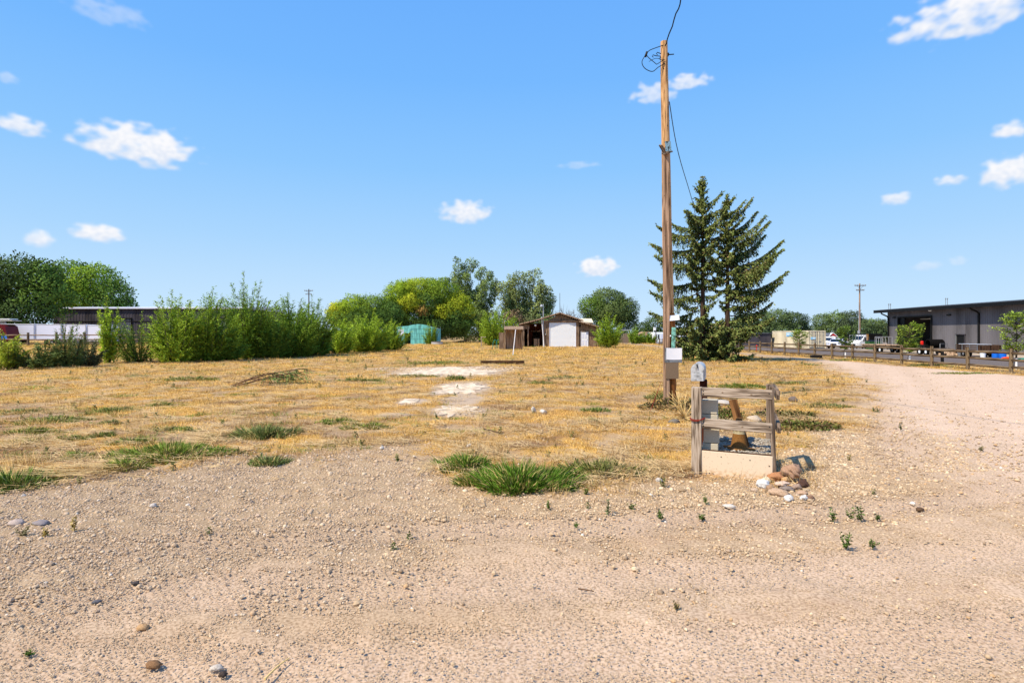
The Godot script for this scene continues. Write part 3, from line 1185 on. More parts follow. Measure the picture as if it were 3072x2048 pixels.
func _spruce_limb(f: Fol, st: SurfaceTool, y: float, a: float, reach: float, u: float, tall: float, lift := -9.0) -> void:
	var out := Vector3(cos(a), 0, sin(a))
	var rise := lift if lift > -8.0 else lerpf(-0.22, 0.5, pow(u, 1.1)) + rnd(-0.12, 0.12)
	var n := maxi(4, int(reach / 0.07))
	var pts := []
	var rad := []
	for i in range(n + 1):
		var s := float(i) / n
		var p := Vector3(0, y, 0) + out * reach * s + Vector3(0, reach * (rise * s - 0.10 * sin(s * PI) + 0.07 * pow(s, 3.0)), 0)
		if i % 4 == 0 or i == n:
			pts.append(p)
			rad.append(lerpf(0.012 + reach * 0.009, 0.006, s))
		var bare := 0.16 if u > 0.2 else 0.25
		if s < bare and reach > 1.2:
			continue
		var cross := Vector3(-out.z, 0, out.x)
		var full := sin(clampf(s * 1.05, 0, 1) * PI * 0.86 + 0.3)
		var tone := rnd(0.8, 1.25)
		# twigs to both sides, drooping
		for sg in [-1.0, 1.0]:
			var tl := clampf(0.1 + reach * 0.2, 0.14, 0.62) * full * rnd(0.5, 1.1)
			var dirv: Vector3 = (cross * sg * rnd(0.6, 1.0) + out * 0.5 + Vector3.DOWN * rnd(0.1, 0.7)).normalized()
			_needle_twig(f, p, dirv, tl, maxi(3, int(tl / 0.055)), tone)
		# hanging fringe
		for rep in 3:
			var hl := clampf(0.14 + reach * 0.2, 0.16, 0.85) * full * rnd(0.35, 1.15)
			_needle_twig(f, p + cross * rnd(-0.1, 0.1), (Vector3.DOWN + out * 0.18 + rdir() * 0.2).normalized(), hl, maxi(3, int(hl / 0.055)), tone * 0.95)
		if s > 0.8:
			_needle_twig(f, p, (out + Vector3.UP * 0.25 + rdir() * 0.5).normalized(), 0.2, 4, tone)
	st_tube(st, pts, rad, 5)


func _needle_twig(f: Fol, o: Vector3, d: Vector3, length: float, n: int, tone: float) -> void:
	var warm := rng.randf()
	for i in n:
		var s := float(i) / n
		var p := o + d * length * s - Vector3(0, 0.25 * length * s * s, 0)
		var al := (d * 0.9 + rdir() * 0.75).normalized()
		var l := 0.15 * rnd(0.7, 1.3)
		var side := al.cross(rdir()).normalized() * l * 0.24
		var nn := (rdir() * 0.45 + Vector3.UP * 0.6 + Vector3(-0.15, 0, 0.3)).normalized()
		var c := Color(0.112, 0.160, 0.052).lerp(Color(0.190, 0.215, 0.066), warm)
		if rng.randf() < 0.05:
			c = Color(0.22, 0.16, 0.08)
		f.leaf(p, al * l, side, nn, shade(c, tone * rnd(0.8, 1.2)))


func make_trees() -> void:
	rng.seed = 101
	var dk := Color(0.050, 0.082, 0.026)
	var md := Color(0.085, 0.145, 0.028)
	var br := Color(0.140, 0.225, 0.026)
	# far left, behind the long dark building
	broad_tree("shade_tree", "big dark green tree overhanging the end of the long dark building", Vector3(-89.68, 0, -104), 16.0, 0.45, [
		[Vector3(0, 11.5, 0), Vector3(6.0, 4.3, 5), dk], [Vector3(-5.5, 10.5, 1), Vector3(5, 5, 4.5), dk], [Vector3(5.0, 8.5, 1), Vector3(4.2, 3.6, 4), md], [Vector3(2, 5.5, 2.5), Vector3(5.5, 2.6, 3), dk], [Vector3(-5, 5.5, 2), Vector3(6, 3.0, 3), dk], [Vector3(3.2, 12.2, 0), Vector3(3.6, 2.8, 3), md]], 0.42, 1.3, 0.5, "trees at the far left")
	broad_tree("shade_tree", "broad bright green tree rising behind the long dark building", Vector3(-101.92, 0, -136), 20.0, 0.55, [
		[Vector3(-4, 15.0, 0), Vector3(5.5, 4.2, 5), md], [Vector3(2.5, 14.2, 1), Vector3(5.5, 4.0, 5), br], [Vector3(7.2, 10.8, 1), Vector3(3.6, 3.8, 4), md], [Vector3(-1, 10.5, 2.5), Vector3(5.5, 3.8, 4), br], [Vector3(4.0, 8.2, 2), Vector3(5.0, 3.0, 4), md], [Vector3(-7, 10, 0), Vector3(4, 5, 4), dk], [Vector3(9.2, 8.2, 0), Vector3(2.2, 2.4, 2.4), md]], 0.44, 1.25, 0.55, "trees at the far left")
	broad_tree("shade_tree", "green tree top between the dark building and the tall shrubs", Vector3(-73.60, 0, -170), 9.5, 0.4, [
		[Vector3(-9, 5.5, 0), Vector3(6, 3.6, 4), md], [Vector3(0, 5.5, 0), Vector3(7, 3.4, 4), dk], [Vector3(9, 5.0, 0), Vector3(6, 3.2, 4), md]], 0.5, 1.2, 0.3)
	# willows turning yellow
	var wg := Color(0.165, 0.245, 0.022)
	var wy := Color(0.34, 0.36, 0.028)
	var wd := Color(0.070, 0.125, 0.028)
	broad_tree("willow_tree", "low rounded willow with a yellow left side behind the pale green shrubs", Vector3(-30.04, 0, -112), 9.0, 0.35, [
		[Vector3(-3.8, 5.6, 0), Vector3(2.6, 2.5, 2.5), wy.lerp(wg, 0.4)], [Vector3(-1.2, 6.6, 0.6), Vector3(3.2, 2.7, 3), wg], [Vector3(2.6, 6.8, 0.4), Vector3(3.6, 2.6, 3), wd.lerp(wg, 0.4)], [Vector3(-4.8, 6.2, 0.4), Vector3(1.5, 1.6, 1.5), wy], [Vector3(0.5, 4.5, 1.5), Vector3(5, 2.6, 3), wd], [Vector3(5.5, 5.2, 0), Vector3(3, 3, 3), wd]], 0.24, 1.5, 0.12, "willows beyond the field", 0.8)
	broad_tree("willow_tree", "large domed willow with golden patches behind the teal shed", Vector3(-17.42, 0, -118), 13.0, 0.6, [
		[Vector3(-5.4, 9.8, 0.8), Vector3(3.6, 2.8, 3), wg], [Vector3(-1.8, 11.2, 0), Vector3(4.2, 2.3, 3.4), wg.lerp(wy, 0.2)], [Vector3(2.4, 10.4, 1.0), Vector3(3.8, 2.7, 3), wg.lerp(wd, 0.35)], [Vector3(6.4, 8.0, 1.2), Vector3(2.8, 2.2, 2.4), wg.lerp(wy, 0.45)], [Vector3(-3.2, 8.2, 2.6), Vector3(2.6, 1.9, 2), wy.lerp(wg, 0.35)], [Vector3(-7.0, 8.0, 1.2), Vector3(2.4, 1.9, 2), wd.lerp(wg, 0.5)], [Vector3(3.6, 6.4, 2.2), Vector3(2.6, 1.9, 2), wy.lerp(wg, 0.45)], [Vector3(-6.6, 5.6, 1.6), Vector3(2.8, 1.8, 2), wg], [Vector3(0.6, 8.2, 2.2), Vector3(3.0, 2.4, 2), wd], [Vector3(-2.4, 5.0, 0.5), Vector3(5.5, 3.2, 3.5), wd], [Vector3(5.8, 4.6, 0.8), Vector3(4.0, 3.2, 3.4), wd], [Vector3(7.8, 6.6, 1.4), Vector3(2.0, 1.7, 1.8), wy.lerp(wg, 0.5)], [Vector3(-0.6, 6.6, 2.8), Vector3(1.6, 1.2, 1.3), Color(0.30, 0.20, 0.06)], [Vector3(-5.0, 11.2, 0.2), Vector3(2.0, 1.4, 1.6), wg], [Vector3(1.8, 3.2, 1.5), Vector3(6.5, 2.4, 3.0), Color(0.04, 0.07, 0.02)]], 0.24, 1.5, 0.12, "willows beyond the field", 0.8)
	# airy poplars behind
	var pg := Color(0.125, 0.175, 0.055)
	var pb := Color(0.15, 0.19, 0.072)
	_poplar("tall airy grey green poplar rising behind the golden willow", Vector3(-11.53, 0, -140), 20.0, 15.5, pg, 41)
	_poplar("airy poplar with upright limbs behind the weathered barn", Vector3(3.16, 0, -128), 15.8, 13.4, pb, 43)
	broad_tree("shade_tree", "low dark green undergrowth tree between the willow and the barn", Vector3(-7.57, 0, -134), 8.0, 0.3, [
		[Vector3(-2.5, 3.0, 0), Vector3(3.4, 3.0, 2.5), Color(0.06, 0.09, 0.03)], [Vector3(2.5, 4.2, 0), Vector3(3.0, 3.0, 2.5), Color(0.085, 0.10, 0.045)], [Vector3(0, 5.4, 1), Vector3(2.2, 2.2, 2), Color(0.10, 0.14, 0.04)]], 0.4, 1.1, 0.45)
	broad_tree("shade_tree", "low brownish green tree filling in behind the barn's left lean-to", Vector3(6.17, 0, -122), 7.4, 0.3, [
		[Vector3(-2.8, 3.0, 0), Vector3(3.2, 2.8, 2.5), Color(0.085, 0.10, 0.045)], [Vector3(2.0, 3.6, 0), Vector3(2.6, 2.6, 2.5), Color(0.075, 0.11, 0.04)], [Vector3(-5.8, 4.4, 1), Vector3(2.4, 2.4, 2), Color(0.13, 0.10, 0.06)]], 0.4, 1.0, 0.5)
	broad_tree("shade_tree", "rounded dense green tree just past the barn's far corner", Vector3(19.85, 0, -118), 12.0, 0.4, [
		[Vector3(0, 8.6, 0), Vector3(3.8, 2.6, 3), Color(0.085, 0.125, 0.040)], [Vector3(-3.0, 7.2, 0.8), Vector3(2.9, 2.3, 2.5), md], [Vector3(3.4, 6.9, 0.8), Vector3(2.8, 2.5, 2.5), Color(0.075, 0.11, 0.035)], [Vector3(0.8, 6.2, 2), Vector3(3.4, 2.3, 2.4), Color(0.09, 0.13, 0.045)], [Vector3(-2.8, 4.2, 1), Vector3(2.8, 2, 2), dk], [Vector3(3.6, 4.4, 1), Vector3(2.4, 2, 2), dk]], 0.27, 1.5, 0.35)
	broad_tree("shade_tree", "small feathery dark tree behind the white caravan", Vector3(33.68, 0, -140), 6.6, 0.3, [
		[Vector3(1.5, 4.4, 0), Vector3(2.4, 2.0, 2), dk], [Vector3(-1.5, 3.4, 0), Vector3(2.2, 1.6, 2), dk], [Vector3(0, 2.2, 1), Vector3(3.8, 1.6, 2), dk]], 0.3, 1.1, 0.5)
	# a bare dead tree behind the barn roof and another by the pickup
	for q in [["bare dead tree standing up behind the barn roof", 10.00, -100.0, 6.6, 2.6], ["leafless grey tree behind the parked silver pickup", 31.14, -104.0, 5.2, 3.4]]:
		var dt := thing("dead_tree", q[0], "tree", on(Vector3(q[1], 0, q[2])))
		var st := st_new(false)
		st_tube(st, [Vector3.ZERO, Vector3(0.1, q[3] * 0.35, 0), Vector3(0.0, q[3] * 0.6, 0.1)], [0.2, 0.16, 0.1], 7)
		for i in 16:
			var b := Vector3(0, q[3] * rnd(0.3, 0.62), 0)
			var e := Vector3(rnd(-1, 1) * q[4], q[3] * rnd(0.55, 1.0), rnd(-1, 1) * q[4])
			var pth := limb_path(b, e, 0.4)
			st_tube(st, pth, taper(pth.size(), 0.07, 0.015), 5)
			for j in 4:
				var w := limb_path(pth[2 + j % 3], pth[3] + rdir() * 1.2 + Vector3(0, 0.6, 0), 0.15, 3)
				st_tube(st, w, taper(w.size(), 0.03, 0.008), 4)
		add("trunk", st_done(st), M.bark, dt)
	# distant trees beyond the yard on the right
	var fd := Color(0.060, 0.090, 0.042)
	var fm := Color(0.085, 0.125, 0.048)
	broad_tree("distant_tree", "wide layered green tree behind the cream container's far end", Vector3(69.35, 0, -150), 8.8, 0.4, [
		[Vector3(-3.5, 5.2, 0), Vector3(3.8, 2.6, 3), fm], [Vector3(0.5, 6.0, 0.5), Vector3(4.2, 2.5, 3), fm], [Vector3(5.2, 5.6, 0), Vector3(3.6, 2.3, 3), fd], [Vector3(1.5, 3.2, 1.5), Vector3(4.5, 2.2, 2.5), fm], [Vector3(-4.2, 2.6, 1), Vector3(3.5, 2.2, 2.5), fd], [Vector3(7.4, 3.6, 0), Vector3(1.9, 2.2, 2), fd]], 0.34, 1.3, 0.3, "distant trees past the yard")
	broad_tree("distant_tree", "small round green tree behind the container doors", Vector3(77.82, 0, -150), 4.6, 0.2, [
		[Vector3(0, 2.9, 0), Vector3(1.4, 1.5, 1.4), fd], [Vector3(0.6, 1.6, 0.5), Vector3(1.6, 1.3, 1.4), fd]], 0.3, 1.2, 0.3, "distant trees past the yard")
	broad_tree("distant_tree", "green tree with layered limbs rising behind the red house", Vector3(89.22, 0, -160), 8.4, 0.4, [
		[Vector3(-1.5, 5.4, 0), Vector3(2.6, 2.4, 2.4), fm], [Vector3(2.2, 6.0, 0.5), Vector3(3.4, 2.3, 2.6), Color(0.10, 0.15, 0.05)], [Vector3(0.5, 3.0, 1.2), Vector3(4.0, 2.4, 2.4), fm], [Vector3(-4, 2.4, 0.6), Vector3(2.2, 2.0, 2), fm]], 0.32, 1.3, 0.35, "distant trees past the yard")
	broad_tree("distant_tree", "dark blue green tree between the red house and the utility pole", Vector3(94.71, 0, -158), 8.8, 0.4, [
		[Vector3(0, 6.0, 0), Vector3(3.2, 2.6, 2.6), Color(0.055, 0.078, 0.045)], [Vector3(2.6, 4.0, 0.5), Vector3(3.2, 2.4, 2.4), fd], [Vector3(-2.2, 3.4, 0.8), Vector3(3.0, 2.4, 2.4), Color(0.055, 0.078, 0.045)]], 0.32, 1.3, 0.3, "distant trees past the yard")
	broad_tree("distant_tree", "dull green tree just beyond the utility pole and grey building", Vector3(96.18, 0, -150), 6.6, 0.4, [
		[Vector3(0, 4.2, 0), Vector3(3.0, 2.0, 2.4), fm], [Vector3(-3.0, 3.6, 0), Vector3(2.6, 2.0, 2.4), fd], [Vector3(2.6, 3.6, 0), Vector3(2.6, 2.2, 2.4), Color(0.10, 0.13, 0.06)], [Vector3(0, 1.8, 1), Vector3(5, 1.8, 2), fd]], 0.32, 1.3, 0.3, "distant trees past the yard")
	broad_tree("distant_tree", "green tree behind the spruces and the dark container end", Vector3(53.45, 0, -130), 7.2, 0.4, [
		[Vector3(0, 4.4, 0), Vector3(3.2, 2.4, 2.4), fm], [Vector3(-3.0, 3.0, 0), Vector3(2.8, 2.2, 2.4), fm], [Vector3(2.2, 2.2, 1), Vector3(2.6, 2.0, 2.4), fd]], 0.32, 1.3, 0.3, "distant trees past the yard")
	# far low tree line that closes the horizon
	var hz := Fol.new()
	for i in 74:
		var px := -560.0 + i * 15.5 + rnd(-4, 4)
		fill_blob(hz, Vector3(px, rnd(0.8, 1.8), -480.0 + rnd(-30, 30)), Vector3(rnd(9, 15), rnd(2.0, 4.6), 5), shade(Color(0.065, 0.09, 0.05), rnd(0.8, 1.2)), 1.1, 0.9, 0.1, 0.0, i)
	tag(add("far_trees", hz.mesh(), M.leaves), "far-off low belt of trees along the horizon", "", "", "stuff")
	# the two spruces
	var big := func(u: float, a: float) -> float:
		var r: float = lerpf(2.4, 0.1, pow(u, 1.6))
		if u < 0.24:
			r = lerpf(1.7, 2.3, u / 0.24)
		r *= 1.0 - 0.22 * maxf(0.0, cos(a))
		if u > 0.24 and u < 0.45:
			r *= 0.75
		return r
	spruce("taller spruce with drooping fringed limbs, nearest the wooden utility pole", Vector3(12.11, 0, -36.12), 11.7, 71, [
		[8.1, PI, 2.8, 0.12], [8.6, PI + 0.5, 2.0, 0.15], [7.3, PI + 0.2, 3.1, 0.02], [6.4, PI - 0.25, 3.2, 0.0], [5.2, PI + 0.1, 3.3, -0.06], [4.4, PI - 0.1, 3.3, -0.08], [3.3, PI + 0.25, 3.2, -0.12], [9.2, 0.4, 1.9, 0.5], [9.0, 2.4, 1.9, 0.1], [8.4, 1.2, 2.2, 0.3], [9.9, 0.1, 1.2, 0.6], [7.6, 0.3, 2.4, 0.5]], big)
	var second := func(u: float, a: float) -> float:
		var r: float = lerpf(2.1, 0.1, pow(u, 1.4))
		if u < 0.24:
			r = lerpf(1.9, 2.1, u / 0.24)
		r *= 1.0 - 0.3 * maxf(0.0, -cos(a))
		if u > 0.24 and u < 0.40:
			r *= 0.5
		return r
	spruce("second spruce with long lifted limbs, on the dirt drive side of the pair", Vector3(13.52, 0, -35.68), 10.4, 72, [
		[8.9, 0.1, 1.5, 0.80], [9.2, 0.5, 1.0, 0.7], [8.0, -0.15, 2.0, 0.66], [7.6, 0.35, 2.2, 0.55], [7.2, 0.05, 2.6, 0.54], [6.6, -0.3, 2.9, 0.45], [5.9, 0.0, 3.5, 0.42], [5.5, 0.3, 3.2, 0.38], [5.1, -0.2, 3.3, 0.33], [4.4, 0.0, 3.8, 0.26], [4.1, 0.35, 3.1, 0.2], [3.6, -0.3, 2.8, 0.12], [2.9, 0.0, 2.8, 0.2], [2.3, 0.3, 2.7, 0.1], [2.0, -0.35, 2.5, 0.1], [5.4, 0.8, 2.9, 0.3], [6.4, -0.8, 2.6, 0.4], [6.2, 2.6, 2.0, 0.3], [5.2, 3.4, 2.0, 0.15], [4.6, -0.9, 2.8, 0.15]], second)


func _poplar(label: String, at: Vector3, tall: float, wide: float, col: Color, sd: int) -> void:
	rng.seed = sd
	var t := thing("poplar_tree", label, "tree", on(at), 0.0, "poplars beyond the field")
	var st := st_new(false)
	var f := Fol.new()
	st_tube(st, [Vector3(0, -0.1, 0), Vector3(0.1, tall * 0.2, 0), Vector3(0, tall * 0.5, 0)], [0.42, 0.34, 0.16], 8)
	# upright limbs, each with its own plume of leaves and sky between them
	for i in 9:
		var side := lerpf(-0.46, 0.46, i / 8.0) + rnd(-0.04, 0.04)
		var top := tall * (1.0 - 1.1 * side * side) * rnd(0.86, 1.0)
		var e := Vector3(side * wide, top, rnd(-0.25, 0.25) * wide)
		var b := Vector3(side * wide * 0.12, tall * rnd(0.08, 0.25), 0)
		var pth := limb_path(b, e, 0.6, 9)
		for j in pth.size():
			pth[j].x = lerpf(pth[j].x, e.x, 0.45 * sin(PI * j / 9.0))
		st_tube(st, pth, taper(pth.size(), 0.16, 0.02), 5)
		for j in range(2, 10):
			var rr := rnd(0.75, 1.25) * (1.15 - 0.05 * j) * wide / 14.0
			for m in 2:
				var ctr: Vector3 = pth[j] + Vector3(rnd(-0.9, 0.9), rnd(-0.5, 0.5), rnd(-0.9, 0.9))
				fill_blob(f, ctr, Vector3(rr, rr * rnd(1.0, 1.5), rr), shade(col, rnd(0.7, 1.35)), 0.34, 0.8, 0.75, 0.4, i * 7.0 + j * 3.0 + m)
	add("trunk", st_done(st), M.bark, t)
	add("crown", f.mesh(), M.leaves, t)


func make_shrubs() -> void:
	rng.seed = 202
	var e1 := Color(0.245, 0.335, 0.036)
	var e2 := Color(0.175, 0.262, 0.032)
	var e3 := Color(0.122, 0.198, 0.030)
	var dull := Color(0.115, 0.155, 0.050)
	var g := "young elm thicket along the field's edge"
	elm_shrub("elm_shrub", "yellow green shrub at the picture's edge before the weathered fence post", Vector3(-24.58, 0, -27.52), 2.0, 2.0, 26, Color(0.25, 0.30, 0.04), 0.13, 0.1, g)
	elm_shrub("leafy_shrub", "low dull green bush right beside the weathered fence post", Vector3(-23.37, 0, -28.06), 1.5, 2.0, 30, dull, 0.12, 0.05, g, 1.2)
	elm_shrub("leafy_shrub", "dull bush with three thin upright shoots before the white trailers", Vector3(-22.63, 0, -28.90), 2.5, 1.7, 22, dull, 0.12, 0.05, g, 1.0)
	elm_shrub("leafy_shrub", "dark ragged bush between the upright shoots and the narrow column", Vector3(-22.80, 0, -30.42), 1.7, 1.8, 26, Color(0.095, 0.105, 0.05), 0.12, 0.05, g, 1.1)
	elm_shrub("elm_shrub", "narrow bright green column of elm shoots in front of the dark building", Vector3(-23.62, 0, -33.22), 3.9, 1.3, 30, e1, 0.15, 0.12, g, 1.25)
	elm_shrub("elm_shrub", "thin see-through elm bush just right of the narrow green column", Vector3(-22.86, 0, -34.82), 3.1, 2.8, 28, e2.lerp(dull, 0.4), 0.13, 0.05, g, 0.9)
	elm_shrub("elm_shrub", "bright green elm bush with the spiky tops against the dark building", Vector3(-20.12, 0, -34.00), 4.5, 3.1, 70, e1.lerp(e2, 0.4), 0.15, 0.06, g, 1.2)
	elm_shrub("elm_shrub", "broad mid green elm bush hiding the end of the dark building", Vector3(-19.06, 0, -35.68), 4.8, 3.4, 76, e2, 0.15, 0.05, g, 1.2)
	elm_shrub("elm_shrub", "low dark green elm bush at the foot of the tallest one", Vector3(-18.36, 0, -36.12), 2.5, 2.8, 46, e3, 0.15, 0.04, g, 1.2)
	elm_shrub("elm_shrub", "tallest elm bush of the thicket with feathery tips against the sky", Vector3(-18.35, 0, -39.59), 6.2, 3.8, 84, e2.lerp(e3, 0.5), 0.16, 0.05, g, 1.15)
	elm_shrub("elm_shrub", "dark low elm bush between the two tallest ones", Vector3(-17.33, 0, -40.14), 3.2, 3.4, 52, e3, 0.15, 0.04, g, 1.2)
	elm_shrub("elm_shrub", "wide dark elm bush in front of the crossarm pole", Vector3(-16.85, 0, -43.13), 5.0, 4.6, 90, e3.lerp(e2, 0.35), 0.16, 0.04, g, 1.2)
	elm_shrub("elm_shrub", "dark green elm bush ending the tall part of the thicket", Vector3(-16.14, 0, -45.87), 4.9, 3.8, 76, e3.lerp(e2, 0.3), 0.16, 0.04, g, 1.2)
	elm_shrub("elm_shrub", "pale green elm bush, first of the lighter ones past the tall thicket", Vector3(-15.63, 0, -50.70), 3.7, 3.8, 62, e1, 0.16, 0.05, g, 1.2)
	elm_shrub("elm_shrub", "rounded pale green bush at the front of the lighter clump", Vector3(-14.25, 0, -55.58), 4.4, 4.8, 84, e1.lerp(e2, 0.25), 0.16, 0.04, g, 1.25)
	elm_shrub("elm_shrub", "low spreading green bush hiding the foot of the teal shed", Vector3(-13.24, 0, -61.49), 3.6, 4.2, 62, e1.lerp(e2, 0.5), 0.16, 0.03, g, 1.2)
	elm_shrub("elm_shrub", "small green bush growing against the teal shed's corner", Vector3(-14.24, 0, -99.66), 4.4, 2.6, 32, e2, 0.2, 0.05, "", 1.1)
	elm_shrub("elm_shrub", "broad light green bush beside the plywood shelter", Vector3(-2.37, 0, -87.58), 6.6, 6.4, 78, e2.lerp(e1, 0.5), 0.24, 0.04, "", 1.2)
	elm_shrub("elm_shrub", "leafy young tree covering the barn's lean-to corner", Vector3(12.32, 0, -72.25), 4.5, 3.9, 44, e2.lerp(e1, 0.5), 0.22, 0.12, "", 1.1)
	elm_shrub("elm_shrub", "low green bush beside the grey play house", Vector3(22.59, 0, -103.21), 3.4, 3.0, 30, e2, 0.22, 0.04, "low bushes by the caravan", 1.1)
	elm_shrub("elm_shrub", "low green bush by the caravan's door, at the bird house post", Vector3(26.51, 0, -107.04), 2.3, 2.2, 24, e2, 0.2, 0.04, "low bushes by the caravan", 1.1)
	elm_shrub("elm_shrub", "round green bush between the play house and the caravan", Vector3(26.09, 0, -111.15), 2.4, 2.4, 24, e2.lerp(e3, 0.4), 0.2, 0.04, "low bushes by the caravan", 1.1)
	# young trees with white trunk guards in the yard
	var sap := [["bushy sapling with a white trunk guard, nearest along the rail fence", 3050.0, 24.3, 2.8, 1.9, 1115.0], ["light green sapling in front of the open bay of the grey building", 2730.0, 24.3, 2.45, 1.8, 1090.0], ["sapling standing before the parked white cars", 2537.0, 24.3, 2.35, 1.55, 1071.0], ["sapling standing before the side of the cream container", 2399.0, 24.6, 2.2, 1.7, 1060.0]]
	for q in sap:
		var zp: float = 1700.0 * q[2] / (q[1] - 1575.0)
		var at := on(site(q[2], zp))
		var t := thing("young_tree", q[0], "young tree", at, 0.0, "saplings along the drive")
		var st := st_new(false)
		st_tube(st, [Vector3(0, -0.05, 0), Vector3(0.02, 0.8, 0), Vector3(-0.02, q[3] * 0.95, 0)], [0.035, 0.028, 0.008], 6)
		var f := Fol.new()
		var col := Color(0.19, 0.26, 0.045) if q[1] > 2600.0 or q[1] < 2450.0 else Color(0.13, 0.20, 0.04)
		for i in 80:
			var u := rnd(0.28, 0.98)
			var a := rnd(0, TAU)
			var r: float = q[4] * 0.5 * sin(PI * pow(clampf((1.02 - u) / 0.8, 0, 1), 0.75)) * rnd(0.5, 1.0)
			var b := Vector3(0, q[3] * (u - 0.05), 0)
			var e := Vector3(cos(a) * r, q[3] * u + r * 0.25, sin(a) * r)
			st_tube(st, [b, b.lerp(e, 0.5) + Vector3(0, 0.03, 0), e], [0.012, 0.008, 0.004], 4)
			for j in 6:
				var o := b.lerp(e, rnd(0.35, 1.0))
				_shoot(f, o, ((e - b).normalized() + rdir() * 0.7).normalized(), 0.30, 0.15, col, 0.4)
		add("trunk", st_done(st), M.bark, t)
		add("crown", f.mesh(), M.leaves, t)
		add("trunk_guard", tube([Vector3(0, 0, 0), Vector3(0, 0.62, 0)], [0.05, 0.05], 10), M.white_clean, t)
		add("stake", rod(Vector3(-0.25, 0, 0.1), Vector3(-0.02, 0.75, 0.0), 0.012, 5), M.dark, t)

# ---------------------------------------------------------------- the wooden pole

func make_pole() -> void:
	rng.seed = 303
	var at := on(Vector3(3.78, 0, -13.6))
	var t := thing("utility_pole", "tall brown wooden pole with a board up its front, beside the mailbox", "utility pole", at)
	var st := st_new(false)
	var pts := []
	var rad := []
	for i in 13:
		var u := i / 12.0
		pts.append(Vector3(lerpf(0.02, -0.13, u) + rnd(-0.004, 0.004), lerpf(-0.3, 8.72, u), 0))
		rad.append(lerpf(0.142, 0.083, u) * rnd(0.985, 1.015))
	add("shaft", tube(pts, rad, 18), M.pole_wood, t)
	# dark treated foot of the shaft, a sleeve of the wood's own colour
	add("stained_foot", tube([Vector3(0.02, -0.2, 0), Vector3(0.015, 0.4, 0), Vector3(0.01, 1.4, 0), Vector3(-0.01, 2.2, 0)], [0.146, 0.146, 0.143, 0.137], 18), M.pole_low, t)
	var board := add("board", bevel_box(Vector3(0.15, 6.15, 0.045), 0.006), M.pole_board, t, Vector3(-0.12, 3.06, 0.162), Vector3(0, 0, 0.003))
	for i in 20:
		add("nail", bevel_box(Vector3(0.011, 0.011, 0.006), 0.002), M.dark, board, Vector3(rnd(-0.05, 0.05), -2.9 + i * 0.3 + rnd(-0.05, 0.05), 0.024))
	# knots and cracks show as small dark plugs and slits in the shaft
	for i in 16:
		var y := rnd(2.4, 8.3)
		var a := rnd(0.5, 2.4)
		var rr := lerpf(0.142, 0.083, (y + 0.3) / 9.0)
		add("knot", rock_mesh(0.011, 0.016, 0.006, i, 0.1, 5), M.dark, t, Vector3(lerpf(0.02, -0.13, (y + 0.3) / 9.0) + cos(a) * rr, y, sin(a) * rr), Vector3(0, PI / 2 - a, 0))
	var ply := add("plywood_patch", bevel_box(Vector3(0.305, 0.385, 0.018), 0.003), M.osb, t, Vector3(0.01, 0.84, 0.197), Vector3(0, 0, 0.008))
	ply.set_meta("label", "weathered square of chipboard nailed across the pole")
	var back := add("grey_backing", bevel_box(Vector3(0.41, 0.345, 0.02), 0.004), M.steel, t, Vector3(0.04, 1.205, 0.20), Vector3(0, 0, -0.004))
	add("white_sheet", sheet_of_paper(0.37, 0.272), M.paper, back, Vector3(0.012, 0.034, 0.013))
	var strip := add("teal_strip", bevel_box(Vector3(0.094, 0.49, 0.012), 0.003), M.strip, t, Vector3(0.055, 1.62, 0.155), Vector3(0, 0, -0.02))
	strip.set_meta("label", "faded teal strip above the white sheet")
	for i in 9:
		add("ridge", box(Vector3(0.088, 0.006, 0.003)), M.strip, strip, Vector3(0, -0.2 + i * 0.05, 0.0075))
	var card := add("white_card", sheet_of_paper(0.27, 0.125), M.white_clean, t, Vector3(0.055, 2.09, 0.165), Vector3(-0.15, 0, 0.09))
	card.set_meta("label", "small tilted white card nailed to the pole")
	add("insulator", lathe([Vector2(0.0, -0.02), Vector2(0.018, -0.02), Vector2(0.012, 0), Vector2(0.02, 0.015), Vector2(0.0, 0.025)], 10), M.white_clean, t, Vector3(-0.025, 1.66, 0.16), Vector3(1.2, 0, 0))
	# the small shelf with a bent metal sheet high on the board
	var shelf := add("bird_shelf", bevel_box(Vector3(0.2, 0.03, 0.2), 0.004), M.grey_wood_dark, t, Vector3(-0.11, 6.0, 0.2), Vector3(0.35, 0.2, 0.35))
	add("shelf_side", bevel_box(Vector3(0.03, 0.24, 0.15), 0.004), M.grey_wood_dark, shelf, Vector3(-0.09, 0.1, 0.0), Vector3(0, 0, 0.35))
	add("metal_flap", bevel_box(Vector3(0.14, 0.25, 0.006), 0.002), M.flap, shelf, Vector3(0.02, 0.14, 0.07), Vector3(-0.5, 0, -0.3))
	# hardware at the top
	add("through_bolt", rod(Vector3(-0.2, 8.4, 0), Vector3(0.11, 8.42, 0), 0.012, 6), M.dark, t)
	add("bolt_plate", bevel_box(Vector3(0.03, 0.07, 0.07), 0.005), M.dark, t, Vector3(-0.03, 8.41, 0))
	for q in [[8.42, -0.32], [8.36, -0.42], [8.3, -0.25]]:
		add("eye_hook", tube([Vector3(-0.2, q[0], 0.02), Vector3(q[1] + 0.08, q[0] + 0.01, 0.03), Vector3(q[1] + 0.02, q[0] + 0.03, 0.03), Vector3(q[1], q[0], 0.03), Vector3(q[1] + 0.03, q[0] - 0.03, 0.03)], [0.009, 0.009, 0.009, 0.009, 0.008], 6), M.dark, t)
	# drip loops
	add("wire_loop", tube([Vector3(-0.14, 8.25, 0.1), Vector3(-0.33, 8.13, 0.1), Vector3(-0.52, 8.3, 0.08), Vector3(-0.57, 8.38, 0.06)], taper(4, 0.009, 0.009), 6), M.wire, t)
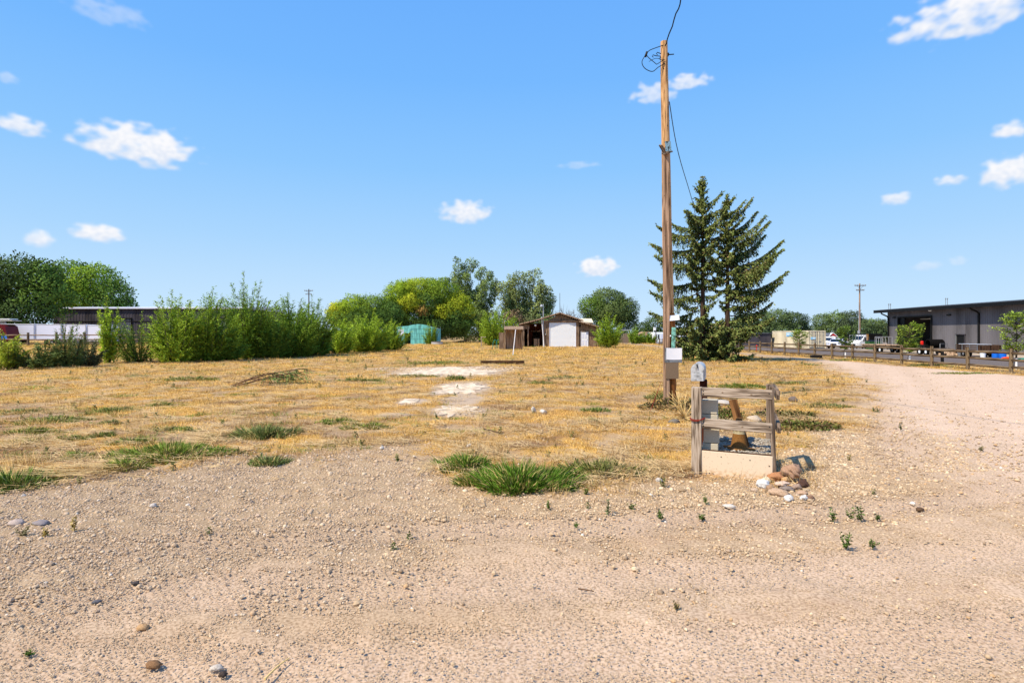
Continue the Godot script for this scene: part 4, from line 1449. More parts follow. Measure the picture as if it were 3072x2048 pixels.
	add("wire_loop", tube(smooth_path([Vector3(-0.56, 8.4, 0.08), Vector3(-0.68, 8.2, 0.1), Vector3(-0.62, 8.03, 0.12), Vector3(-0.44, 7.95, 0.12), Vector3(-0.3, 8.05, 0.12), Vector3(-0.13, 8.16, 0.09)], 4), taper(21, 0.009, 0.009), 6), M.wire, t)
	add("wire_loop", tube(smooth_path([Vector3(-0.12, 8.62, 0.06), Vector3(-0.3, 8.55, 0.08), Vector3(-0.5, 8.47, 0.08), Vector3(-0.57, 8.38, 0.06)], 4), taper(13, 0.009, 0.009), 6), M.wire, t)
	add("wire_loop", tube(smooth_path([Vector3(-0.5, 8.22, 0.05), Vector3(-0.35, 8.29, 0.06), Vector3(-0.22, 8.27, 0.06), Vector3(-0.11, 8.22, 0.06)], 4), taper(13, 0.006, 0.006), 5), M.wire, t)
	add("splice", tube([Vector3(-0.59, 8.33, 0.06), Vector3(-0.55, 8.45, 0.06)], [0.028, 0.024], 8), M.black, t)
	# overhead cables
	var a := smooth_path([Vector3(3.66, 8.58, -13.55), Vector3(3.60, 8.72, -12.4), Vector3(3.56, 8.88, -11.2), Vector3(3.4, 9.3, -7.0), Vector3(3.1, 10.2, 2.0)], 6)
	var wob := []
	for i in a.size():
		wob.append(a[i] + Vector3(sin(i * 1.9) * 0.012, cos(i * 1.3) * 0.01, 0))
	tag(add("overhead_cable", tube(wob, taper(wob.size(), 0.014, 0.014), 6), M.wire), "black twisted cable rising from the wooden pole's top towards the road", "cable", "cables on the wooden pole")
	var b := smooth_path([Vector3(3.78, 7.28, -13.6), Vector3(5.0, 7.12, -17.0), Vector3(7.7, 7.12, -24.0), Vector3(11.6, 7.6, -35.0), Vector3(18.0, 8.4, -52.0)], 6)
	tag(add("overhead_cable", tube(b, taper(b.size(), 0.011, 0.013), 6), M.wire), "thin black cable running from the wooden pole back into the spruces", "cable", "cables on the wooden pole")


func smooth_path(p: Array, per: int) -> Array:
	var out := []
	for i in range(p.size() - 1):
		var a: Vector3 = p[maxi(i - 1, 0)]
		var d: Vector3 = p[mini(i + 2, p.size() - 1)]
		for k in per:
			out.append(p[i].cubic_interpolate(p[i + 1], a, d, float(k) / per))
	out.append(p[p.size() - 1])
	return out


func sheet_of_paper(w: float, h: float) -> ArrayMesh:   # slightly curled sheet, 3 mm thick, facing +z
	var st := st_new(false)
	var n := 6
	for side in [1.0, -1.0]:
		for i in n:
			var x0 := (float(i) / n - 0.5) * w
			var x1 := (float(i + 1) / n - 0.5) * w
			var z0: float = 0.008 * pow(absf(x0 / w * 2.0), 2.0) + 0.0015 * side
			var z1: float = 0.008 * pow(absf(x1 / w * 2.0), 2.0) + 0.0015 * side
			if side > 0.0:
				quad(st, Vector3(x0, -h / 2, z0), Vector3(x0, h / 2, z0), Vector3(x1, h / 2, z1), Vector3(x1, -h / 2, z1))
			else:
				quad(st, Vector3(x1, -h / 2, z1), Vector3(x1, h / 2, z1), Vector3(x0, h / 2, z0), Vector3(x0, -h / 2, z0))
	st.set_smooth_group(-1)
	st_box(st, Vector3(0, h / 2, 0.004), Vector3(w, 0.003, 0.004))
	st_box(st, Vector3(0, -h / 2, 0.004), Vector3(w, 0.003, 0.004))
	return st_done(st)


# ---------------------------------------------------------------- mailbox corner

func plank(called: String, length: float, w: float, d: float, m: Material, parent: Node3D, at: Vector3, along_x := true, turn := 0.0, tilt := 0.0) -> MeshInstance3D:
	# a board with its grain along its own y, laid along x (or left upright)
	var o := add(called, bevel_box(Vector3(w, length, d), 0.006), m, parent, at)
	var b := Basis(Vector3.UP, turn)
	if along_x:
		b = b * Basis(Vector3.BACK, -PI / 2 + tilt)
	else:
		b = b * Basis(Vector3.BACK, tilt)
	o.basis = b
	return o


func make_mailbox_corner() -> void:
	rng.seed = 404
	var turn := deg_to_rad(-22.0)
	var o := on(Vector3(2.27, 0, -6.96))
	var fr := Transform3D(Basis(Vector3.UP, turn), o)
	var t := thing("planter_frame", "weathered grey plank frame with a beige panel around gravel, by the mailbox", "planter frame", o, turn)
	var post := plank("corner_post", 1.30, 0.118, 0.118, M.grey_wood, t, Vector3(0, 0.405, 0), false)
	var wire := add("wire_tie", tube(smooth_path([Vector3(-0.072, 0.27, 0.0), Vector3(-0.06, 0.262, 0.068), Vector3(0.0, 0.252, 0.074), Vector3(0.062, 0.258, 0.067), Vector3(0.1, 0.28, 0.03)], 4), taper(17, 0.007, 0.007), 6), M.red_wire, post)
	wire.set_meta("label", "rusty red wire wrapped round the corner post")
	add("wire_tie", tube(smooth_path([Vector3(-0.07, 0.258, 0.0), Vector3(-0.06, 0.247, 0.069), Vector3(0.01, 0.240, 0.073), Vector3(0.064, 0.268, 0.066), Vector3(0.085, 0.268, -0.02)], 4), taper(17, 0.006, 0.006), 6), M.red_wire, post)
	plank("front_upright", 1.32, 0.05, 0.09, M.grey_wood_dark, t, Vector3(0.855, 0.43, -0.012), false, 0.0, 0.028)
	plank("front_rail", 0.80, 0.112, 0.04, M.grey_wood, t, Vector3(0.445, 0.995, 0.02), true, 0.0, -0.004)
	plank("front_rail", 0.79, 0.118, 0.04, M.grey_wood, t, Vector3(0.45, 0.610, 0.02), true, 0.0, -0.02)
	plank("side_rail", 0.95, 0.112, 0.04, M.grey_wood_dark, t, Vector3(0.905, 0.99, -0.46), true, PI / 2)
	plank("side_rail", 0.95, 0.118, 0.04, M.grey_wood_dark, t, Vector3(0.915, 0.605, -0.46), true, PI / 2)
	plank("back_post", 1.28, 0.09, 0.09, M.grey_wood_dark, t, Vector3(0.86, 0.40, -0.92), false)
	plank("side_board", 0.95, 0.27, 0.03, M.grey_wood_dark, t, Vector3(-0.02, 0.13, -0.5), true, PI / 2)
	plank("side_board", 0.9, 0.27, 0.03, M.grey_wood_dark, t, Vector3(0.868, 0.13, -0.5), true, PI / 2)
	plank("side_board", 0.9, 0.27, 0.03, M.grey_wood_dark, t, Vector3(0.43, 0.13, -0.95), true)
	for q in [[0.08, 1.01], [0.08, 0.975], [0.08, 0.63], [0.08, 0.59], [0.81, 1.01], [0.815, 0.62]]:
		add("nail_head", bevel_box(Vector3(0.012, 0.012, 0.008), 0.003), M.dark, t, Vector3(q[0], q[1], 0.042))
	for q in [[0.30, 1.0, 0.008], [0.62, 0.985, 0.009], [0.52, 0.6, 0.009]]:
		add("knot", rock_mesh(q[2] * 1.5, q[2], 0.002, int(q[0] * 90), 0.1, 6), M.barn_wood, t, Vector3(q[0], q[1], 0.0402))
	var pn := add("front_panel", bevel_box(Vector3(0.79, 0.335, 0.014), 0.003), M.panel, t, Vector3(0.453, 0.115, 0.035), Vector3(0.02, 0, -0.012))
	pn.set_meta("label", "plain beige sheet closing the foot of the frame")
	add("panel_edge", bevel_box(Vector3(0.79, 0.012, 0.03), 0.003), M.dark_timber, t, Vector3(0.453, 0.288, 0.02), Vector3(0, 0, -0.012))
	for q in [[-0.17, 0.11], [0.15, 0.10], [0.36, 0.05], [-0.3, -0.1], [-0.2, -0.13]]:
		add("nail_head", bevel_box(Vector3(0.012, 0.012, 0.006), 0.002), M.dark, pn, Vector3(q[0], q[1], 0.008))
	# gravel fill
	var st := st_new(false)
	var n := 14
	var h := func(i, j) -> Vector3:
		var x := lerpf(0.0, 0.86, float(i) / n)
		var z := lerpf(0.0, -0.93, float(j) / n)
		return fr * Vector3(x, 0.258 + 0.035 * soft.get_noise_2d(x * 4.0, z * 4.0) + 0.05 * float(j) / n, z)
	for i in n:
		for j in n:
			quad(st, h.call(i, j), h.call(i, j + 1), h.call(i + 1, j + 1), h.call(i + 1, j))
	tag(add("gravel_bed", st_done(st), M.barn_trim), "grey gravel filling the plank frame", "", "", "stuff")
	var xf := []
	var pc := PackedColorArray()
	for i in 2600:
		var u := rng.randf() * n * 0.999
		var v := rng.randf() * n * 0.999
		var p: Vector3 = h.call(u, v)
		var s := rnd(0.008, 0.019)
		xf.append(Transform3D(Basis.from_euler(Vector3(rnd(-0.4, 0.4), rnd(0, TAU), rnd(-0.4, 0.4))).scaled(Vector3(s, s * 0.7, s)), p + Vector3(0, s * 0.3, 0)))
		var l := rnd(0.16, 0.42)
		pc.append(Color(l * 1.12, l, l * 0.84))
	tag(copies("gravel", pebble(1), M.stone, xf, pc), "loose grey stones on the frame's gravel fill", "", "", "stuff")
	# concrete blocks stacked behind the corner post
	var names := ["lowest", "second from the bottom", "middle", "fourth from the bottom", "topmost"]
	for k in 5:
		var p := fr * Vector3(0.155 + [0.012, 0.0, 0.008, -0.006, -0.01][k], 0.09 + 0.178 * k, -0.19)
		var blk := thing("concrete_block", "grey concrete block behind the corner post, %s of its stack" % names[k], "concrete block", p, turn + [0.03, -0.02, 0.05, 0.01, -0.03][k], "concrete blocks stacked in the frame")
		add("block", bevel_box(Vector3(0.185, 0.172, 0.19), 0.006), M.block, blk)
	# mailbox on its dark post
	var mp := on(Vector3(2.335, 0, -7.12))
	var mb := thing("mailbox", "dented silver metal mailbox with a rounded top on a dark post", "mailbox", mp, turn)
	plank("post", 1.32, 0.09, 0.09, M.barn_red, mb, Vector3(0.06, 0.46, -0.16), false)
	var w := 0.078
	var arc := PackedVector2Array()
	arc.append(Vector2(-w, 0))
	for i in 13:
		var a := PI - PI * i / 12.0
		arc.append(Vector2(cos(a) * w * (1.0 + 0.015 * sin(i * 2.0)), 0.118 + sin(a) * 0.088))
	arc.append(Vector2(w, 0))
	var body := prism(arc, 0.46)
	var mbx := add("box", body, M.galv, mb, Vector3(0, 1.12, 0.0), Vector3(0.02, 0, 0.01))
	var lip := PackedVector2Array()
	for p in arc:
		lip.append(Vector2(p.x * 1.05, (p.y - 0.08) * 1.05 + 0.081))
	add("rim", prism(lip, 0.02), M.galv, mbx, Vector3(0, 0, 0.004))
	var door_arc := PackedVector2Array()
	for p in arc:
		door_arc.append(Vector2(p.x * 0.955, (p.y - 0.08) * 0.955 + 0.08))
	var door := add("door", prism(door_arc, 0.012), M.galv, mb, Vector3(-0.002, 1.112, 0.018), Vector3(0.04, 0, 0.02))
	add("door_crease", bevel_box(Vector3(0.142, 0.009, 0.008), 0.003), M.galv, door, Vector3(0, 0.088, 0.003))
	add("door_fold", bevel_box(Vector3(0.146, 0.082, 0.006), 0.002), M.galv, door, Vector3(0, 0.04, 0.003))
	add("latch", tube([Vector3(0, 0.205, -0.01), Vector3(0.0, 0.205, 0.014), Vector3(0.004, 0.165, 0.014)], [0.007, 0.008, 0.006], 6), M.dark, door)
	var tm := TextMesh.new()
	var fnt := SystemFont.new()
	fnt.font_names = PackedStringArray(["Droid Sans"])
	tm.font = fnt
	tm.text = "U.S. MAIL"
	tm.font_size = 16
	tm.pixel_size = 0.0011
	tm.depth = 0.002
	add("lettering", tm, M.steel, door, Vector3(0, 0.058, 0.007))
	add("flag", bevel_box(Vector3(0.004, 0.11, 0.02), 0.001), M.steel, mbx, Vector3(w + 0.004, 0.09, -0.12), Vector3(-0.8, 0, 0))
	# traffic cone and leaning plank inside the frame
	var cone := thing("traffic_cone", "faded dirty orange traffic cone with a worn white collar", "traffic cone", Vector3(2.82, 0.275, -7.03), 0.3)
	add("foot", bevel_box(Vector3(0.28, 0.028, 0.27), 0.012), M.cone, cone, Vector3(0, 0.016, 0), Vector3(0, 0, -0.04))
	add("body", lathe([Vector2(0.108, 0.02), Vector2(0.096, 0.05), Vector2(0.077, 0.17), Vector2(0.072, 0.2)], 20), M.cone, cone)
	add("collar", lathe([Vector2(0.0735, 0.198), Vector2(0.0735, 0.2), Vector2(0.052, 0.31), Vector2(0.051, 0.312)], 20), M.cone_band, cone)
	add("tip", lathe([Vector2(0.051, 0.308), Vector2(0.036, 0.385), Vector2(0.03, 0.39), Vector2(0.0, 0.39)], 18), M.cone, cone)
	var lean := thing("leaning_plank", "short brown plank leaning behind the traffic cone", "plank", Vector3(2.985, 0.275, -7.12))
	var lp := plank("board", 0.66, 0.10, 0.055, M.plank_brown, lean, Vector3(-0.075, 0.275, -0.13), false)
	lp.basis = Basis(Vector3.UP, -0.35) * Basis(Vector3.RIGHT, -0.42) * Basis(Vector3.BACK, 0.23)
	# stones heaped at the frame's right foot: label, photo spot, half sizes, colour
	var rocks := [
		["big white rounded boulder touching the beige panel's right end", Vector3(2.78, 0, -6.28), 0.072, 0.055, 0.065, Color(0.92, 0.92, 0.92), 0.10],
		["cream stone wedged behind the big white boulder", Vector3(2.92, 0, -6.51), 0.06, 0.04, 0.05, Color(0.92, 0.89, 0.78), 0.2],
		["rusty orange brown rock against the beige panel", Vector3(3.04, 0, -6.52), 0.088, 0.055, 0.06, Color(0.75, 0.54, 0.39), 0.28],
		["largest angular brown rock at the top of the heap", Vector3(3.25, 0, -6.55), 0.105, 0.09, 0.09, Color(0.71, 0.58, 0.49), 0.32],
		["small mustard yellow rock in the middle of the heap", Vector3(3.11, 0, -6.44), 0.045, 0.032, 0.04, Color(0.81, 0.66, 0.48), 0.2],
		["long smooth tan rock lying at the front of the heap", Vector3(2.82, 0, -5.97), 0.098, 0.045, 0.055, Color(0.78, 0.67, 0.57), 0.12],
		["small bright white rock at the tip of the long tan one", Vector3(2.84, 0, -5.81), 0.046, 0.034, 0.04, Color(0.92, 0.92, 0.92), 0.15],
		["pale flat slab rock above the long tan one", Vector3(3.00, 0, -6.28), 0.085, 0.022, 0.055, Color(0.88, 0.78, 0.70), 0.2],
		["rough grey flat rock between the pale slab and the tan rock", Vector3(2.98, 0, -6.14), 0.075, 0.03, 0.05, Color(0.58, 0.53, 0.50), 0.3],
		["round brown rock beside the big white boulder", Vector3(2.81, 0, -6.15), 0.042, 0.04, 0.04, Color(0.69, 0.57, 0.46), 0.15],
		["flat tan pebble rock left of the big white boulder", Vector3(2.62, 0, -6.12), 0.042, 0.025, 0.035, Color(0.80, 0.71, 0.62), 0.12],
		["dark brown blocky rock at the heap's far right", Vector3(3.23, 0, -6.27), 0.058, 0.055, 0.05, Color(0.35, 0.26, 0.23), 0.3],
		["flat tan rock in front of the dark brown blocky one", Vector3(3.08, 0, -6.01), 0.058, 0.024, 0.04, Color(0.78, 0.66, 0.56), 0.12],
		["small knobbly white rock at the heap's right front", Vector3(3.01, 0, -5.83), 0.036, 0.028, 0.03, Color(0.92, 0.92, 0.92), 0.3],
		["small brown rock next to the knobbly white one", Vector3(3.08, 0, -5.84), 0.036, 0.024, 0.03, Color(0.57, 0.45, 0.38), 0.2],
		["grey brown rock between the angular rock and the dark one", Vector3(3.12, 0, -6.20), 0.05, 0.036, 0.04, Color(0.67, 0.58, 0.52), 0.28],
		["mauve pink rock tucked against the front upright", Vector3(3.17, 0, -6.61), 0.03, 0.045, 0.03, Color(0.73, 0.61, 0.61), 0.22],
		["dark little rock at the foot of the front upright", Vector3(3.14, 0, -6.67), 0.036, 0.04, 0.035, Color(0.31, 0.26, 0.25), 0.25],
		["small tan rock under the dark brown blocky one", Vector3(3.18, 0, -6.12), 0.04, 0.016, 0.026, Color(0.75, 0.67, 0.57), 0.15],
	]
	var k := 0
	for r in rocks:
		k += 1
		var turn_r := rnd(-0.5, 0.5)
		var tl := 0.0
		if k == 6:
			turn_r = -0.55
			tl = -0.12
		var m := tinted(r[5], M.speck, Vector3(3, 3, 3), 0.92)
		var rk := add("rock", rock_mesh(r[2], r[3], r[4], 500 + k * 7, r[6] + 0.1, 14), m, null, on(r[1], r[3] * 0.72 + (0.06 if k == 4 else 0.0) + (0.03 if k in [3, 5, 8] else 0.0)), Vector3(0, turn_r, tl))
		tag(rk, r[0], "rock", "rocks heaped at the frame's foot")
	# broken pale concrete and a boulder behind the frame
	var lumps_ := [["long white broken concrete lump lying behind the frame", Vector3(5.04, 0, -13.57), 0.29, 0.075, 0.2, Color(0.84, 0.81, 0.77), 0.22, 0.25], ["white broken concrete chunk seen between the frame's rails", Vector3(4.73, 0, -11.07), 0.15, 0.085, 0.12, Color(0.84, 0.77, 0.68), 0.25, 0.1], ["lone round grey boulder out in the dry grass past the frame", Vector3(7.07, 0, -14.24), 0.11, 0.085, 0.1, Color(0.48, 0.44, 0.42), 0.15, 0.0], ["crumpled dark scrap lying behind the white concrete chunk", Vector3(5.23, 0, -11.89), 0.13, 0.05, 0.1, Color(0.13, 0.11, 0.12), 0.4, 0.3]]
	for r in lumps_:
		k += 1
		var rk := add("rock" if k != 23 else "dark_scrap", rock_mesh(r[2], r[3], r[4], 700 + k * 3, r[6], 12), tinted(r[5], M.speck, Vector3(2, 2, 2), 0.92), null, on(r[1], r[3] * 0.6), Vector3(0, r[7], -0.1))
		tag(rk, r[0], "rock" if k != 23 else "scrap")


# ---------------------------------------------------------------- things lying about the field

func pad(at: Vector3, rx: float, rz: float, sd: int) -> ArrayMesh:
	var poly := PackedVector2Array()
	for i in 72:
		var a := TAU * i / 72.0
		var sq := 1.0 / maxf(absf(cos(a)), absf(sin(a)))
		var r := lerpf(1.0, sq, 0.4) * (0.8 + 0.34 * soft.get_noise_2d(cos(a) * 1.6 + sd, sin(a) * 1.6) + 0.3 * fine.get_noise_2d(cos(a) * 5.0 + sd, sin(a) * 5.0))
		poly.append(Vector2(cos(a) * rx * r, sin(a) * rz * r))
	var ix := Geometry2D.triangulate_polygon(poly)
	var st := st_new(true)
	var p3 := func(i) -> Vector3: return on(at + Vector3(poly[i].x, 0, poly[i].y), 0.018)
	for k in range(0, ix.size(), 3):
		var a: Vector3 = p3.call(ix[k])
		var b: Vector3 = p3.call(ix[k + 1])
		var c: Vector3 = p3.call(ix[k + 2])
		if (b - a).cross(c - a).y > 0.0:
			tri(st, a, c, b)
		else:
			tri(st, a, b, c)
	for i in poly.size():
		var a: Vector3 = p3.call(i)
		var b: Vector3 = p3.call((i + 1) % poly.size())
		quad(st, b + Vector3.DOWN * 0.08, b, a, a + Vector3.DOWN * 0.08)
	return st_done(st)


func make_field_things() -> void:
	rng.seed = 505
	var k := 0
	for s in [["wide bare pad of old pale concrete in the dry grass", Vector3(-2.95, 0, -26.27), 2.6, 3.7], ["middle pad of old pale concrete, nearer than the wide one", Vector3(-1.59, 0, -17.95), 0.80, 2.1], ["nearest pad of old pale concrete in the dry grass", Vector3(-1.25, 0, -12.68), 0.56, 0.95], ["small scrap of bare concrete to the left of the pads", Vector3(-2.58, 0, -14.24), 0.27, 0.6]]:
		k += 1
		tag(add("concrete_pad", pad(s[1], s[2], s[3], k * 5), M.slab), s[0], "concrete pad", "old concrete pads", "structure")
	var tie := thing("timber_beam", "dark weathered timber beam lying past the wide concrete pad", "timber", on(Vector3(-0.55, 0, -32.47)), 0.04)
	plank("beam", 2.5, 0.2, 0.22, M.dark_timber, tie, Vector3(0, 0.1, 0))
	# cut branches with their leaves
	var br := thing("cut_branches", "heap of cut brown branches with wilting green leaves in the dry grass", "branch pile", on(Vector3(-8.63, 0, -19.66)))
	var o := br.position
	var st := st_new(false)
	var f := Fol.new()
	var mains := [[Vector3(-9.28, 0, -18.65), Vector3(-8.23, 0.36, -19.00), Vector3(-7.23, 0.52, -19.80), 0.034], [Vector3(-9.13, 0, -18.41), Vector3(-8.25, 0.22, -18.80), Vector3(-7.58, 0.39, -19.40), 0.03], [Vector3(-9.18, 0, -19.66), Vector3(-8.13, 0.28, -19.30), Vector3(-7.41, 0.37, -19.80), 0.022], [Vector3(-9.44, 0, -19.66), Vector3(-8.83, 0.28, -19.60), Vector3(-8.52, 0.30, -20.00), 0.02]]
	for m in mains:
		var p := smooth_path([m[0] - o, m[1] - o, m[2] - o], 6)
		st_tube(st, p, taper(p.size(), m[3], 0.008), 6)
		for i in range(5, p.size()):
			for j in 2:
				var e: Vector3 = p[i] + Vector3(rnd(-0.1, 0.7), rnd(-0.35, 0.1), rnd(-0.4, 0.5))
				st_tube(st, [p[i], p[i].lerp(e, 0.5) + Vector3(0, 0.04, 0), e], [0.009, 0.007, 0.004], 4)
				if p[i].x > 0.3:
					_shoot(f, p[i], (e - p[i]).normalized(), 0.7, 0.10, Color(0.10, 0.15, 0.045), 0.2)
	for i in 30:
		var a := Vector3(rnd(-0.8, 1.0), rnd(0.0, 0.22), rnd(-0.4, 0.4))
		var b := a + Vector3(rnd(-0.7, 0.9), rnd(-0.1, 0.1), rnd(-0.35, 0.35))
		a.y = maxf(a.y, 0.02)
		b.y = maxf(b.y, 0.015)
		st_tube(st, [a, a.lerp(b, 0.5) + Vector3(0, rnd(0.0, 0.08), 0), b], [0.009, 0.008, 0.004], 4)
	for i in 26:
		_shoot(f, Vector3(rnd(0.3, 1.3), rnd(0.02, 0.2), rnd(-0.4, 0.45)), (rdir() + Vector3(0.4, 0.3, 0)).normalized(), 0.45, 0.10, Color(0.10, 0.15, 0.045).lerp(Color(0.16, 0.24, 0.04), rng.randf()), 0.3)
	add("sticks", st_done(st), M.twig, br)
	add("leaves", f.mesh(), M.leaves, br)
	# dry vine at the pole's foot, and the tumbleweed caught in it
	ivy("ivy_patch", "dark trailing vine at the foot of the wooden pole", Vector3(3.81, 0, -12.84), 0.95, 0.5, 0.32, 420, Color(0.10, 0.12, 0.04), Color(0.20, 0.13, 0.07))
	ivy("ivy_patch", "green trailing vine seen through the frame beside the white concrete lump", Vector3(4.27, 0, -11.61), 0.55, 0.35, 0.26, 260, Color(0.09, 0.14, 0.03), Color(0.16, 0.12, 0.05))
	ivy("ivy_patch", "low mat of green vine spreading out past the frame's right side", Vector3(5.29, 0, -10.36), 0.72, 0.42, 0.12, 420, Color(0.12, 0.165, 0.035), Color(0.20, 0.15, 0.06))
	ivy("ivy_patch", "brownish vine strip running from the frame towards the green mat", Vector3(5.62, 0, -11.70), 0.62, 0.35, 0.12, 240, Color(0.11, 0.14, 0.04), Color(0.24, 0.16, 0.07))
	var tw := thing("tumbleweed", "pale dry tumbleweed twigs between the pole and the mailbox frame", "tumbleweed", on(Vector3(3.48, 0, -11.42)))
	var ts := st_new(false)
	for i in 22:
		var d := (rdir() + Vector3(0.25, 0.7, 0)).normalized()
		var p0 := Vector3(0, 0.02, 0)
		var p1 := p0 + d * rnd(0.25, 0.45)
		var p2 := p1 + (d + rdir() * 0.6).normalized() * rnd(0.15, 0.3)
		p1.y = maxf(p1.y, 0.03)
		p2.y = maxf(p2.y, 0.03)
		st_tube(ts, [p0, p1, p2], [0.008, 0.006, 0.003], 4)
		for j in 3:
			var q := p1 + (d + rdir() * 0.9).normalized() * rnd(0.1, 0.25)
			q.y = maxf(q.y, 0.02)
			st_tube(ts, [p1, q], [0.004, 0.002], 4)
	add("twigs", st_done(ts), M.straw_twig, tw).set_meta("kind", "stuff")
	# loose sticks
	for q in [["pale bent stick lying by the bright green grass clump", [Vector3(1.24, 0, -6.74), Vector3(1.47, 0, -6.86), Vector3(1.84, 0, -7.17)], 0.011, M.straw_twig], ["second pale stick crossing behind the bent one", [Vector3(1.77, 0, -7.26), Vector3(1.92, 0, -7.21), Vector3(2.10, 0, -7.00)], 0.009, M.straw_twig], ["long straw stalk lying on the dirt at the bottom edge", [Vector3(-1.21, 0, -2.77), Vector3(-1.19, 0, -2.88), Vector3(-1.16, 0, -2.95)], 0.006, M.straw_twig], ["thin brown twig lying on the bare dirt", [Vector3(0.44, 0, -3.76), Vector3(0.48, 0, -3.75), Vector3(0.54, 0, -3.73)], 0.006, M.twig], ["dark forked twig lying in the dry grass before the pads", [Vector3(-0.50, 0, -10.07), Vector3(-0.34, 0, -9.86), Vector3(-0.19, 0, -9.60)], 0.012, M.bark_dark]]:
		var p := []
		for v in q[1]:
			p.append(on(v, q[2] + 0.012))
		tag(add("stick", tube(smooth_path(p, 4), taper(9, q[2], q[2] * 0.5), 6), q[3]), q[0], "stick")
	# thin reddish stem against the pole
	tag(add("dry_stem", tube([on(Vector3(3.02, 0, -12.40), 0.0), on(Vector3(3.34, 0, -13.02), 0.35), on(Vector3(3.48, 0, -13.20), 0.62)], [0.009, 0.007, 0.003], 5), M.red_wire), "thin reddish dry stem leaning at the wooden pole's left foot", "stem")
	# scraps of litter
	for q in [["white scrap standing up in the dry grass, with the green sprout", Vector3(0.47, 0, -12.19), 0.05, 0.14, 0.6], ["crumpled white scrap lying just right of the upright scrap", Vector3(0.68, 0, -12.09), 0.1, 0.08, -0.6], ["small white scrap in the dry grass before the pads", Vector3(-1.88, 0, -8.19), 0.03, 0.05, 0.3], ["pale scrap lying behind the big green grass clump", Vector3(-0.64, 0, -8.43), 0.05, 0.05, 0.2]]:
		tag(add("scrap", rock_mesh(q[2], q[3] * 0.7, 0.03, int(q[2] * 900), 0.4, 7), M.white_dirty, null, on(q[1], q[3] * 0.5), Vector3(0.2, 0.3, q[4])), q[0], "scrap", "white scraps in the grass")
	# larger loose stones on the gravel
	var stones := [
		["flat white stone at the frame's far left edge on the gravel", Vector3(-4.43, 0, -5.06), 0.075, 0.03, 0.05, Color(0.76, 0.70, 0.67)], ["flat pale grey stone just right of the flat white one", Vector3(-4.21, 0, -5.06), 0.075, 0.025, 0.05, Color(0.60, 0.57, 0.58)],
		["brown lumpy stone near the bottom edge on the dirt", Vector3(-1.83, 0, -2.89), 0.042, 0.02, 0.028, Color(0.56, 0.43, 0.31)], ["flat white stone near the bottom edge of the dirt", Vector3(-1.50, 0, -2.87), 0.033, 0.014, 0.02, Color(0.82, 0.78, 0.73)],
		["cream stone in the middle of the gravel, above the lumpy brown one", Vector3(-2.14, 0, -3.28), 0.035, 0.018, 0.028, Color(0.76, 0.62, 0.46)], ["rounded white stone where the dark gravel meets the grass", Vector3(-3.53, 0, -5.57), 0.035, 0.024, 0.03, Color(0.82, 0.79, 0.76)],
		["dark blue grey stone in the gravel", Vector3(-2.64, 0, -3.60), 0.03, 0.011, 0.02, Color(0.40, 0.40, 0.43)], ["small dark stone above the blue grey one", Vector3(-2.56, 0, -3.85), 0.024, 0.012, 0.02, Color(0.36, 0.33, 0.32)],
		["white stone on the gravel below the beige panel", Vector3(2.12, 0, -5.53), 0.058, 0.02, 0.035, Color(0.87, 0.84, 0.80)], ["white knobbly stone by the pale bent stick", Vector3(1.69, 0, -6.52), 0.045, 0.03, 0.035, Color(0.87, 0.85, 0.82)],
		["flat tan stone between the bent stick and the corner post", Vector3(1.85, 0, -6.14), 0.045, 0.02, 0.032, Color(0.68, 0.58, 0.46)], ["pale grey stone lying below the vine at the pole's foot", Vector3(3.14, 0, -10.95), 0.11, 0.05, 0.07, Color(0.50, 0.48, 0.45)],
		["brown clod of dirt on the right of the dirt drive", Vector3(3.92, 0, -5.44), 0.05, 0.02, 0.03, Color(0.42, 0.33, 0.25)], ["small black stone at the bottom edge of the dirt", Vector3(-1.44, 0, -2.82), 0.022, 0.014, 0.02, Color(0.30, 0.26, 0.24)],
	]
	k = 0
	for s in stones:
		k += 1
		tag(add("stone", rock_mesh(s[2], s[3], s[4], 40 + k * 11, 0.2, 9), tinted(s[5], M.speck, Vector3(4, 4, 4), 0.92), null, on(s[1], s[3] * 0.55), Vector3(0, rnd(-0.6, 0.6), 0)), s[0], "stone", "larger stones on the gravel")


func ivy(called: String, label: String, at: Vector3, rx: float, rz: float, h: float, n: int, c1: Color, c2: Color) -> void:
	var t := thing(called, label, "vine", on(at))
	var f := Fol.new()
	var st := st_new(false)
	for i in n:
		var a := rnd(0, TAU)
		var r := sqrt(rng.randf())
		var p := Vector3(cos(a) * rx * r, 0, sin(a) * rz * r)
		var lump := 0.55 + 0.6 * soft.get_noise_2d(p.x * 3.0 + at.x, p.z * 3.0)
		p.y = 0.02 + h * lump * (1.0 - r * r * 0.8) * rnd(0.4, 1.0)
		for j in 3:
			var al := (rdir() + Vector3(0, 0.3, 0)).normalized()
			var s := rnd(0.03, 0.06)
			var sd := al.cross(rdir()).normalized() * s * 0.4
			f.leaf(p + rdir() * 0.04, al * s, sd, (Vector3.UP + rdir() * 0.7).normalized(), shade(c1.lerp(c2, pow(rng.randf(), 1.5)), rnd(0.6, 1.4)))
		if i % 8 == 0:
			var q := p + Vector3(rnd(-0.25, 0.25), rnd(-0.1, 0.1), rnd(-0.25, 0.25))
			q.y = maxf(q.y, 0.01)
			st_tube(st, [Vector3(p.x, maxf(p.y - 0.08, 0.0), p.z), p.lerp(q, 0.5) + Vector3(0, 0.04, 0), q], [0.006, 0.005, 0.003], 4)
	add("stems", st_done(st), M.twig, t).set_meta("kind", "stuff")
	add("foliage", f.mesh(), M.leaves, t)


# ---------------------------------------------------------------- green plants in the dry grass

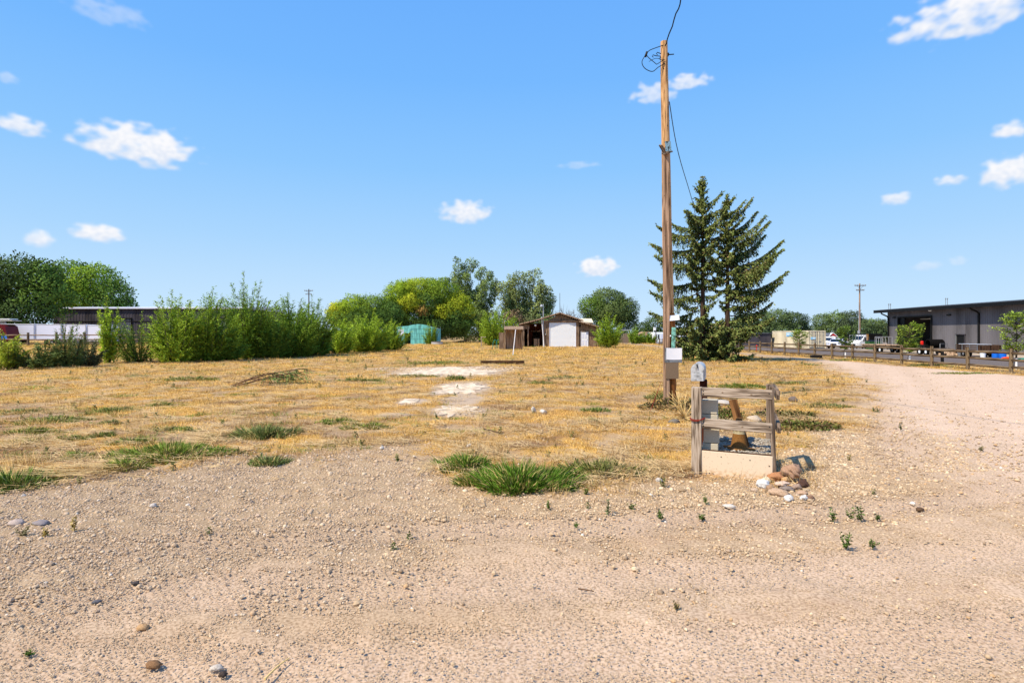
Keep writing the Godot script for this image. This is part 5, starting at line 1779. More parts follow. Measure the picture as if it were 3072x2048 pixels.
func grass_clump(label: String, at: Vector3, rx: float, rz: float, h: float, n: int, c1: Color, group := "green grass clumps in the dry field") -> void:
	var t := thing("grass_clump", label, "grass clump", on(at), 0.0, group)
	var f := Fol.new()
	for i in n:
		var a := rnd(0, TAU)
		var r := sqrt(rng.randf())
		var ragged := 0.72 + 0.5 * soft.get_noise_2d(cos(a) * 1.7 + at.x, sin(a) * 1.7)
		var p := Vector3(cos(a) * rx * r * ragged, -0.02, sin(a) * rz * r * ragged)
		var lump := 0.7 + 0.7 * soft.get_noise_2d(p.x * 3.5 + at.x * 3.0, p.z * 3.5)
		var l := h * rnd(0.45, 1.0) * clampf(lump, 0.25, 1.1) * (1.0 - 0.45 * r * r)
		var d := (Vector3.UP + Vector3(cos(a) * r * 0.8, 0, sin(a) * r * 0.8) + rdir() * 0.45).normalized()
		var w := 0.0045 * (1.0 + -at.z * 0.05)
		var c := shade(c1, rnd(0.65, 1.4))
		if rng.randf() < 0.17:
			c = Color(0.50, 0.40, 0.17)
		var sd := d.cross(rdir()).normalized() * w
		var nn := (Vector3.UP * 0.6 + rdir() * 0.6).normalized()
		var m := p + d * l * 0.6
		f.blade(p, d * l * 0.62, sd, nn, c, shade(c, 1.1))
		var d2 := (d + Vector3(cos(a), -0.35, sin(a)) * 0.45 + rdir() * 0.25).normalized()
		f.blade(m - d * l * 0.12, d2 * l * 0.52, sd * 0.9, nn, c, shade(c, 1.25))
	tag(t, label, "grass clump", group)
	add("blades", f.mesh(), M.grass, t)


func weed(label: String, at: Vector3, h: float, wide: float, stems: int, c: Color, group := "small green weeds on the gravel") -> void:
	var t := thing("weed", label, "weed", on(at), 0.0, group)
	var f := Fol.new()
	for s in stems:
		var a := rnd(0, TAU)
		var d := (Vector3.UP + Vector3(cos(a), 0, sin(a)) * wide / h * rnd(0.1, 0.8)).normalized()
		var l := h * rnd(0.6, 1.0)
		f.blade(Vector3.ZERO, d * l, d.cross(rdir()).normalized() * 0.003, Vector3.UP, shade(c, 0.8), c)
		var n := int(8 + l * 60.0)
		for i in n:
			var u := pow(float(i + 1) / n, 0.8)
			var p := d * l * u + Vector3(0, -0.1 * u * u * l, 0)
			var al := (rdir() * Vector3(1, 0.5, 1) + Vector3(0, 0.35, 0)).normalized()
			var s2 := 0.032 * rnd(0.6, 1.2) * (1.15 - 0.5 * u) * (0.7 + h * 2.0)
			f.leaf(p, al * s2, al.cross(rdir()).normalized() * s2 * 0.22, (Vector3.UP + rdir() * 0.6).normalized(), shade(c, rnd(0.65, 1.35)))
	add("leaves", f.mesh(), M.leaves, t)


func make_plants() -> void:
	rng.seed = 606
	var g1 := Color(0.100, 0.190, 0.024)
	var g2 := Color(0.135, 0.180, 0.060)
	var g3 := Color(0.165, 0.225, 0.045)
	var clumps := [
		["largest bright green grass clump at the gravel's edge", Vector3(0.07, 0, -6.39), 0.69, 0.44, 0.38, 4050, g1],
		["bright green grass clump just behind and left of the largest one", Vector3(-0.60, 0, -7.24), 0.43, 0.31, 0.28, 1890, g1],
		["olive green grass clump between the largest clump and the bent stick", Vector3(1.08, 0, -6.96), 0.55, 0.32, 0.26, 1500, Color(0.15, 0.17, 0.05)],
		["dull grey green rounded clump alone in the dry grass", Vector3(-4.19, 0, -9.57), 0.67, 0.44, 0.29, 2565, g2],
		["short green clump where straw meets gravel, before the rounded grey one", Vector3(-3.20, 0, -7.43), 0.29, 0.18, 0.20, 945, g2],
		["wide sprawling green clump beside the straw heap", Vector3(-4.83, 0, -7.92), 0.85, 0.62, 0.24, 4200, g3.lerp(g1, 0.4)],
		["low green clump at the left end of the sprawling one", Vector3(-4.87, 0, -7.14), 0.29, 0.20, 0.20, 945, g3],
		["green clump running out of the picture at its left edge", Vector3(-5.66, 0, -6.39), 0.47, 0.36, 0.29, 1890, g1.lerp(g2, 0.4)],
		["small dark green tuft before the sprawling clump", Vector3(-5.98, 0, -7.79), 0.22, 0.13, 0.16, 567, g1],
		["low green patch in the brown grass near the left edge", Vector3(-9.10, 0, -11.16), 0.95, 0.65, 0.16, 2025, g3.lerp(g2, 0.5)],
		["second low green patch, nearer than the one in the brown grass", Vector3(-8.33, 0, -9.80), 0.56, 0.33, 0.15, 945, g3],
		["small green clump in the middle of the dry field", Vector3(-8.83, 0, -12.62), 0.47, 0.29, 0.19, 945, g2.lerp(g1, 0.4)],
		["small round green clump right of the middle one", Vector3(-8.51, 0, -13.70), 0.31, 0.21, 0.17, 621, g2.lerp(g1, 0.4)],
		["narrow green clump between the rounded grey one and the pads", Vector3(-3.41, 0, -10.99), 0.47, 0.26, 0.19, 1215, g1.lerp(g3, 0.4)],
		["leafy green clump just right of the narrow green one", Vector3(-2.63, 0, -10.36), 0.49, 0.26, 0.18, 1080, g3],
		["green clump in the open dry grass before the wooden pole", Vector3(1.82, 0, -12.51), 0.34, 0.20, 0.19, 864, g1.lerp(g2, 0.3)],
		["small green clump below the one before the wooden pole", Vector3(1.64, 0, -11.16), 0.17, 0.12, 0.12, 351, g1],
		["long low dark green mat at the edge of the dirt drive", Vector3(7.36, 0, -13.32), 0.81, 0.34, 0.15, 1755, g2],
		["strip of green grass behind the mailbox", Vector3(7.40, 0, -18.18), 1.06, 0.59, 0.22, 2025, g1.lerp(g3, 0.6)],
		["green grass strip in the straw near the cut branches", Vector3(-11.92, 0, -21.09), 1.34, 0.52, 0.25, 1755, g3.lerp(g2, 0.4)],
		["green tuft growing at the near edge of the wide concrete pad", Vector3(-2.13, 0, -21.41), 0.38, 0.26, 0.31, 864, g2.lerp(g1, 0.3)],
		["low green tufts along the left part of the wide concrete pad", Vector3(-3.83, 0, -22.76), 1.01, 0.33, 0.22, 1215, g2],
		["green clumps left of the middle concrete pad", Vector3(-5.64, 0, -20.79), 0.95, 0.39, 0.22, 1350, g2.lerp(g3, 0.4)],
		["bright green grass band beyond the wide concrete pad", Vector3(-5.14, 0, -32.84), 2.69, 0.91, 0.25, 2025, g3],
		["bright green grass band at the end of the wide concrete pad", Vector3(-3.78, 0, -33.60), 1.34, 0.65, 0.27, 1215, g1],
		["green grass tuft at the drive's edge beyond the dark green mat", Vector3(9.81, 0, -19.53), 1.01, 0.39, 0.16, 945, g2],
		["small green tuft on the dirt drive near the spruces", Vector3(16.43, 0, -31.41), 0.67, 0.33, 0.22, 675, g2.lerp(g3, 0.5)],
		["low green grass at the foot of the rail fence by the saplings", Vector3(21.93, 0, -36.58), 1.79, 0.65, 0.25, 1215, g3],
		["low grey green grass at the fence foot by the black post", Vector3(22.44, 0, -30.42), 1.12, 0.45, 0.28, 1215, g2],
		["green grass patch on the verge below the nearest fence posts", Vector3(19.82, 0, -24.70), 1.68, 0.52, 0.15, 1485, g3],
		["green tuft at the left end of the brown matted grass", Vector3(-7.01, 0, -9.06), 0.26, 0.16, 0.17, 700, g3],
		["upright green tuft between the sprawling clump and the left edge", Vector3(-6.82, 0, -9.35), 0.3, 0.18, 0.16, 600, g3.lerp(g2, 0.5)],
		["small grey green tuft above the upright one", Vector3(-7.70, 0, -10.82), 0.28, 0.14, 0.16, 500, g2],
		["green tuft behind the right end of the sprawling clump", Vector3(-5.71, 0, -9.93), 0.26, 0.16, 0.16, 500, g3],
		["dull green tuft directly behind the sprawling clump", Vector3(-6.14, 0, -10.07), 0.36, 0.2, 0.15, 600, g2],
		["dark green tuft at the right end of the sprawling clump", Vector3(-4.19, 0, -8.01), 0.3, 0.2, 0.18, 800, g1],
		["olive tuft touching the back of the sprawling clump", Vector3(-5.93, 0, -8.84), 0.45, 0.25, 0.16, 800, g3.lerp(g2, 0.4)],
		["broad thin green patch running into the left edge of the brown grass", Vector3(-10.77, 0, -12.40), 0.9, 0.5, 0.14, 1300, g2],
		["yellow green tuft near the left edge, before the green patch", Vector3(-7.62, 0, -8.84), 0.4, 0.2, 0.14, 600, Color(0.24, 0.26, 0.06)],
		["green tuft in the open field between the branches and the thicket", Vector3(-15.18, 0, -23.12), 0.7, 0.3, 0.18, 700, g2],
		["grey green weeds to the right of the wide concrete pad", Vector3(1.98, 0, -21.89), 0.9, 0.35, 0.2, 800, g2],
		["green weeds in the field right of the middle concrete pad", Vector3(0.97, 0, -19.66), 0.6, 0.3, 0.18, 600, g3.lerp(g2, 0.5)],
		["green weeds behind the mailbox frame's right side", Vector3(3.91, 0, -15.05), 0.34, 0.26, 0.31, 675, g2],
	]
	for q in clumps:
		grass_clump(q[0], q[1], q[2] * 1.12, q[3] * 1.25, q[4] * 1.15, int(q[5] * 1.4), q[6])
	var w1 := Color(0.115, 0.18, 0.045)
	var w2 := Color(0.17, 0.19, 0.075)
	var weeds := [
		["upright grey green weed on the gravel below the largest grass clump", Vector3(0.91, 0, -5.33), 0.20, 0.05, 3, Color(0.10, 0.16, 0.065)],
		["low weed left of the upright grey green one", Vector3(0.36, 0, -5.50), 0.13, 0.03, 3, w1],
		["small weed between the upright one and the beige panel", Vector3(1.16, 0, -5.50), 0.09, 0.07, 5, w1],
		["bushy weed on the gravel straight below the corner post", Vector3(1.37, 0, -5.19), 0.13, 0.11, 7, w1],
		["wide low weed below the beige panel", Vector3(1.74, 0, -5.17), 0.11, 0.13, 8, w1],
		["thin weed just below the beige panel", Vector3(1.93, 0, -5.64), 0.14, 0.06, 4, w1],
		["upright weed on the gravel left of the two tall ones", Vector3(2.90, 0, -5.12), 0.17, 0.05, 4, w1],
		["tall weed on the gravel, with a second stem leaning left", Vector3(3.19, 0, -5.17), 0.24, 0.1, 5, w1],
		["leaning weed beside the tall one", Vector3(3.12, 0, -5.23), 0.16, 0.12, 4, w2.lerp(w1, 0.5)],
		["low weed at the right of the tall one", Vector3(3.35, 0, -5.19), 0.09, 0.06, 5, w1],
		["dark weed nearer on the dirt, taller than its neighbour", Vector3(2.64, 0, -4.47), 0.2, 0.1, 6, w1],
		["compact weed right of the dark nearer one", Vector3(2.85, 0, -4.48), 0.1, 0.09, 7, w1],
		["pale feathery weed at the left edge of the gravel", Vector3(-4.10, 0, -4.75), 0.13, 0.13, 8, Color(0.24, 0.22, 0.12)],
		["yellowish thin weed standing in the left gravel", Vector3(-3.78, 0, -4.89), 0.2, 0.05, 4, Color(0.36, 0.29, 0.09)],
		["yellowish weed in the gravel right of the thin one", Vector3(-3.92, 0, -4.75), 0.12, 0.05, 4, Color(0.36, 0.29, 0.09)],
		["tiny leafy weed in the bottom left dirt", Vector3(-2.55, 0, -2.99), 0.04, 0.05, 6, w1],
		["dry brown weed on the bare dirt at the right", Vector3(1.02, 0, -3.49), 0.07, 0.1, 7, Color(0.30, 0.24, 0.11)],
		["small bright weed alone on the middle gravel", Vector3(0.56, 0, -4.97), 0.06, 0.05, 6, w1],
		["green weed on the stone bump left of the grass clumps", Vector3(-1.51, 0, -7.47), 0.14, 0.07, 6, w1],
		["leafy sprout at the near edge of the nearest concrete pad", Vector3(-1.51, 0, -11.42), 0.22, 0.12, 6, w2.lerp(w1, 0.5)],
		["lone leafy weed in the dry grass left of the branches", Vector3(-5.45, 0, -10.66), 0.2, 0.12, 6, w1],
		["leafy weed in the short straw right of the largest clump", Vector3(0.78, 0, -6.03), 0.13, 0.1, 7, Color(0.14, 0.19, 0.04)],
		["pale low weed in the drive's gravel by the right edge", Vector3(6.86, 0, -8.28), 0.1, 0.12, 8, Color(0.22, 0.20, 0.10)],
		["thin dry weed at the gravel edge of the dirt drive", Vector3(6.96, 0, -10.14), 0.22, 0.06, 4, w2],
	]
	for q in weeds:
		weed(q[0], q[1], q[2] * 0.85, q[3] * 1.15, q[4], q[5])
	# dead straw heap at the left gravel edge
	var t := thing("straw_heap", "fanned heap of long dry straw stalks at the left gravel edge", "straw heap", on(Vector3(-5.28, 0, -6.80)))
	var f := Fol.new()
	for i in 320:
		var a := rnd(-0.5, 0.5) + (0.0 if rng.randf() < 0.6 else PI)
		var p := Vector3(rnd(-0.9, 0.5), rnd(0.01, 0.09), rnd(-0.22, 0.25))
		var d := Vector3(cos(a), rnd(-0.04, 0.10), sin(a) * 0.6).normalized()
		var sh := rnd(0.7, 1.2)
		f.blade(p, d * rnd(0.25, 0.75), Vector3(-d.z, 0.4, d.x) * 0.004, (Vector3.UP + rdir() * 0.3).normalized(), shade(Color(0.62, 0.46, 0.22), sh), shade(Color(0.70, 0.54, 0.28), sh))
	add("stalks", f.mesh(), M.grass, t)
	# tiny weeds nobody could count
	var xf := []
	var pc := PackedColorArray()
	var wm := Fol.new()
	for s in 4:
		for i in 9:
			var al := (rdir() * Vector3(1, 0.4, 1) + Vector3(0, 0.3, 0)).normalized()
			wm.leaf(Vector3(rnd(-0.02, 0.02), 0.008 * i, rnd(-0.02, 0.02)), al * 0.03, al.cross(rdir()).normalized() * 0.007, (Vector3.UP + rdir() * 0.5).normalized(), shade(Color.WHITE, rnd(0.7, 1.2)))
	for i in 900:
		var z := -3.6 - 34.0 * pow(rng.randf(), 2.0)
		var x := rnd(-1, 1) * (-z * 0.93)
		if grassy(x, z) < 0.5 and rng.randf() > 0.12 * stony(x, z):
			continue
		if soft.get_noise_2d(x * 0.5 + 300.0, z * 0.5) < -0.05:
			continue
		var s := rnd(0.5, 1.3) * (1.0 + maxf(0.0, -z - 8.0) * 0.05)
		xf.append(Transform3D(Basis(Vector3.UP, rnd(0, TAU)).scaled(Vector3(s, s, s)), on(Vector3(x, 0, z))))
		pc.append(Color(0.10, 0.14, 0.045).lerp(Color(0.30, 0.25, 0.10), pow(rng.randf(), 2.0)))
	tag(copies("small_weeds", wm.mesh(), M.leaves, xf, pc), "tiny scattered weeds in the gravel and straw", "", "", "stuff")

# ---------------------------------------------------------------- the long grey building and the yard on the right

const YARD_TURN := -0.023

func make_right_buildings() -> void:
	rng.seed = 707
	# local axes: x towards the building's back, z along the wall (negative is farther away), y from the yard's ground
	var base := site(0, 0, -0.36)
	var t := thing("metal_building", "long grey ribbed metal building with an open bay and overhanging roof", "building", base, YARD_TURN)
	var wx := 49.0
	var near := -38.0
	var far := -77.7
	var bay0 := -69.4
	var bay1 := -75.4
	var d0 := -64.15
	var d1 := -65.5
	var top := 5.05
	# wall pieces round the openings, each a ribbed sheet on a thick wall
	for q in [[near, d0, 0.0, top], [d1, bay0, 0.0, top], [d0, d1, 2.05, top], [bay0, bay1, 4.25, top], [bay1, far, 0.0, top]]:
		var w := absf(q[1] - q[0])
		var o := add("wall", ribbed(w, q[3] - q[2], 0.305, 0.02, 0.2), M.grey_metal, t, Vector3(wx, q[2], q[1]), Vector3(0, -PI / 2, 0))
		add("wall_backing", box(Vector3(w, q[3] - q[2], 0.14)), M.charcoal, o, Vector3(w / 2, (q[3] - q[2]) / 2, -0.10))
	add("end_wall", ribbed(14.0, top + 0.4, 0.305, 0.02, 0.2), M.grey_metal, t, Vector3(wx + 14.0, 0, far), Vector3(0, PI, 0))
	add("end_wall", ribbed(14.0, top + 0.4, 0.305, 0.02, 0.2), M.grey_metal, t, Vector3(wx, 0, near), Vector3.ZERO)
	add("back_wall", box(Vector3(0.16, top + 0.6, 39.7)), M.charcoal, t, Vector3(wx + 14.0, 2.7, (near + far) / 2))
	add("inner_wall", box(Vector3(13.6, 4.9, 0.1)), M.grey_metal, t, Vector3(wx + 7.1, 2.45, -68.2))
	add("floor_slab", box(Vector3(14.0, 0.06, 39.5)), M.concrete, t, Vector3(wx + 7.05, 0.03, (near + far) / 2))
	# roof: a deep eave over the wall, ribs on top
	var rf := PackedVector2Array([Vector2(wx - 1.15, 5.0), Vector2(wx - 1.15, 5.32), Vector2(wx + 7.0, 5.95), Vector2(wx + 15.0, 5.4), Vector2(wx + 15.0, 5.2), Vector2(wx + 7.0, 5.7), Vector2(wx + 0.0, 5.06)])
	add("roof", prism(rf, 41.0), M.roof_grey, t, Vector3(0, 0, near + 0.2))
	for i in 46:
		add("roof_rib", box(Vector3(8.2, 0.045, 0.07)), M.roof_grey, t, Vector3(wx + 2.94, 5.66, near - 0.4 - i * 0.9), Vector3(0, 0, 0.0771))
	add("fascia", bevel_box(Vector3(0.05, 0.36, 41.0), 0.008), M.black, t, Vector3(wx - 1.18, 5.14, near + 0.2 - 20.5))
	# openings
	for z in [bay0 + 0.06, bay1 - 0.06]:
		add("bay_trim", bevel_box(Vector3(0.24, 4.3, 0.16), 0.01), M.black, t, Vector3(wx + 0.0, 2.15, z))
	add("bay_trim", bevel_box(Vector3(0.24, 0.16, 6.2), 0.01), M.black, t, Vector3(wx + 0.0, 4.3, (bay0 + bay1) / 2))
	add("bay_jamb", box(Vector3(0.12, 4.2, 1.0)), M.black, t, Vector3(wx + 0.12, 2.1, bay1 + 0.55))
	var tl := add("tube_light", bevel_box(Vector3(0.12, 0.1, 2.0), 0.02), M.white_clean, t, Vector3(wx + 2.2, 4.05, -73.5))
	tl.set_meta("label", "long white light fitting hung inside the open bay")
	for z in [-70.2, -72.4, -74.6]:
		add("roof_beam", box(Vector3(13.0, 0.25, 0.12)), M.charcoal, t, Vector3(wx + 7.0, 4.6, z))
	var fr := Vector3(wx - 0.02, 1.03, (d0 + d1) / 2)
	for z in [d0 - 0.03, d1 + 0.03]:
		add("door_frame", bevel_box(Vector3(0.2, 2.06, 0.07), 0.008), M.steel if z < -65.0 else M.charcoal, t, Vector3(wx - 0.01, 1.03, z))
	add("door_frame", bevel_box(Vector3(0.2, 0.08, 1.5), 0.008), M.charcoal, t, Vector3(wx - 0.01, 2.07, (d0 + d1) / 2))
	var door := add("door", bevel_box(Vector3(0.06, 2.0, 1.24), 0.008), M.black, t, fr + Vector3(0.08, 0, 0))
	add("handle", bevel_box(Vector3(0.06, 0.04, 0.14), 0.01), M.steel, door, Vector3(-0.05, 0, 0.5))
	for z in [-62.2, -77.4, -44.0]:
		var dp := add("downspout", bevel_box(Vector3(0.14, 4.35, 0.2), 0.02), M.black, t, Vector3(wx - 0.09, 2.2, z))
		add("elbow", tube([Vector3(0, 2.1, 0), Vector3(-0.15, 2.3, 0), Vector3(-0.85, 2.62, 0.0), Vector3(-1.02, 2.9, 0)], [0.09, 0.09, 0.09, 0.09], 6), M.black, dp)
	for z in [-68.6, -52.9]:
		var l := add("eave_light", lathe([Vector2(0.0, 0.06), Vector2(0.17, 0.05), Vector2(0.19, 0.0), Vector2(0.14, -0.06), Vector2(0.0, -0.09)], 12), M.white_clean, t, Vector3(wx - 0.75, 4.9, z))
		add("light_stem", rod(Vector3(0, 0.05, 0), Vector3(0, 0.14, 0), 0.03, 6), M.dark, l)
	for z in [-66.5, -76.2]:
		add("wall_light", bevel_box(Vector3(0.16, 0.16, 0.55), 0.02), M.black, t, Vector3(wx - 0.1, 4.3, z))
	# rail fence along the drive: posts and rails are parts of one fence
	var fence := thing("rail_fence", "brown three-rail wooden fence along the asphalt drive", "fence", Vector3.ZERO, YARD_TURN)
	var zs := []
	var z := 20.6 - 2.42 * 4.0
	while z < 92.0:
		zs.append(z)
		z += 2.42
	for i in zs.size():
		var p := on(site(21.4, zs[i]))
		var y := p.y
		add("fence_post", tube([Vector3(0, -0.2, 0), Vector3(0, 1.06, 0), Vector3(0, 1.09, 0)], [0.085, 0.08, 0.07], 10), M.fence_wood, fence, Vector3(21.4 + rnd(-0.02, 0.02), y, -zs[i]), Vector3(rnd(-0.02, 0.02), rnd(0, 3), rnd(-0.02, 0.02)))
		if i + 1 < zs.size():
			var y2 := on(site(21.4, zs[i + 1])).y
			for h in [0.25, 0.58, 0.91]:
				var a := Vector3(21.4, y + h + rnd(-0.02, 0.02), -zs[i])
				var b := Vector3(21.4, y2 + h + rnd(-0.02, 0.02), -zs[i + 1])
				var r := add("rail", tube([Vector3(0, -1.26, 0), Vector3(rnd(-0.015, 0.015), 0, rnd(-0.015, 0.015)), Vector3(0, 1.26, 0)], [0.05, 0.058, 0.052], 8), M.fence_wood, fence, (a + b) / 2)
				r.basis = Basis(Quaternion(Vector3.UP, (b - a).normalized()))


func yard_thing(called: String, label: String, category: String, px: float, xp: float, group := "") -> Node3D:   # stands in the yard, xp to the right and as far off as that column of the photo says
	var zp := 1700.0 * xp / (px - 1575.0)
	return thing(called, label, category, on(site(xp, zp), 0.03), YARD_TURN, group)


func wheel(parent: Node3D, at: Vector3, r: float, w: float, rim: Material, turn := 0.0) -> void:   # axle along x
	var o := add("wheel", lathe([Vector2(r * 0.55, -w / 2), Vector2(r * 0.9, -w / 2), Vector2(r, -w * 0.35), Vector2(r, w * 0.35), Vector2(r * 0.9, w / 2), Vector2(r * 0.55, w / 2)], 18), M.rubber, parent, at, Vector3(0, turn, PI / 2))
	add("rim", lathe([Vector2(0.0, -w * 0.42), Vector2(r * 0.5, -w * 0.42), Vector2(r * 0.58, -w * 0.3), Vector2(r * 0.58, w * 0.3), Vector2(r * 0.5, w * 0.42), Vector2(0.0, w * 0.42)], 12), rim, o)


func car_body(profile: Array, width: float, tuck: float) -> ArrayMesh:   # side outline (z forward, y), swept across with the sides tucked in above the waist
	var st := st_new(false)
	var n := profile.size()
	var cols := [-1.0, -0.93, -0.5, 0.0, 0.5, 0.93, 1.0]
	var pt := func(i, j) -> Vector3:
		var p: Vector2 = profile[i % n]
		var e: float = absf(cols[j])
		var hw := width / 2.0 * (1.0 - tuck * clampf((p.y - 0.75) / 0.7, 0, 1))
		var drop := 0.05 if e > 0.96 else 0.0
		return Vector3(cols[j] * hw, p.y - drop * signf(p.y - 0.6), p.x * (1.0 - 0.03 * e * e))
	for i in n:
		for j in range(cols.size() - 1):
			quad(st, pt.call(i, j), pt.call(i + 1, j), pt.call(i + 1, j + 1), pt.call(i, j + 1))
	st.set_smooth_group(-1)
	var poly := PackedVector2Array()
	for p in profile:
		poly.append(p)
	var ix := Geometry2D.triangulate_polygon(poly)
	for k in range(0, ix.size(), 3):
		tri(st, pt.call(ix[k], 0), pt.call(ix[k + 1], 0), pt.call(ix[k + 2], 0))
		tri(st, pt.call(ix[k], 6), pt.call(ix[k + 2], 6), pt.call(ix[k + 1], 6))
	return st_done(st)


func make_car(called: String, label: String, category: String, at: Vector3, turn: float, paint: Material, kind: String, group := "") -> Node3D:   # nose towards +z
	var t := thing(called, label, category, at, turn, group)
	var prof: Array
	var glass_side: Array
	var roof_h := 1.62
	if kind == "suv":
		prof = [Vector2(2.3, 0.3), Vector2(2.35, 0.62), Vector2(2.25, 0.92), Vector2(1.3, 1.04), Vector2(0.62, 1.55), Vector2(0.1, 1.68), Vector2(-1.6, 1.66), Vector2(-2.2, 1.1), Vector2(-2.3, 0.6), Vector2(-2.2, 0.3)]
		glass_side = [Vector2(1.0, 1.08), Vector2(0.55, 1.5), Vector2(-1.5, 1.52), Vector2(-1.95, 1.12)]
		roof_h = 1.68
	elif kind == "van":
		prof = [Vector2(2.4, 0.35), Vector2(2.45, 0.7), Vector2(2.35, 1.05), Vector2(1.7, 1.2), Vector2(1.0, 1.85), Vector2(0.6, 1.98), Vector2(-2.2, 1.98), Vector2(-2.45, 1.8), Vector2(-2.5, 0.6), Vector2(-2.4, 0.35)]
		glass_side = [Vector2(1.35, 1.22), Vector2(0.9, 1.7), Vector2(-0.1, 1.74), Vector2(-0.1, 1.22)]
		roof_h = 1.98
	elif kind == "pickup":
		prof = [Vector2(2.6, 0.4), Vector2(2.65, 0.8), Vector2(2.5, 1.08), Vector2(1.3, 1.15), Vector2(0.75, 1.72), Vector2(0.3, 1.82), Vector2(-0.75, 1.80), Vector2(-0.95, 1.15), Vector2(-2.6, 1.12), Vector2(-2.65, 0.6), Vector2(-2.5, 0.4)]
		glass_side = [Vector2(1.05, 1.2), Vector2(0.68, 1.65), Vector2(-0.65, 1.66), Vector2(-0.75, 1.2)]
		roof_h = 1.82
	else:
		prof = [Vector2(2.25, 0.28), Vector2(2.3, 0.55), Vector2(2.15, 0.78), Vector2(1.1, 0.92), Vector2(0.4, 1.36), Vector2(-0.1, 1.45), Vector2(-1.0, 1.42), Vector2(-1.75, 1.02), Vector2(-2.25, 0.95), Vector2(-2.3, 0.5), Vector2(-2.2, 0.28)]
		glass_side = [Vector2(0.8, 0.98), Vector2(0.3, 1.30), Vector2(-0.95, 1.32), Vector2(-1.4, 1.02)]
		roof_h = 1.45
	var w := 1.82
	add("body", car_body(prof, w, 0.16), paint, t)
	for s in [-1.0, 1.0]:
		var poly := PackedVector2Array()
		for p in glass_side:
			poly.append(Vector2(p.x * -s, p.y))
		add("side_window", prism(poly, 0.02), M.glass, t, Vector3(s * (w / 2.0 * 0.915 + 0.01), 0, 0), Vector3(0, s * PI / 2, s * 0.13))
	var ws0: Vector2 = prof[3]
	var ws1: Vector2 = prof[4]
	var mid := (ws0 + ws1) / 2.0
	var ang := atan2(ws1.y - ws0.y, ws0.x - ws1.x)
	add("windscreen", bevel_box(Vector3(w * 0.78, 0.02, (ws1 - ws0).length() * 0.86), 0.006), M.glass, t, Vector3(0, mid.y + 0.012, mid.x + 0.02), Vector3(ang, 0, 0))
	for s in [-1.0, 1.0]:
		add("headlight", bevel_box(Vector3(0.34, 0.14, 0.08), 0.03), M.galv, t, Vector3(s * 0.66, 0.78, prof[1].x - 0.04))
		add("mirror", bevel_box(Vector3(0.16, 0.12, 0.1), 0.03), paint, t, Vector3(s * (w / 2 + 0.04), 1.08, 0.75))
		for z in [1.4, -1.4]:
			wheel(t, Vector3(s * (w / 2 - 0.1), 0.35, z), 0.35, 0.24, M.steel)
	add("grille", bevel_box(Vector3(0.8, 0.22, 0.05), 0.02), M.black, t, Vector3(0, 0.62, prof[1].x - 0.01))
	add("bumper", bevel_box(Vector3(w * 0.95, 0.16, 0.14), 0.04), M.dark, t, Vector3(0, 0.40, prof[0].x - 0.02))
	return t


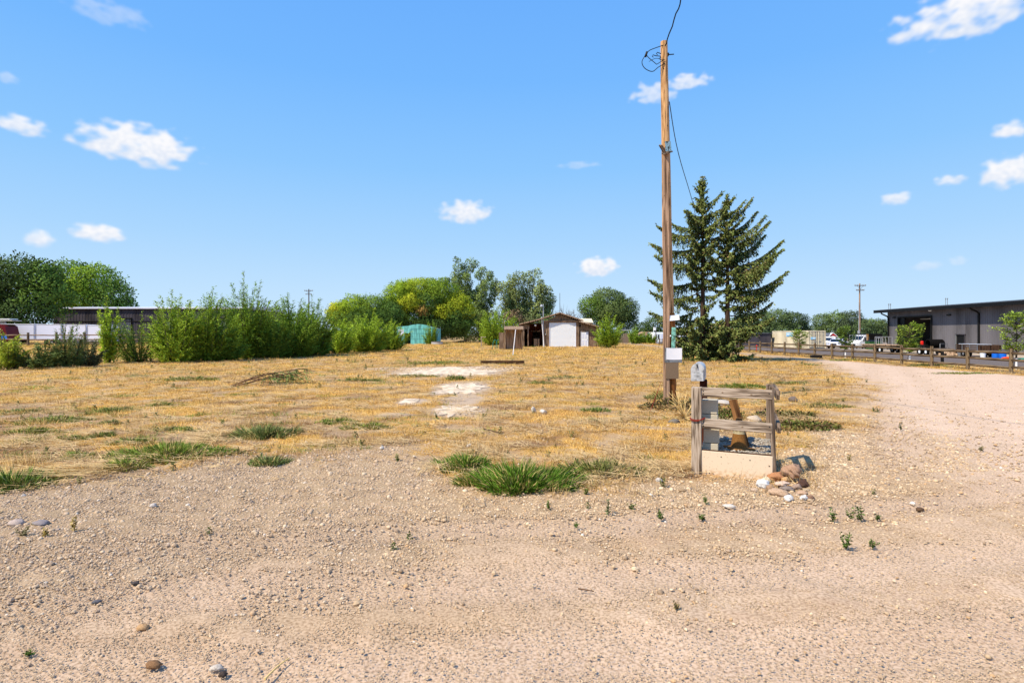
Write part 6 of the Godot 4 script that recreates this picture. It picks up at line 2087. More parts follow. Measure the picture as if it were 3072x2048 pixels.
func make_right_yard() -> void:
	rng.seed = 808
	# cream shipping container, its doors towards the road
	var c := thing("shipping_container", "cream shipping container with locking bars on its doors and blue stickers", "container", on(site(42.3, 82.0), 0.04), YARD_TURN)
	add("long_side", ribbed(12.1, 2.3, 0.28, 0.035, 0.45), M.cream, c, Vector3(-1.2, 0.14, -12.14), Vector3(0, -PI / 2, 0))
	add("long_side", ribbed(12.1, 2.3, 0.28, 0.035, 0.45), M.cream, c, Vector3(1.2, 0.14, -0.04), Vector3(0, PI / 2, 0))
	add("far_end", box(Vector3(2.38, 2.3, 0.05)), M.cream, c, Vector3(0, 1.29, -12.14))
	add("roof", bevel_box(Vector3(2.42, 0.05, 12.1), 0.01), M.cream, c, Vector3(0, 2.56, -6.1))
	add("floor_frame", bevel_box(Vector3(2.42, 0.14, 12.16), 0.02), M.cream, c, Vector3(0, 0.07, -6.1))
	for s in [-1.0, 1.0]:
		add("corner_post", bevel_box(Vector3(0.12, 2.58, 0.14), 0.02), M.cream, c, Vector3(s * 1.17, 1.29, 0.02))
		add("top_rail", bevel_box(Vector3(0.08, 0.1, 12.1), 0.015), M.cream, c, Vector3(s * 1.19, 2.5, -6.1))
		var d := add("door", bevel_box(Vector3(1.08, 2.3, 0.05), 0.01), M.cream, c, Vector3(s * 0.552, 1.3, 0.02))
		for k in 4:
			add("door_panel", bevel_box(Vector3(0.98, 0.48, 0.025), 0.012), M.cream, d, Vector3(0, -0.86 + k * 0.57, 0.028))
		for x in [-0.24, 0.26]:
			var bar := add("locking_bar", rod(Vector3(x, -1.16, 0.075), Vector3(x, 1.16, 0.075), 0.022, 8), M.steel, d)
			add("cam", bevel_box(Vector3(0.1, 0.08, 0.06), 0.01), M.steel, bar, Vector3(x, 1.1, 0.07))
		add("bar_handle", bevel_box(Vector3(0.34, 0.05, 0.03), 0.01), M.steel, d, Vector3(-s * 0.2, -0.25, 0.09))
		add("gasket", bevel_box(Vector3(0.03, 2.3, 0.03), 0.005), M.dark, d, Vector3(-s * 0.538, 0, 0.03))
	add("header", bevel_box(Vector3(2.2, 0.12, 0.12), 0.02), M.cream, c, Vector3(0, 2.52, 0.02))
	var st1 := add("sticker", bevel_box(Vector3(0.01, 0.62, 2.3), 0.003), M.pale_blue, c, Vector3(-1.245, 2.02, -5.8))
	for k in 5:
		add("sticker_print", box(Vector3(0.006, 0.26, 0.24)), M.white_clean, st1, Vector3(-0.006, 0.06, -0.8 + k * 0.4))
	add("sticker_print", box(Vector3(0.006, 0.06, 1.7)), M.blue, st1, Vector3(-0.006, -0.22, 0))
	var st2 := add("sticker", bevel_box(Vector3(0.72, 0.32, 0.01), 0.003), M.pale_blue, c, Vector3(-0.62, 1.48, 0.112))
	add("sticker_print", box(Vector3(0.3, 0.14, 0.006)), M.white_clean, st2, Vector3(0.12, 0.0, 0.006))
	# dark shed beside the container's far end
	var ds := thing("dark_shed", "low dark shed standing at the container's far end", "shed", on(site(38.6, 96.0), 0.0), YARD_TURN)
	add("walls", bevel_box(Vector3(3.6, 2.2, 6.0), 0.02), M.charcoal, ds, Vector3(0, 1.1, 0))
	add("roof", bevel_box(Vector3(4.0, 0.12, 6.4), 0.02), M.roof_grey, ds, Vector3(0, 2.26, 0))
	# red house far behind
	var rh := thing("red_house", "small red gabled house with white trim and a dark roof", "house", on(Vector3(80.19, 0, -142)), -0.3)
	rh.scale = Vector3(0.68, 0.68, 0.68)
	add("wing_wall", bevel_box(Vector3(6.5, 2.4, 4.0), 0.02), M.red_paint, rh, Vector3(-3.6, 1.2, -1.0))
	add("wing_roof", prism(PackedVector2Array([Vector2(-2.4, 0), Vector2(0, 1.25), Vector2(2.4, 0)]), 7.0), M.roof_grey, rh, Vector3(-0.2, 2.38, -1.0), Vector3(0, PI / 2, 0))
	add("gable_wall", prism(PackedVector2Array([Vector2(-1.25, -0.6), Vector2(-1.25, 2.3), Vector2(0, 3.5), Vector2(1.25, 2.3), Vector2(1.25, -0.6)]), 4.0), M.red_paint, rh, Vector3(0.2, 0, 1.2))
	for s in [-1.0, 1.0]:
		add("roof_edge", bevel_box(Vector3(2.0, 0.16, 4.3), 0.03), M.white_clean, rh, Vector3(0.2 + s * 0.72, 2.98, -0.8), Vector3(0, 0, -s * 0.765))
	for q in [[0.2, 1.95, 0.7, 0.9], [0.2, 0.55, 0.5, 0.5]]:
		var wf := add("window", bevel_box(Vector3(q[2] + 0.2, q[3] + 0.2, 0.06), 0.01), M.white_clean, rh, Vector3(q[0], q[1], 1.22))
		add("pane", box(Vector3(q[2] * 0.42, q[3], 0.02)), M.glass, wf, Vector3(-q[2] * 0.25, 0, 0.03))
		add("pane", box(Vector3(q[2] * 0.42, q[3], 0.02)), M.glass, wf, Vector3(q[2] * 0.25, 0, 0.03))
	add("window", bevel_box(Vector3(0.5, 1.3, 0.06), 0.01), M.white_clean, rh, Vector3(-1.9, 1.3, 1.03))
	add("porch_rail", bevel_box(Vector3(3.0, 0.4, 0.08), 0.01), M.white_clean, rh, Vector3(-2.5, 0.35, 1.5))
	# parked vehicles, their noses towards the camera's left
	make_car("parked_car", "white sport utility vehicle parked behind the silver car, beside the container", "car", on(site(48.6, 90.0), 0.03), -0.85, M.white_clean, "suv", "vehicles parked in the yard")
	make_car("parked_car", "low silver white car parked nearest the container doors", "car", on(site(45.6, 82.6), 0.03), -0.75, M.white, "sedan", "vehicles parked in the yard")
	make_car("parked_van", "white van standing behind the galvanised gate panels", "van", on(site(48.2, 80.5), 0.03), -1.15, M.white_clean, "van", "vehicles parked in the yard")
	# utility pole with crossarm
	crossarm_pole("tall wooden utility pole with a crossarm, beside the grey metal building", on(site(53.5, 90.5), 0.0), 10.2, 0.14, M.pole_board, 0.9, true)
	crossarm_pole("distant wooden utility pole with a crossarm above the elm thicket", on(Vector3(-43.06, 0, -120)), 11.3, 0.15, M.bark, 0.92, false)
	# yellow post, green bin, dark hoarding
	var yp := yard_thing("wooden_post", "thick yellow wooden post at the gate panels", "post", 2603, 46.5)
	add("post", bevel_box(Vector3(0.22, 2.1, 0.22), 0.02), M.yellow_wood, yp, Vector3(0, 1.0, 0))
	var gb := yard_thing("green_bin", "dark green refuse skip beside the yellow post", "skip", 2621, 45.2)
	add("bin", prism(PackedVector2Array([Vector2(-0.62, 0.12), Vector2(-0.75, 1.15), Vector2(0.75, 1.15), Vector2(0.62, 0.12)]), 1.1), M.green_bin, gb, Vector3(0, 0, 0.5))
	for k in 4:
		add("rib", bevel_box(Vector3(0.05, 1.0, 0.05), 0.01), M.green_bin, gb, Vector3(-0.5 + k * 0.33, 0.65, 0.52))
	add("lid", bevel_box(Vector3(1.55, 0.06, 1.2), 0.02), M.black, gb, Vector3(0, 1.19, -0.05), Vector3(0.06, 0, 0))
	var hd := yard_thing("dark_trailer", "black enclosed trailer standing behind the green skip", "trailer", 2624, 49.2)
	add("body", bevel_box(Vector3(2.3, 1.75, 4.5), 0.05), M.black, hd, Vector3(0, 1.25, -2.2))
	add("frame", bevel_box(Vector3(2.2, 0.14, 4.7), 0.02), M.dark, hd, Vector3(0, 0.36, -2.1))
	for s in [-1.0, 1.0]:
		wheel(hd, Vector3(s * 1.05, 0.35, -2.6), 0.35, 0.22, M.steel)
	# galvanised livestock panels
	panel("tall galvanised gate panel leaning before the white van", 2576, 43.6, 2.5, 1.95, 6)
	panel("galvanised gate panel behind the flatbed, against the building's corner", 2652, 45.0, 2.4, 1.75, 5)
	panel("narrow galvanised panel joined to the gate panel by the skip", 2640, 44.0, 0.9, 1.6, 3)
	# street sign beyond
	var ss := thing("street_sign", "small green street name sign on a thin post before dark trees", "sign", on(Vector3(71.91, 0, -118)), 0.25)
	add("post", rod(Vector3(0, 0, 0), Vector3(0, 2.0, 0), 0.03, 6), M.steel, ss)
	var plate := add("plate", bevel_box(Vector3(0.78, 0.34, 0.02), 0.01), M.sign_green, ss, Vector3(0, 1.78, 0.04))
	add("print", box(Vector3(0.44, 0.07, 0.006)), M.white_clean, plate, Vector3(-0.05, 0.0, 0.012))
	# flatbed trailers and what stands on them
	var fb := yard_thing("flatbed_trailer", "flatbed trailer with a pale wood deck before the open bay", "trailer", 2672, 40.6)
	add("deck", bevel_box(Vector3(2.2, 0.12, 5.2), 0.02), M.tan_wood, fb, Vector3(0, 0.86, -1.0))
	add("frame", bevel_box(Vector3(2.0, 0.16, 5.0), 0.02), M.dark, fb, Vector3(0, 0.70, -1.0))
	for s in [-1.0, 1.0]:
		for z in [-0.2, -1.1]:
			wheel(fb, Vector3(s * 0.95, 0.34, z), 0.34, 0.22, M.white_clean)
	var tw := yard_thing("equipment_trailer", "low trailer loaded with black pipe before the grey wall", "trailer", 2800, 40.4)
	add("deck", bevel_box(Vector3(2.1, 0.1, 4.4), 0.02), M.grey_wood_dark, tw, Vector3(0, 0.62, 0))
	add("frame", bevel_box(Vector3(1.9, 0.16, 4.6), 0.02), M.dark, tw, Vector3(0, 0.48, 0))
	for s in [-1.0, 1.0]:
		for z in [0.4, -0.5]:
			wheel(tw, Vector3(s * 0.9, 0.32, z), 0.32, 0.22, M.white_clean)
			add("mudguard", bevel_box(Vector3(0.28, 0.04, 0.8), 0.01), M.dark, tw, Vector3(s * 0.92, 0.68, z))
	add("tongue", bevel_box(Vector3(0.12, 0.1, 1.4), 0.02), M.dark, tw, Vector3(0, 0.45, 2.8))
	var roll := thing("pipe_roll", "black corrugated pipe roll lying on the low trailer", "pipe", on(site(40.3, 55.6), 0.68), 0.0)
	for k in 9:
		add("coil", torus(0.40, 0.07), M.rubber, roll, Vector3(-0.7 + k * 0.16, 0.46, 0), Vector3(0, 0, PI / 2))
	var gen := yard_thing("pump_engine", "small engine pump standing on the trailer behind the black pipe", "engine", 2822, 40.6)
	add("block", bevel_box(Vector3(0.5, 0.34, 0.7), 0.05), M.black, gen, Vector3(0, 0.86, 0))
	add("pipe_frame", tube([Vector3(-0.35, 0.68, 0.45), Vector3(-0.35, 1.15, 0.45), Vector3(0.35, 1.15, 0.45), Vector3(0.35, 0.68, 0.45)], [0.025, 0.025, 0.025, 0.025], 6), M.steel, gen)
	add("tank", lathe([Vector2(0, -0.18), Vector2(0.13, -0.16), Vector2(0.13, 0.16), Vector2(0, 0.18)], 10), M.white_clean, gen, Vector3(0.05, 1.1, 0), Vector3(0, 0, PI / 2))
	var rc := yard_thing("red_can", "bright red fuel can standing at the open bay's edge", "fuel can", 2767, 43.2)
	add("can", lathe([Vector2(0, 0), Vector2(0.15, 0.0), Vector2(0.16, 0.03), Vector2(0.16, 0.33), Vector2(0.13, 0.38), Vector2(0.05, 0.41), Vector2(0.0, 0.41)], 14), M.red_bright, rc, Vector3(0, 0.9, 0))
	add("stand", bevel_box(Vector3(0.7, 0.9, 0.7), 0.02), M.dark, rc, Vector3(0, 0.45, 0))
	var rt := yard_thing("rack_trailer", "trailer with a low railed bed and pipes on top, past the side door", "trailer", 2934, 41.2)
	rt.scale = Vector3(1.0, 0.86, 0.74)
	add("bed", bevel_box(Vector3(2.0, 0.1, 3.6), 0.02), M.grey_wood_dark, rt, Vector3(0, 0.6, 0))
	for s in [-1.0, 1.0]:
		for h in [0.78, 1.0, 1.22]:
			add("bed_rail", bevel_box(Vector3(0.05, 0.09, 3.6), 0.01), M.dark_timber, rt, Vector3(s * 1.0, h, 0))
		for z in [-1.75, -0.6, 0.6, 1.75]:
			add("stake", bevel_box(Vector3(0.06, 0.85, 0.07), 0.01), M.steel, rt, Vector3(s * 1.04, 0.9, z))
		for z in [0.35, -0.45]:
			wheel(rt, Vector3(s * 0.95, 0.33, z), 0.33, 0.22, M.steel)
	add("end_rail", bevel_box(Vector3(2.0, 0.5, 0.05), 0.01), M.dark_timber, rt, Vector3(0, 0.95, 1.82))
	for k in 3:
		add("pipe", rod(Vector3(-0.6 + k * 0.35, 1.32, -1.9), Vector3(-0.5 + k * 0.3, 1.3, 1.9), 0.045, 8), M.galv, rt)
	var lt := yard_thing("log_pile", "low pile of pale cut logs under the rack trailer's nose", "log pile", 2856, 40.0)
	for k in 7:
		add("log", rod(Vector3(-0.5, 0, 0), Vector3(0.5, 0, 0), rnd(0.09, 0.15), 8), M.tan_wood, lt, Vector3(rnd(-0.3, 0.3), 0.12 + 0.16 * (k / 4), rnd(-0.6, 0.6)), Vector3(0, rnd(-0.4, 0.4), 0))
	# drums and tarps near the picture's right edge
	for q in [["short blue plastic drum beyond the fence, nearer the rack trailer", 2988.0, 41.0], ["short blue plastic drum beside the orange tarpaulin", 3009.0, 41.0]]:
		var dr := yard_thing("plastic_drum", q[0], "drum", q[1], q[2], "blue plastic drums in the yard")
		add("drum", lathe([Vector2(0, 0), Vector2(0.23, 0), Vector2(0.26, 0.03), Vector2(0.26, 0.18), Vector2(0.275, 0.2), Vector2(0.26, 0.22), Vector2(0.26, 0.4), Vector2(0.275, 0.42), Vector2(0.26, 0.44), Vector2(0.25, 0.58), Vector2(0.0, 0.59)], 18), M.blue, dr)
		add("lid_ring", torus(0.25, 0.018), M.dark, dr, Vector3(0, 0.58, 0))
	tag(add("tarpaulin", rock_mesh(0.38, 0.12, 0.3, 77, 0.35, 12), M.orange, null, on(site(39.6, 46.5), 0.12)), "crumpled orange tarpaulin on the asphalt beside the blue drums", "tarpaulin")
	tag(add("tarpaulin", rock_mesh(0.4, 0.12, 0.3, 79, 0.35, 12), M.teal_paint, null, on(site(39.3, 44.6), 0.1)), "crumpled green tarpaulin right of the orange one", "tarpaulin")
	for q in [["white plastic tub standing by the blue drums", 2950.0, 40.6, M.white_clean, 0.24, 0.45], ["dark bucket on the asphalt under the rack trailer", 2905.0, 40.0, M.black, 0.2, 0.4], ["grey bucket beside the low trailer's wheels", 2880.0, 40.2, M.steel, 0.18, 0.35]]:
		var bk := yard_thing("bucket", q[0], "bucket", q[1], q[2])
		add("pail", lathe([Vector2(0, 0), Vector2(q[4] * 0.8, 0), Vector2(q[4], q[5]), Vector2(q[4] * 0.9, q[5]), Vector2(q[4] * 0.75, 0.04), Vector2(0, 0.04)], 14), q[3], bk)
		add("bail", torus_arc(q[4], 0.012), M.steel, bk, Vector3(0, q[5] * 0.95, 0))
	# posts near the fence
	var bp := yard_thing("bollard", "short black steel bollard behind the rail fence", "bollard", 2828, 25.6)
	add("pipe", lathe([Vector2(0.085, -0.1), Vector2(0.085, 0.82), Vector2(0.06, 0.86), Vector2(0.0, 0.87)], 12), M.black, bp)
	add("band", lathe([Vector2(0.088, 0.70), Vector2(0.088, 0.75)], 12), M.dark, bp)
	var hy := yard_thing("yard_hydrant", "small red yard hydrant beside the far fence posts", "hydrant", 2270, 22.6)
	hy.scale = Vector3(0.75, 0.62, 0.75)
	add("standpipe", rod(Vector3(0, 0, 0), Vector3(0, 0.75, 0), 0.05, 8), M.red_bright, hy)
	add("head", bevel_box(Vector3(0.16, 0.22, 0.3), 0.03), M.red_bright, hy, Vector3(0, 0.8, 0.04))
	add("handle", bevel_box(Vector3(0.05, 0.05, 0.4), 0.01), M.red_bright, hy, Vector3(0, 0.94, 0.12), Vector3(0.4, 0, 0))
	var vb := yard_thing("drain_box", "dark open drain box at the foot of the rail fence", "drain box", 2449, 21.0)
	for q in [[0.0, 0.16, 0.34, 0.03], [0.0, -0.16, 0.34, 0.03]]:
		add("side", bevel_box(Vector3(q[2] * 2.0, 0.2, 0.05), 0.01), M.dark, vb, Vector3(q[0], 0.08, q[1]))
	add("side", bevel_box(Vector3(0.05, 0.2, 0.37), 0.01), M.dark, vb, Vector3(-0.33, 0.08, 0))
	add("side", bevel_box(Vector3(0.05, 0.2, 0.37), 0.01), M.dark, vb, Vector3(0.33, 0.08, 0))
	# thin far wires and twin poles over the roof
	for q in [[2670.0, 913.0, 922.0], [2841.0, 896.0, 914.0]]:
		var tp := thing("twin_pole", "faint twin pole rising beyond the roof of the grey building, the %s one" % ("farther" if q[0] < 2700.0 else "taller"), "utility pole", Vector3((q[0] - 1536) * 190.0 / 1700.0, 0, -190))
		var h: float = 1.7 + (1003.0 - q[1]) * 190.0 / 1700.0
		for s in [-0.3, 0.3]:
			add("pole", rod(Vector3(s, 0, 0), Vector3(s, h, 0), 0.07, 6), M.steel, tp)
			add("insulator", bevel_box(Vector3(0.22, 0.5, 0.22), 0.03), M.steel, tp, Vector3(s, h, 0))


func torus(r: float, t: float) -> ArrayMesh:
	var p := []
	for i in 21:
		var a := TAU * i / 20.0
		p.append(Vector3(cos(a) * r, 0, sin(a) * r))
	var st := st_new(false)
	st_tube(st, p, taper(21, t, t), 7, false)
	return st_done(st)


func torus_arc(r: float, t: float) -> ArrayMesh:
	var p := []
	for i in 9:
		var a := PI * i / 8.0
		p.append(Vector3(cos(a) * r, sin(a) * r * 0.6, 0))
	var st := st_new(false)
	st_tube(st, p, taper(9, t, t), 5, false)
	return st_done(st)


func panel(label: String, px: float, xp: float, w: float, h: float, bars: int) -> void:
	var t := yard_thing("livestock_gate", label, "gate panel", px, xp, "galvanised panels in the yard")
	t.rotation.y = 0.15
	for y in [0.12, h]:
		add("frame_bar", rod(Vector3(-w / 2, y, 0), Vector3(w / 2, y, 0), 0.035, 6), M.galv, t)
	for k in bars + 1:
		var x := -w / 2 + w * k / bars
		add("upright_bar", rod(Vector3(x, 0.1, 0), Vector3(x, h, 0), 0.028, 6), M.galv, t)


func crossarm_pole(label: String, at: Vector3, h: float, r: float, m: Material, arm: float, box_too: bool) -> void:
	var t := thing("crossarm_pole", label, "utility pole", at)
	add("pole", tube([Vector3(0, -0.3, 0), Vector3(0, h * 0.5, 0), Vector3(0, h, 0)], [r, r * 0.85, r * 0.65], 10), m, t)
	for q in [[h - 0.35, arm], [h - 1.1, arm * 0.72]]:
		var a := add("crossarm", bevel_box(Vector3(q[1] * 2.0, 0.11, 0.1), 0.01), M.bark, t, Vector3(0, q[0], 0.14))
		for s in [-0.92, -0.5, 0.5, 0.92]:
			add("insulator", lathe([Vector2(0.03, 0.05), Vector2(0.06, 0.1), Vector2(0.04, 0.2), Vector2(0.0, 0.24)], 8), M.galv, a, Vector3(s * q[1], 0, 0))
	for s in [-1.0, 1.0]:
		add("brace", rod(Vector3(s * arm * 0.55, h - 0.4, 0.15), Vector3(0, h - 0.95, 0.12), 0.02, 5), M.dark, t)
	if box_too:
		add("meter_box", bevel_box(Vector3(0.3, 0.5, 0.2), 0.02), M.galv, t, Vector3(-0.2, 2.4, 0.1))
		add("conduit", rod(Vector3(-0.16, 0, 0.06), Vector3(-0.16, 7.2, 0.06), 0.05, 6), M.galv, t)


# ---------------------------------------------------------------- far left: long dark building, trailers, fence

func make_left_buildings() -> void:
	rng.seed = 909
	var b := thing("dark_building", "long low charcoal metal building with a white roof edge behind the shrubs", "building", Vector3(-94.0, 0, -116.0))
	add("wall", ribbed(39.0, 6.9, 0.6, 0.05, 0.4), M.charcoal, b, Vector3.ZERO)
	add("wall_backing", box(Vector3(39.0, 6.9, 0.2)), M.charcoal, b, Vector3(19.5, 3.45, -0.14))
	add("end_wall", ribbed(20.0, 6.9, 0.6, 0.05, 0.4), M.charcoal, b, Vector3(39.0, 0, 0), Vector3(0, PI / 2, 0))
	add("roof", prism(PackedVector2Array([Vector2(0.5, 6.95), Vector2(0.5, 7.2), Vector2(-10.0, 7.8), Vector2(-21.0, 7.2), Vector2(-21.0, 6.95)]), 40.0), M.white, b, Vector3(-0.5, 0, 0), Vector3(0, -PI / 2, 0))
	add("belt_rail", bevel_box(Vector3(39.0, 0.16, 0.12), 0.02), M.black, b, Vector3(19.5, 4.4, 0.10))
	for x in [11.6, 22.0, 33.5]:
		var d := add("roller_door", ribbed(4.4, 4.9, 0.35, 0.04, 0.5), M.roof_grey, b, Vector3(x, 0, 0.08))
		add("door_frame", bevel_box(Vector3(0.2, 5.1, 0.25), 0.02), M.black, d, Vector3(-0.1, 2.5, 0.02))
		add("door_frame", bevel_box(Vector3(0.2, 5.1, 0.25), 0.02), M.black, d, Vector3(4.5, 2.5, 0.02))
		add("door_frame", bevel_box(Vector3(4.8, 0.22, 0.25), 0.02), M.black, d, Vector3(2.2, 5.0, 0.03))
	# white box trailers parked end to end
	var xs := [[0.0, 108.0, "leftmost white box trailer, behind the maroon motor home"], [108.0, 188.0, "second white box trailer in the row behind the rail fence"], [190.0, 262.0, "third white box trailer, with a dark seam at its end"], [263.0, 330.0, "last white box trailer, its end behind the narrow green shrub"]]
	var k := 0
	for q in xs:
		var x0: float = (q[0] - 1536.0) * 96.0 / 1700.0
		var x1: float = (q[1] - 1536.0) * 96.0 / 1700.0 - 0.15
		var w := x1 - x0
		var t := thing("box_trailer", q[2], "trailer", on(Vector3((x0 + x1) / 2, 0, -97.0)), 0.0, "white box trailers in a row")
		add("body", bevel_box(Vector3(w, 2.75, 2.4), 0.06), M.white, t, Vector3(0, 2.1 - k * 0.05, 0))
		add("trim", bevel_box(Vector3(w + 0.02, 0.1, 0.06), 0.02), M.galv, t, Vector3(0, 0.78, 1.2))
		add("top_trim", bevel_box(Vector3(w + 0.02, 0.12, 0.06), 0.02), M.galv, t, Vector3(0, 3.4 - k * 0.05, 1.2))
		for x in [-w * 0.48, w * 0.48]:
			add("corner_trim", bevel_box(Vector3(0.1, 2.7, 0.06), 0.02), M.galv, t, Vector3(x, 2.1, 1.2))
		for x in [-0.5, 0.5]:
			var wh := add("wheel", lathe([Vector2(0.0, -0.12), Vector2(0.3, -0.12), Vector2(0.38, -0.08), Vector2(0.38, 0.08), Vector2(0.3, 0.12), Vector2(0.0, 0.12)], 14), M.rubber, t, Vector3(x, 0.38, 1.0), Vector3(PI / 2, 0, 0))
			add("rim", lathe([Vector2(0.0, 0.125), Vector2(0.2, 0.125), Vector2(0.21, 0.1)], 10), M.steel, wh)
		k += 1
	# maroon motor home at the picture's edge
	var mh := thing("motor_home", "maroon motor home with a blue stripe at the picture's left edge", "motor home", on(Vector3(-85.5, 0, -93.0)))
	var prof := PackedVector2Array([Vector2(-5.0, 0.5), Vector2(-5.0, 3.2), Vector2(2.6, 3.35), Vector2(3.25, 3.0), Vector2(3.6, 1.6), Vector2(3.6, 0.5)])
	add("body", prism(prof, 2.4), M.maroon, mh, Vector3(0, 0, 1.2))
	add("stripe", bevel_box(Vector3(1.3, 0.75, 0.04), 0.02), M.blue, mh, Vector3(2.95, 1.2, 1.21), Vector3(0, 0, 0.25))
	add("decal", bevel_box(Vector3(0.45, 0.3, 0.03), 0.01), M.white_clean, mh, Vector3(2.3, 2.5, 1.21))
	add("side_window", bevel_box(Vector3(1.5, 0.8, 0.03), 0.02), M.glass, mh, Vector3(0.0, 2.4, 1.21))
	add("roof_unit", bevel_box(Vector3(2.6, 0.35, 1.6), 0.1), M.white_clean, mh, Vector3(0.5, 3.6, 0))
	add("roof_rack", bevel_box(Vector3(4.6, 0.1, 1.8), 0.03), M.galv, mh, Vector3(1.9, 3.95, 0))
	add("roof_rack", bevel_box(Vector3(4.2, 0.12, 1.6), 0.03), M.white_clean, mh, Vector3(1.6, 4.2, 0))
	for x in [-2.5, 2.0]:
		add("wheel", lathe([Vector2(0.0, -0.14), Vector2(0.42, -0.12), Vector2(0.45, 0.08), Vector2(0.3, 0.14), Vector2(0.0, 0.14)], 14), M.rubber, mh, Vector3(x, 0.45, 1.05), Vector3(PI / 2, 0, 0))
	# rail fence in front of them
	var f := thing("rail_fence", "brown two-rail fence in front of the white trailers", "fence", Vector3.ZERO)
	var za := -84.0
	for i in 10:
		var x := -78.0 + i * 4.2
		add("fence_post", tube([Vector3(0, -0.2, 0), Vector3(0, 2.0, 0)], [0.17, 0.15], 8), M.fence_wood, f, on(Vector3(x + 2.0, 0, za)))
		for h in [0.35, 0.95, 1.6]:
			var r := add("rail", tube([Vector3(0, -2.1, 0), Vector3(0.03, 0, 0.02), Vector3(0, 2.1, 0)], [0.085, 0.09, 0.085], 7), M.barn_wood, f, on(Vector3(x + 4.1, 0, za), h + rnd(-0.03, 0.03)))
			r.rotation = Vector3(0, 0, PI / 2 + rnd(-0.015, 0.015))
	# weathered post with a wire, near the picture's left edge
	var p := thing("fence_post", "thick weathered wooden fence post among the shrubs at the left", "post", on(Vector3(-24.37, 0, -27.79)))
	add("post", tube([Vector3(0, -0.2, 0), Vector3(0.01, 0.6, 0), Vector3(-0.01, 1.15, 0)], [0.115, 0.11, 0.10], 12), M.grey_wood_dark, p)
	add("wire", tube([Vector3(-0.12, 0.9, 0.1), Vector3(0.1, 1.02, 0.11), Vector3(0.35, 1.2, 0.05)], [0.012, 0.012, 0.012], 5), M.straw_twig, p)


# ---------------------------------------------------------------- teal shed, shelter, barn and what stands about them

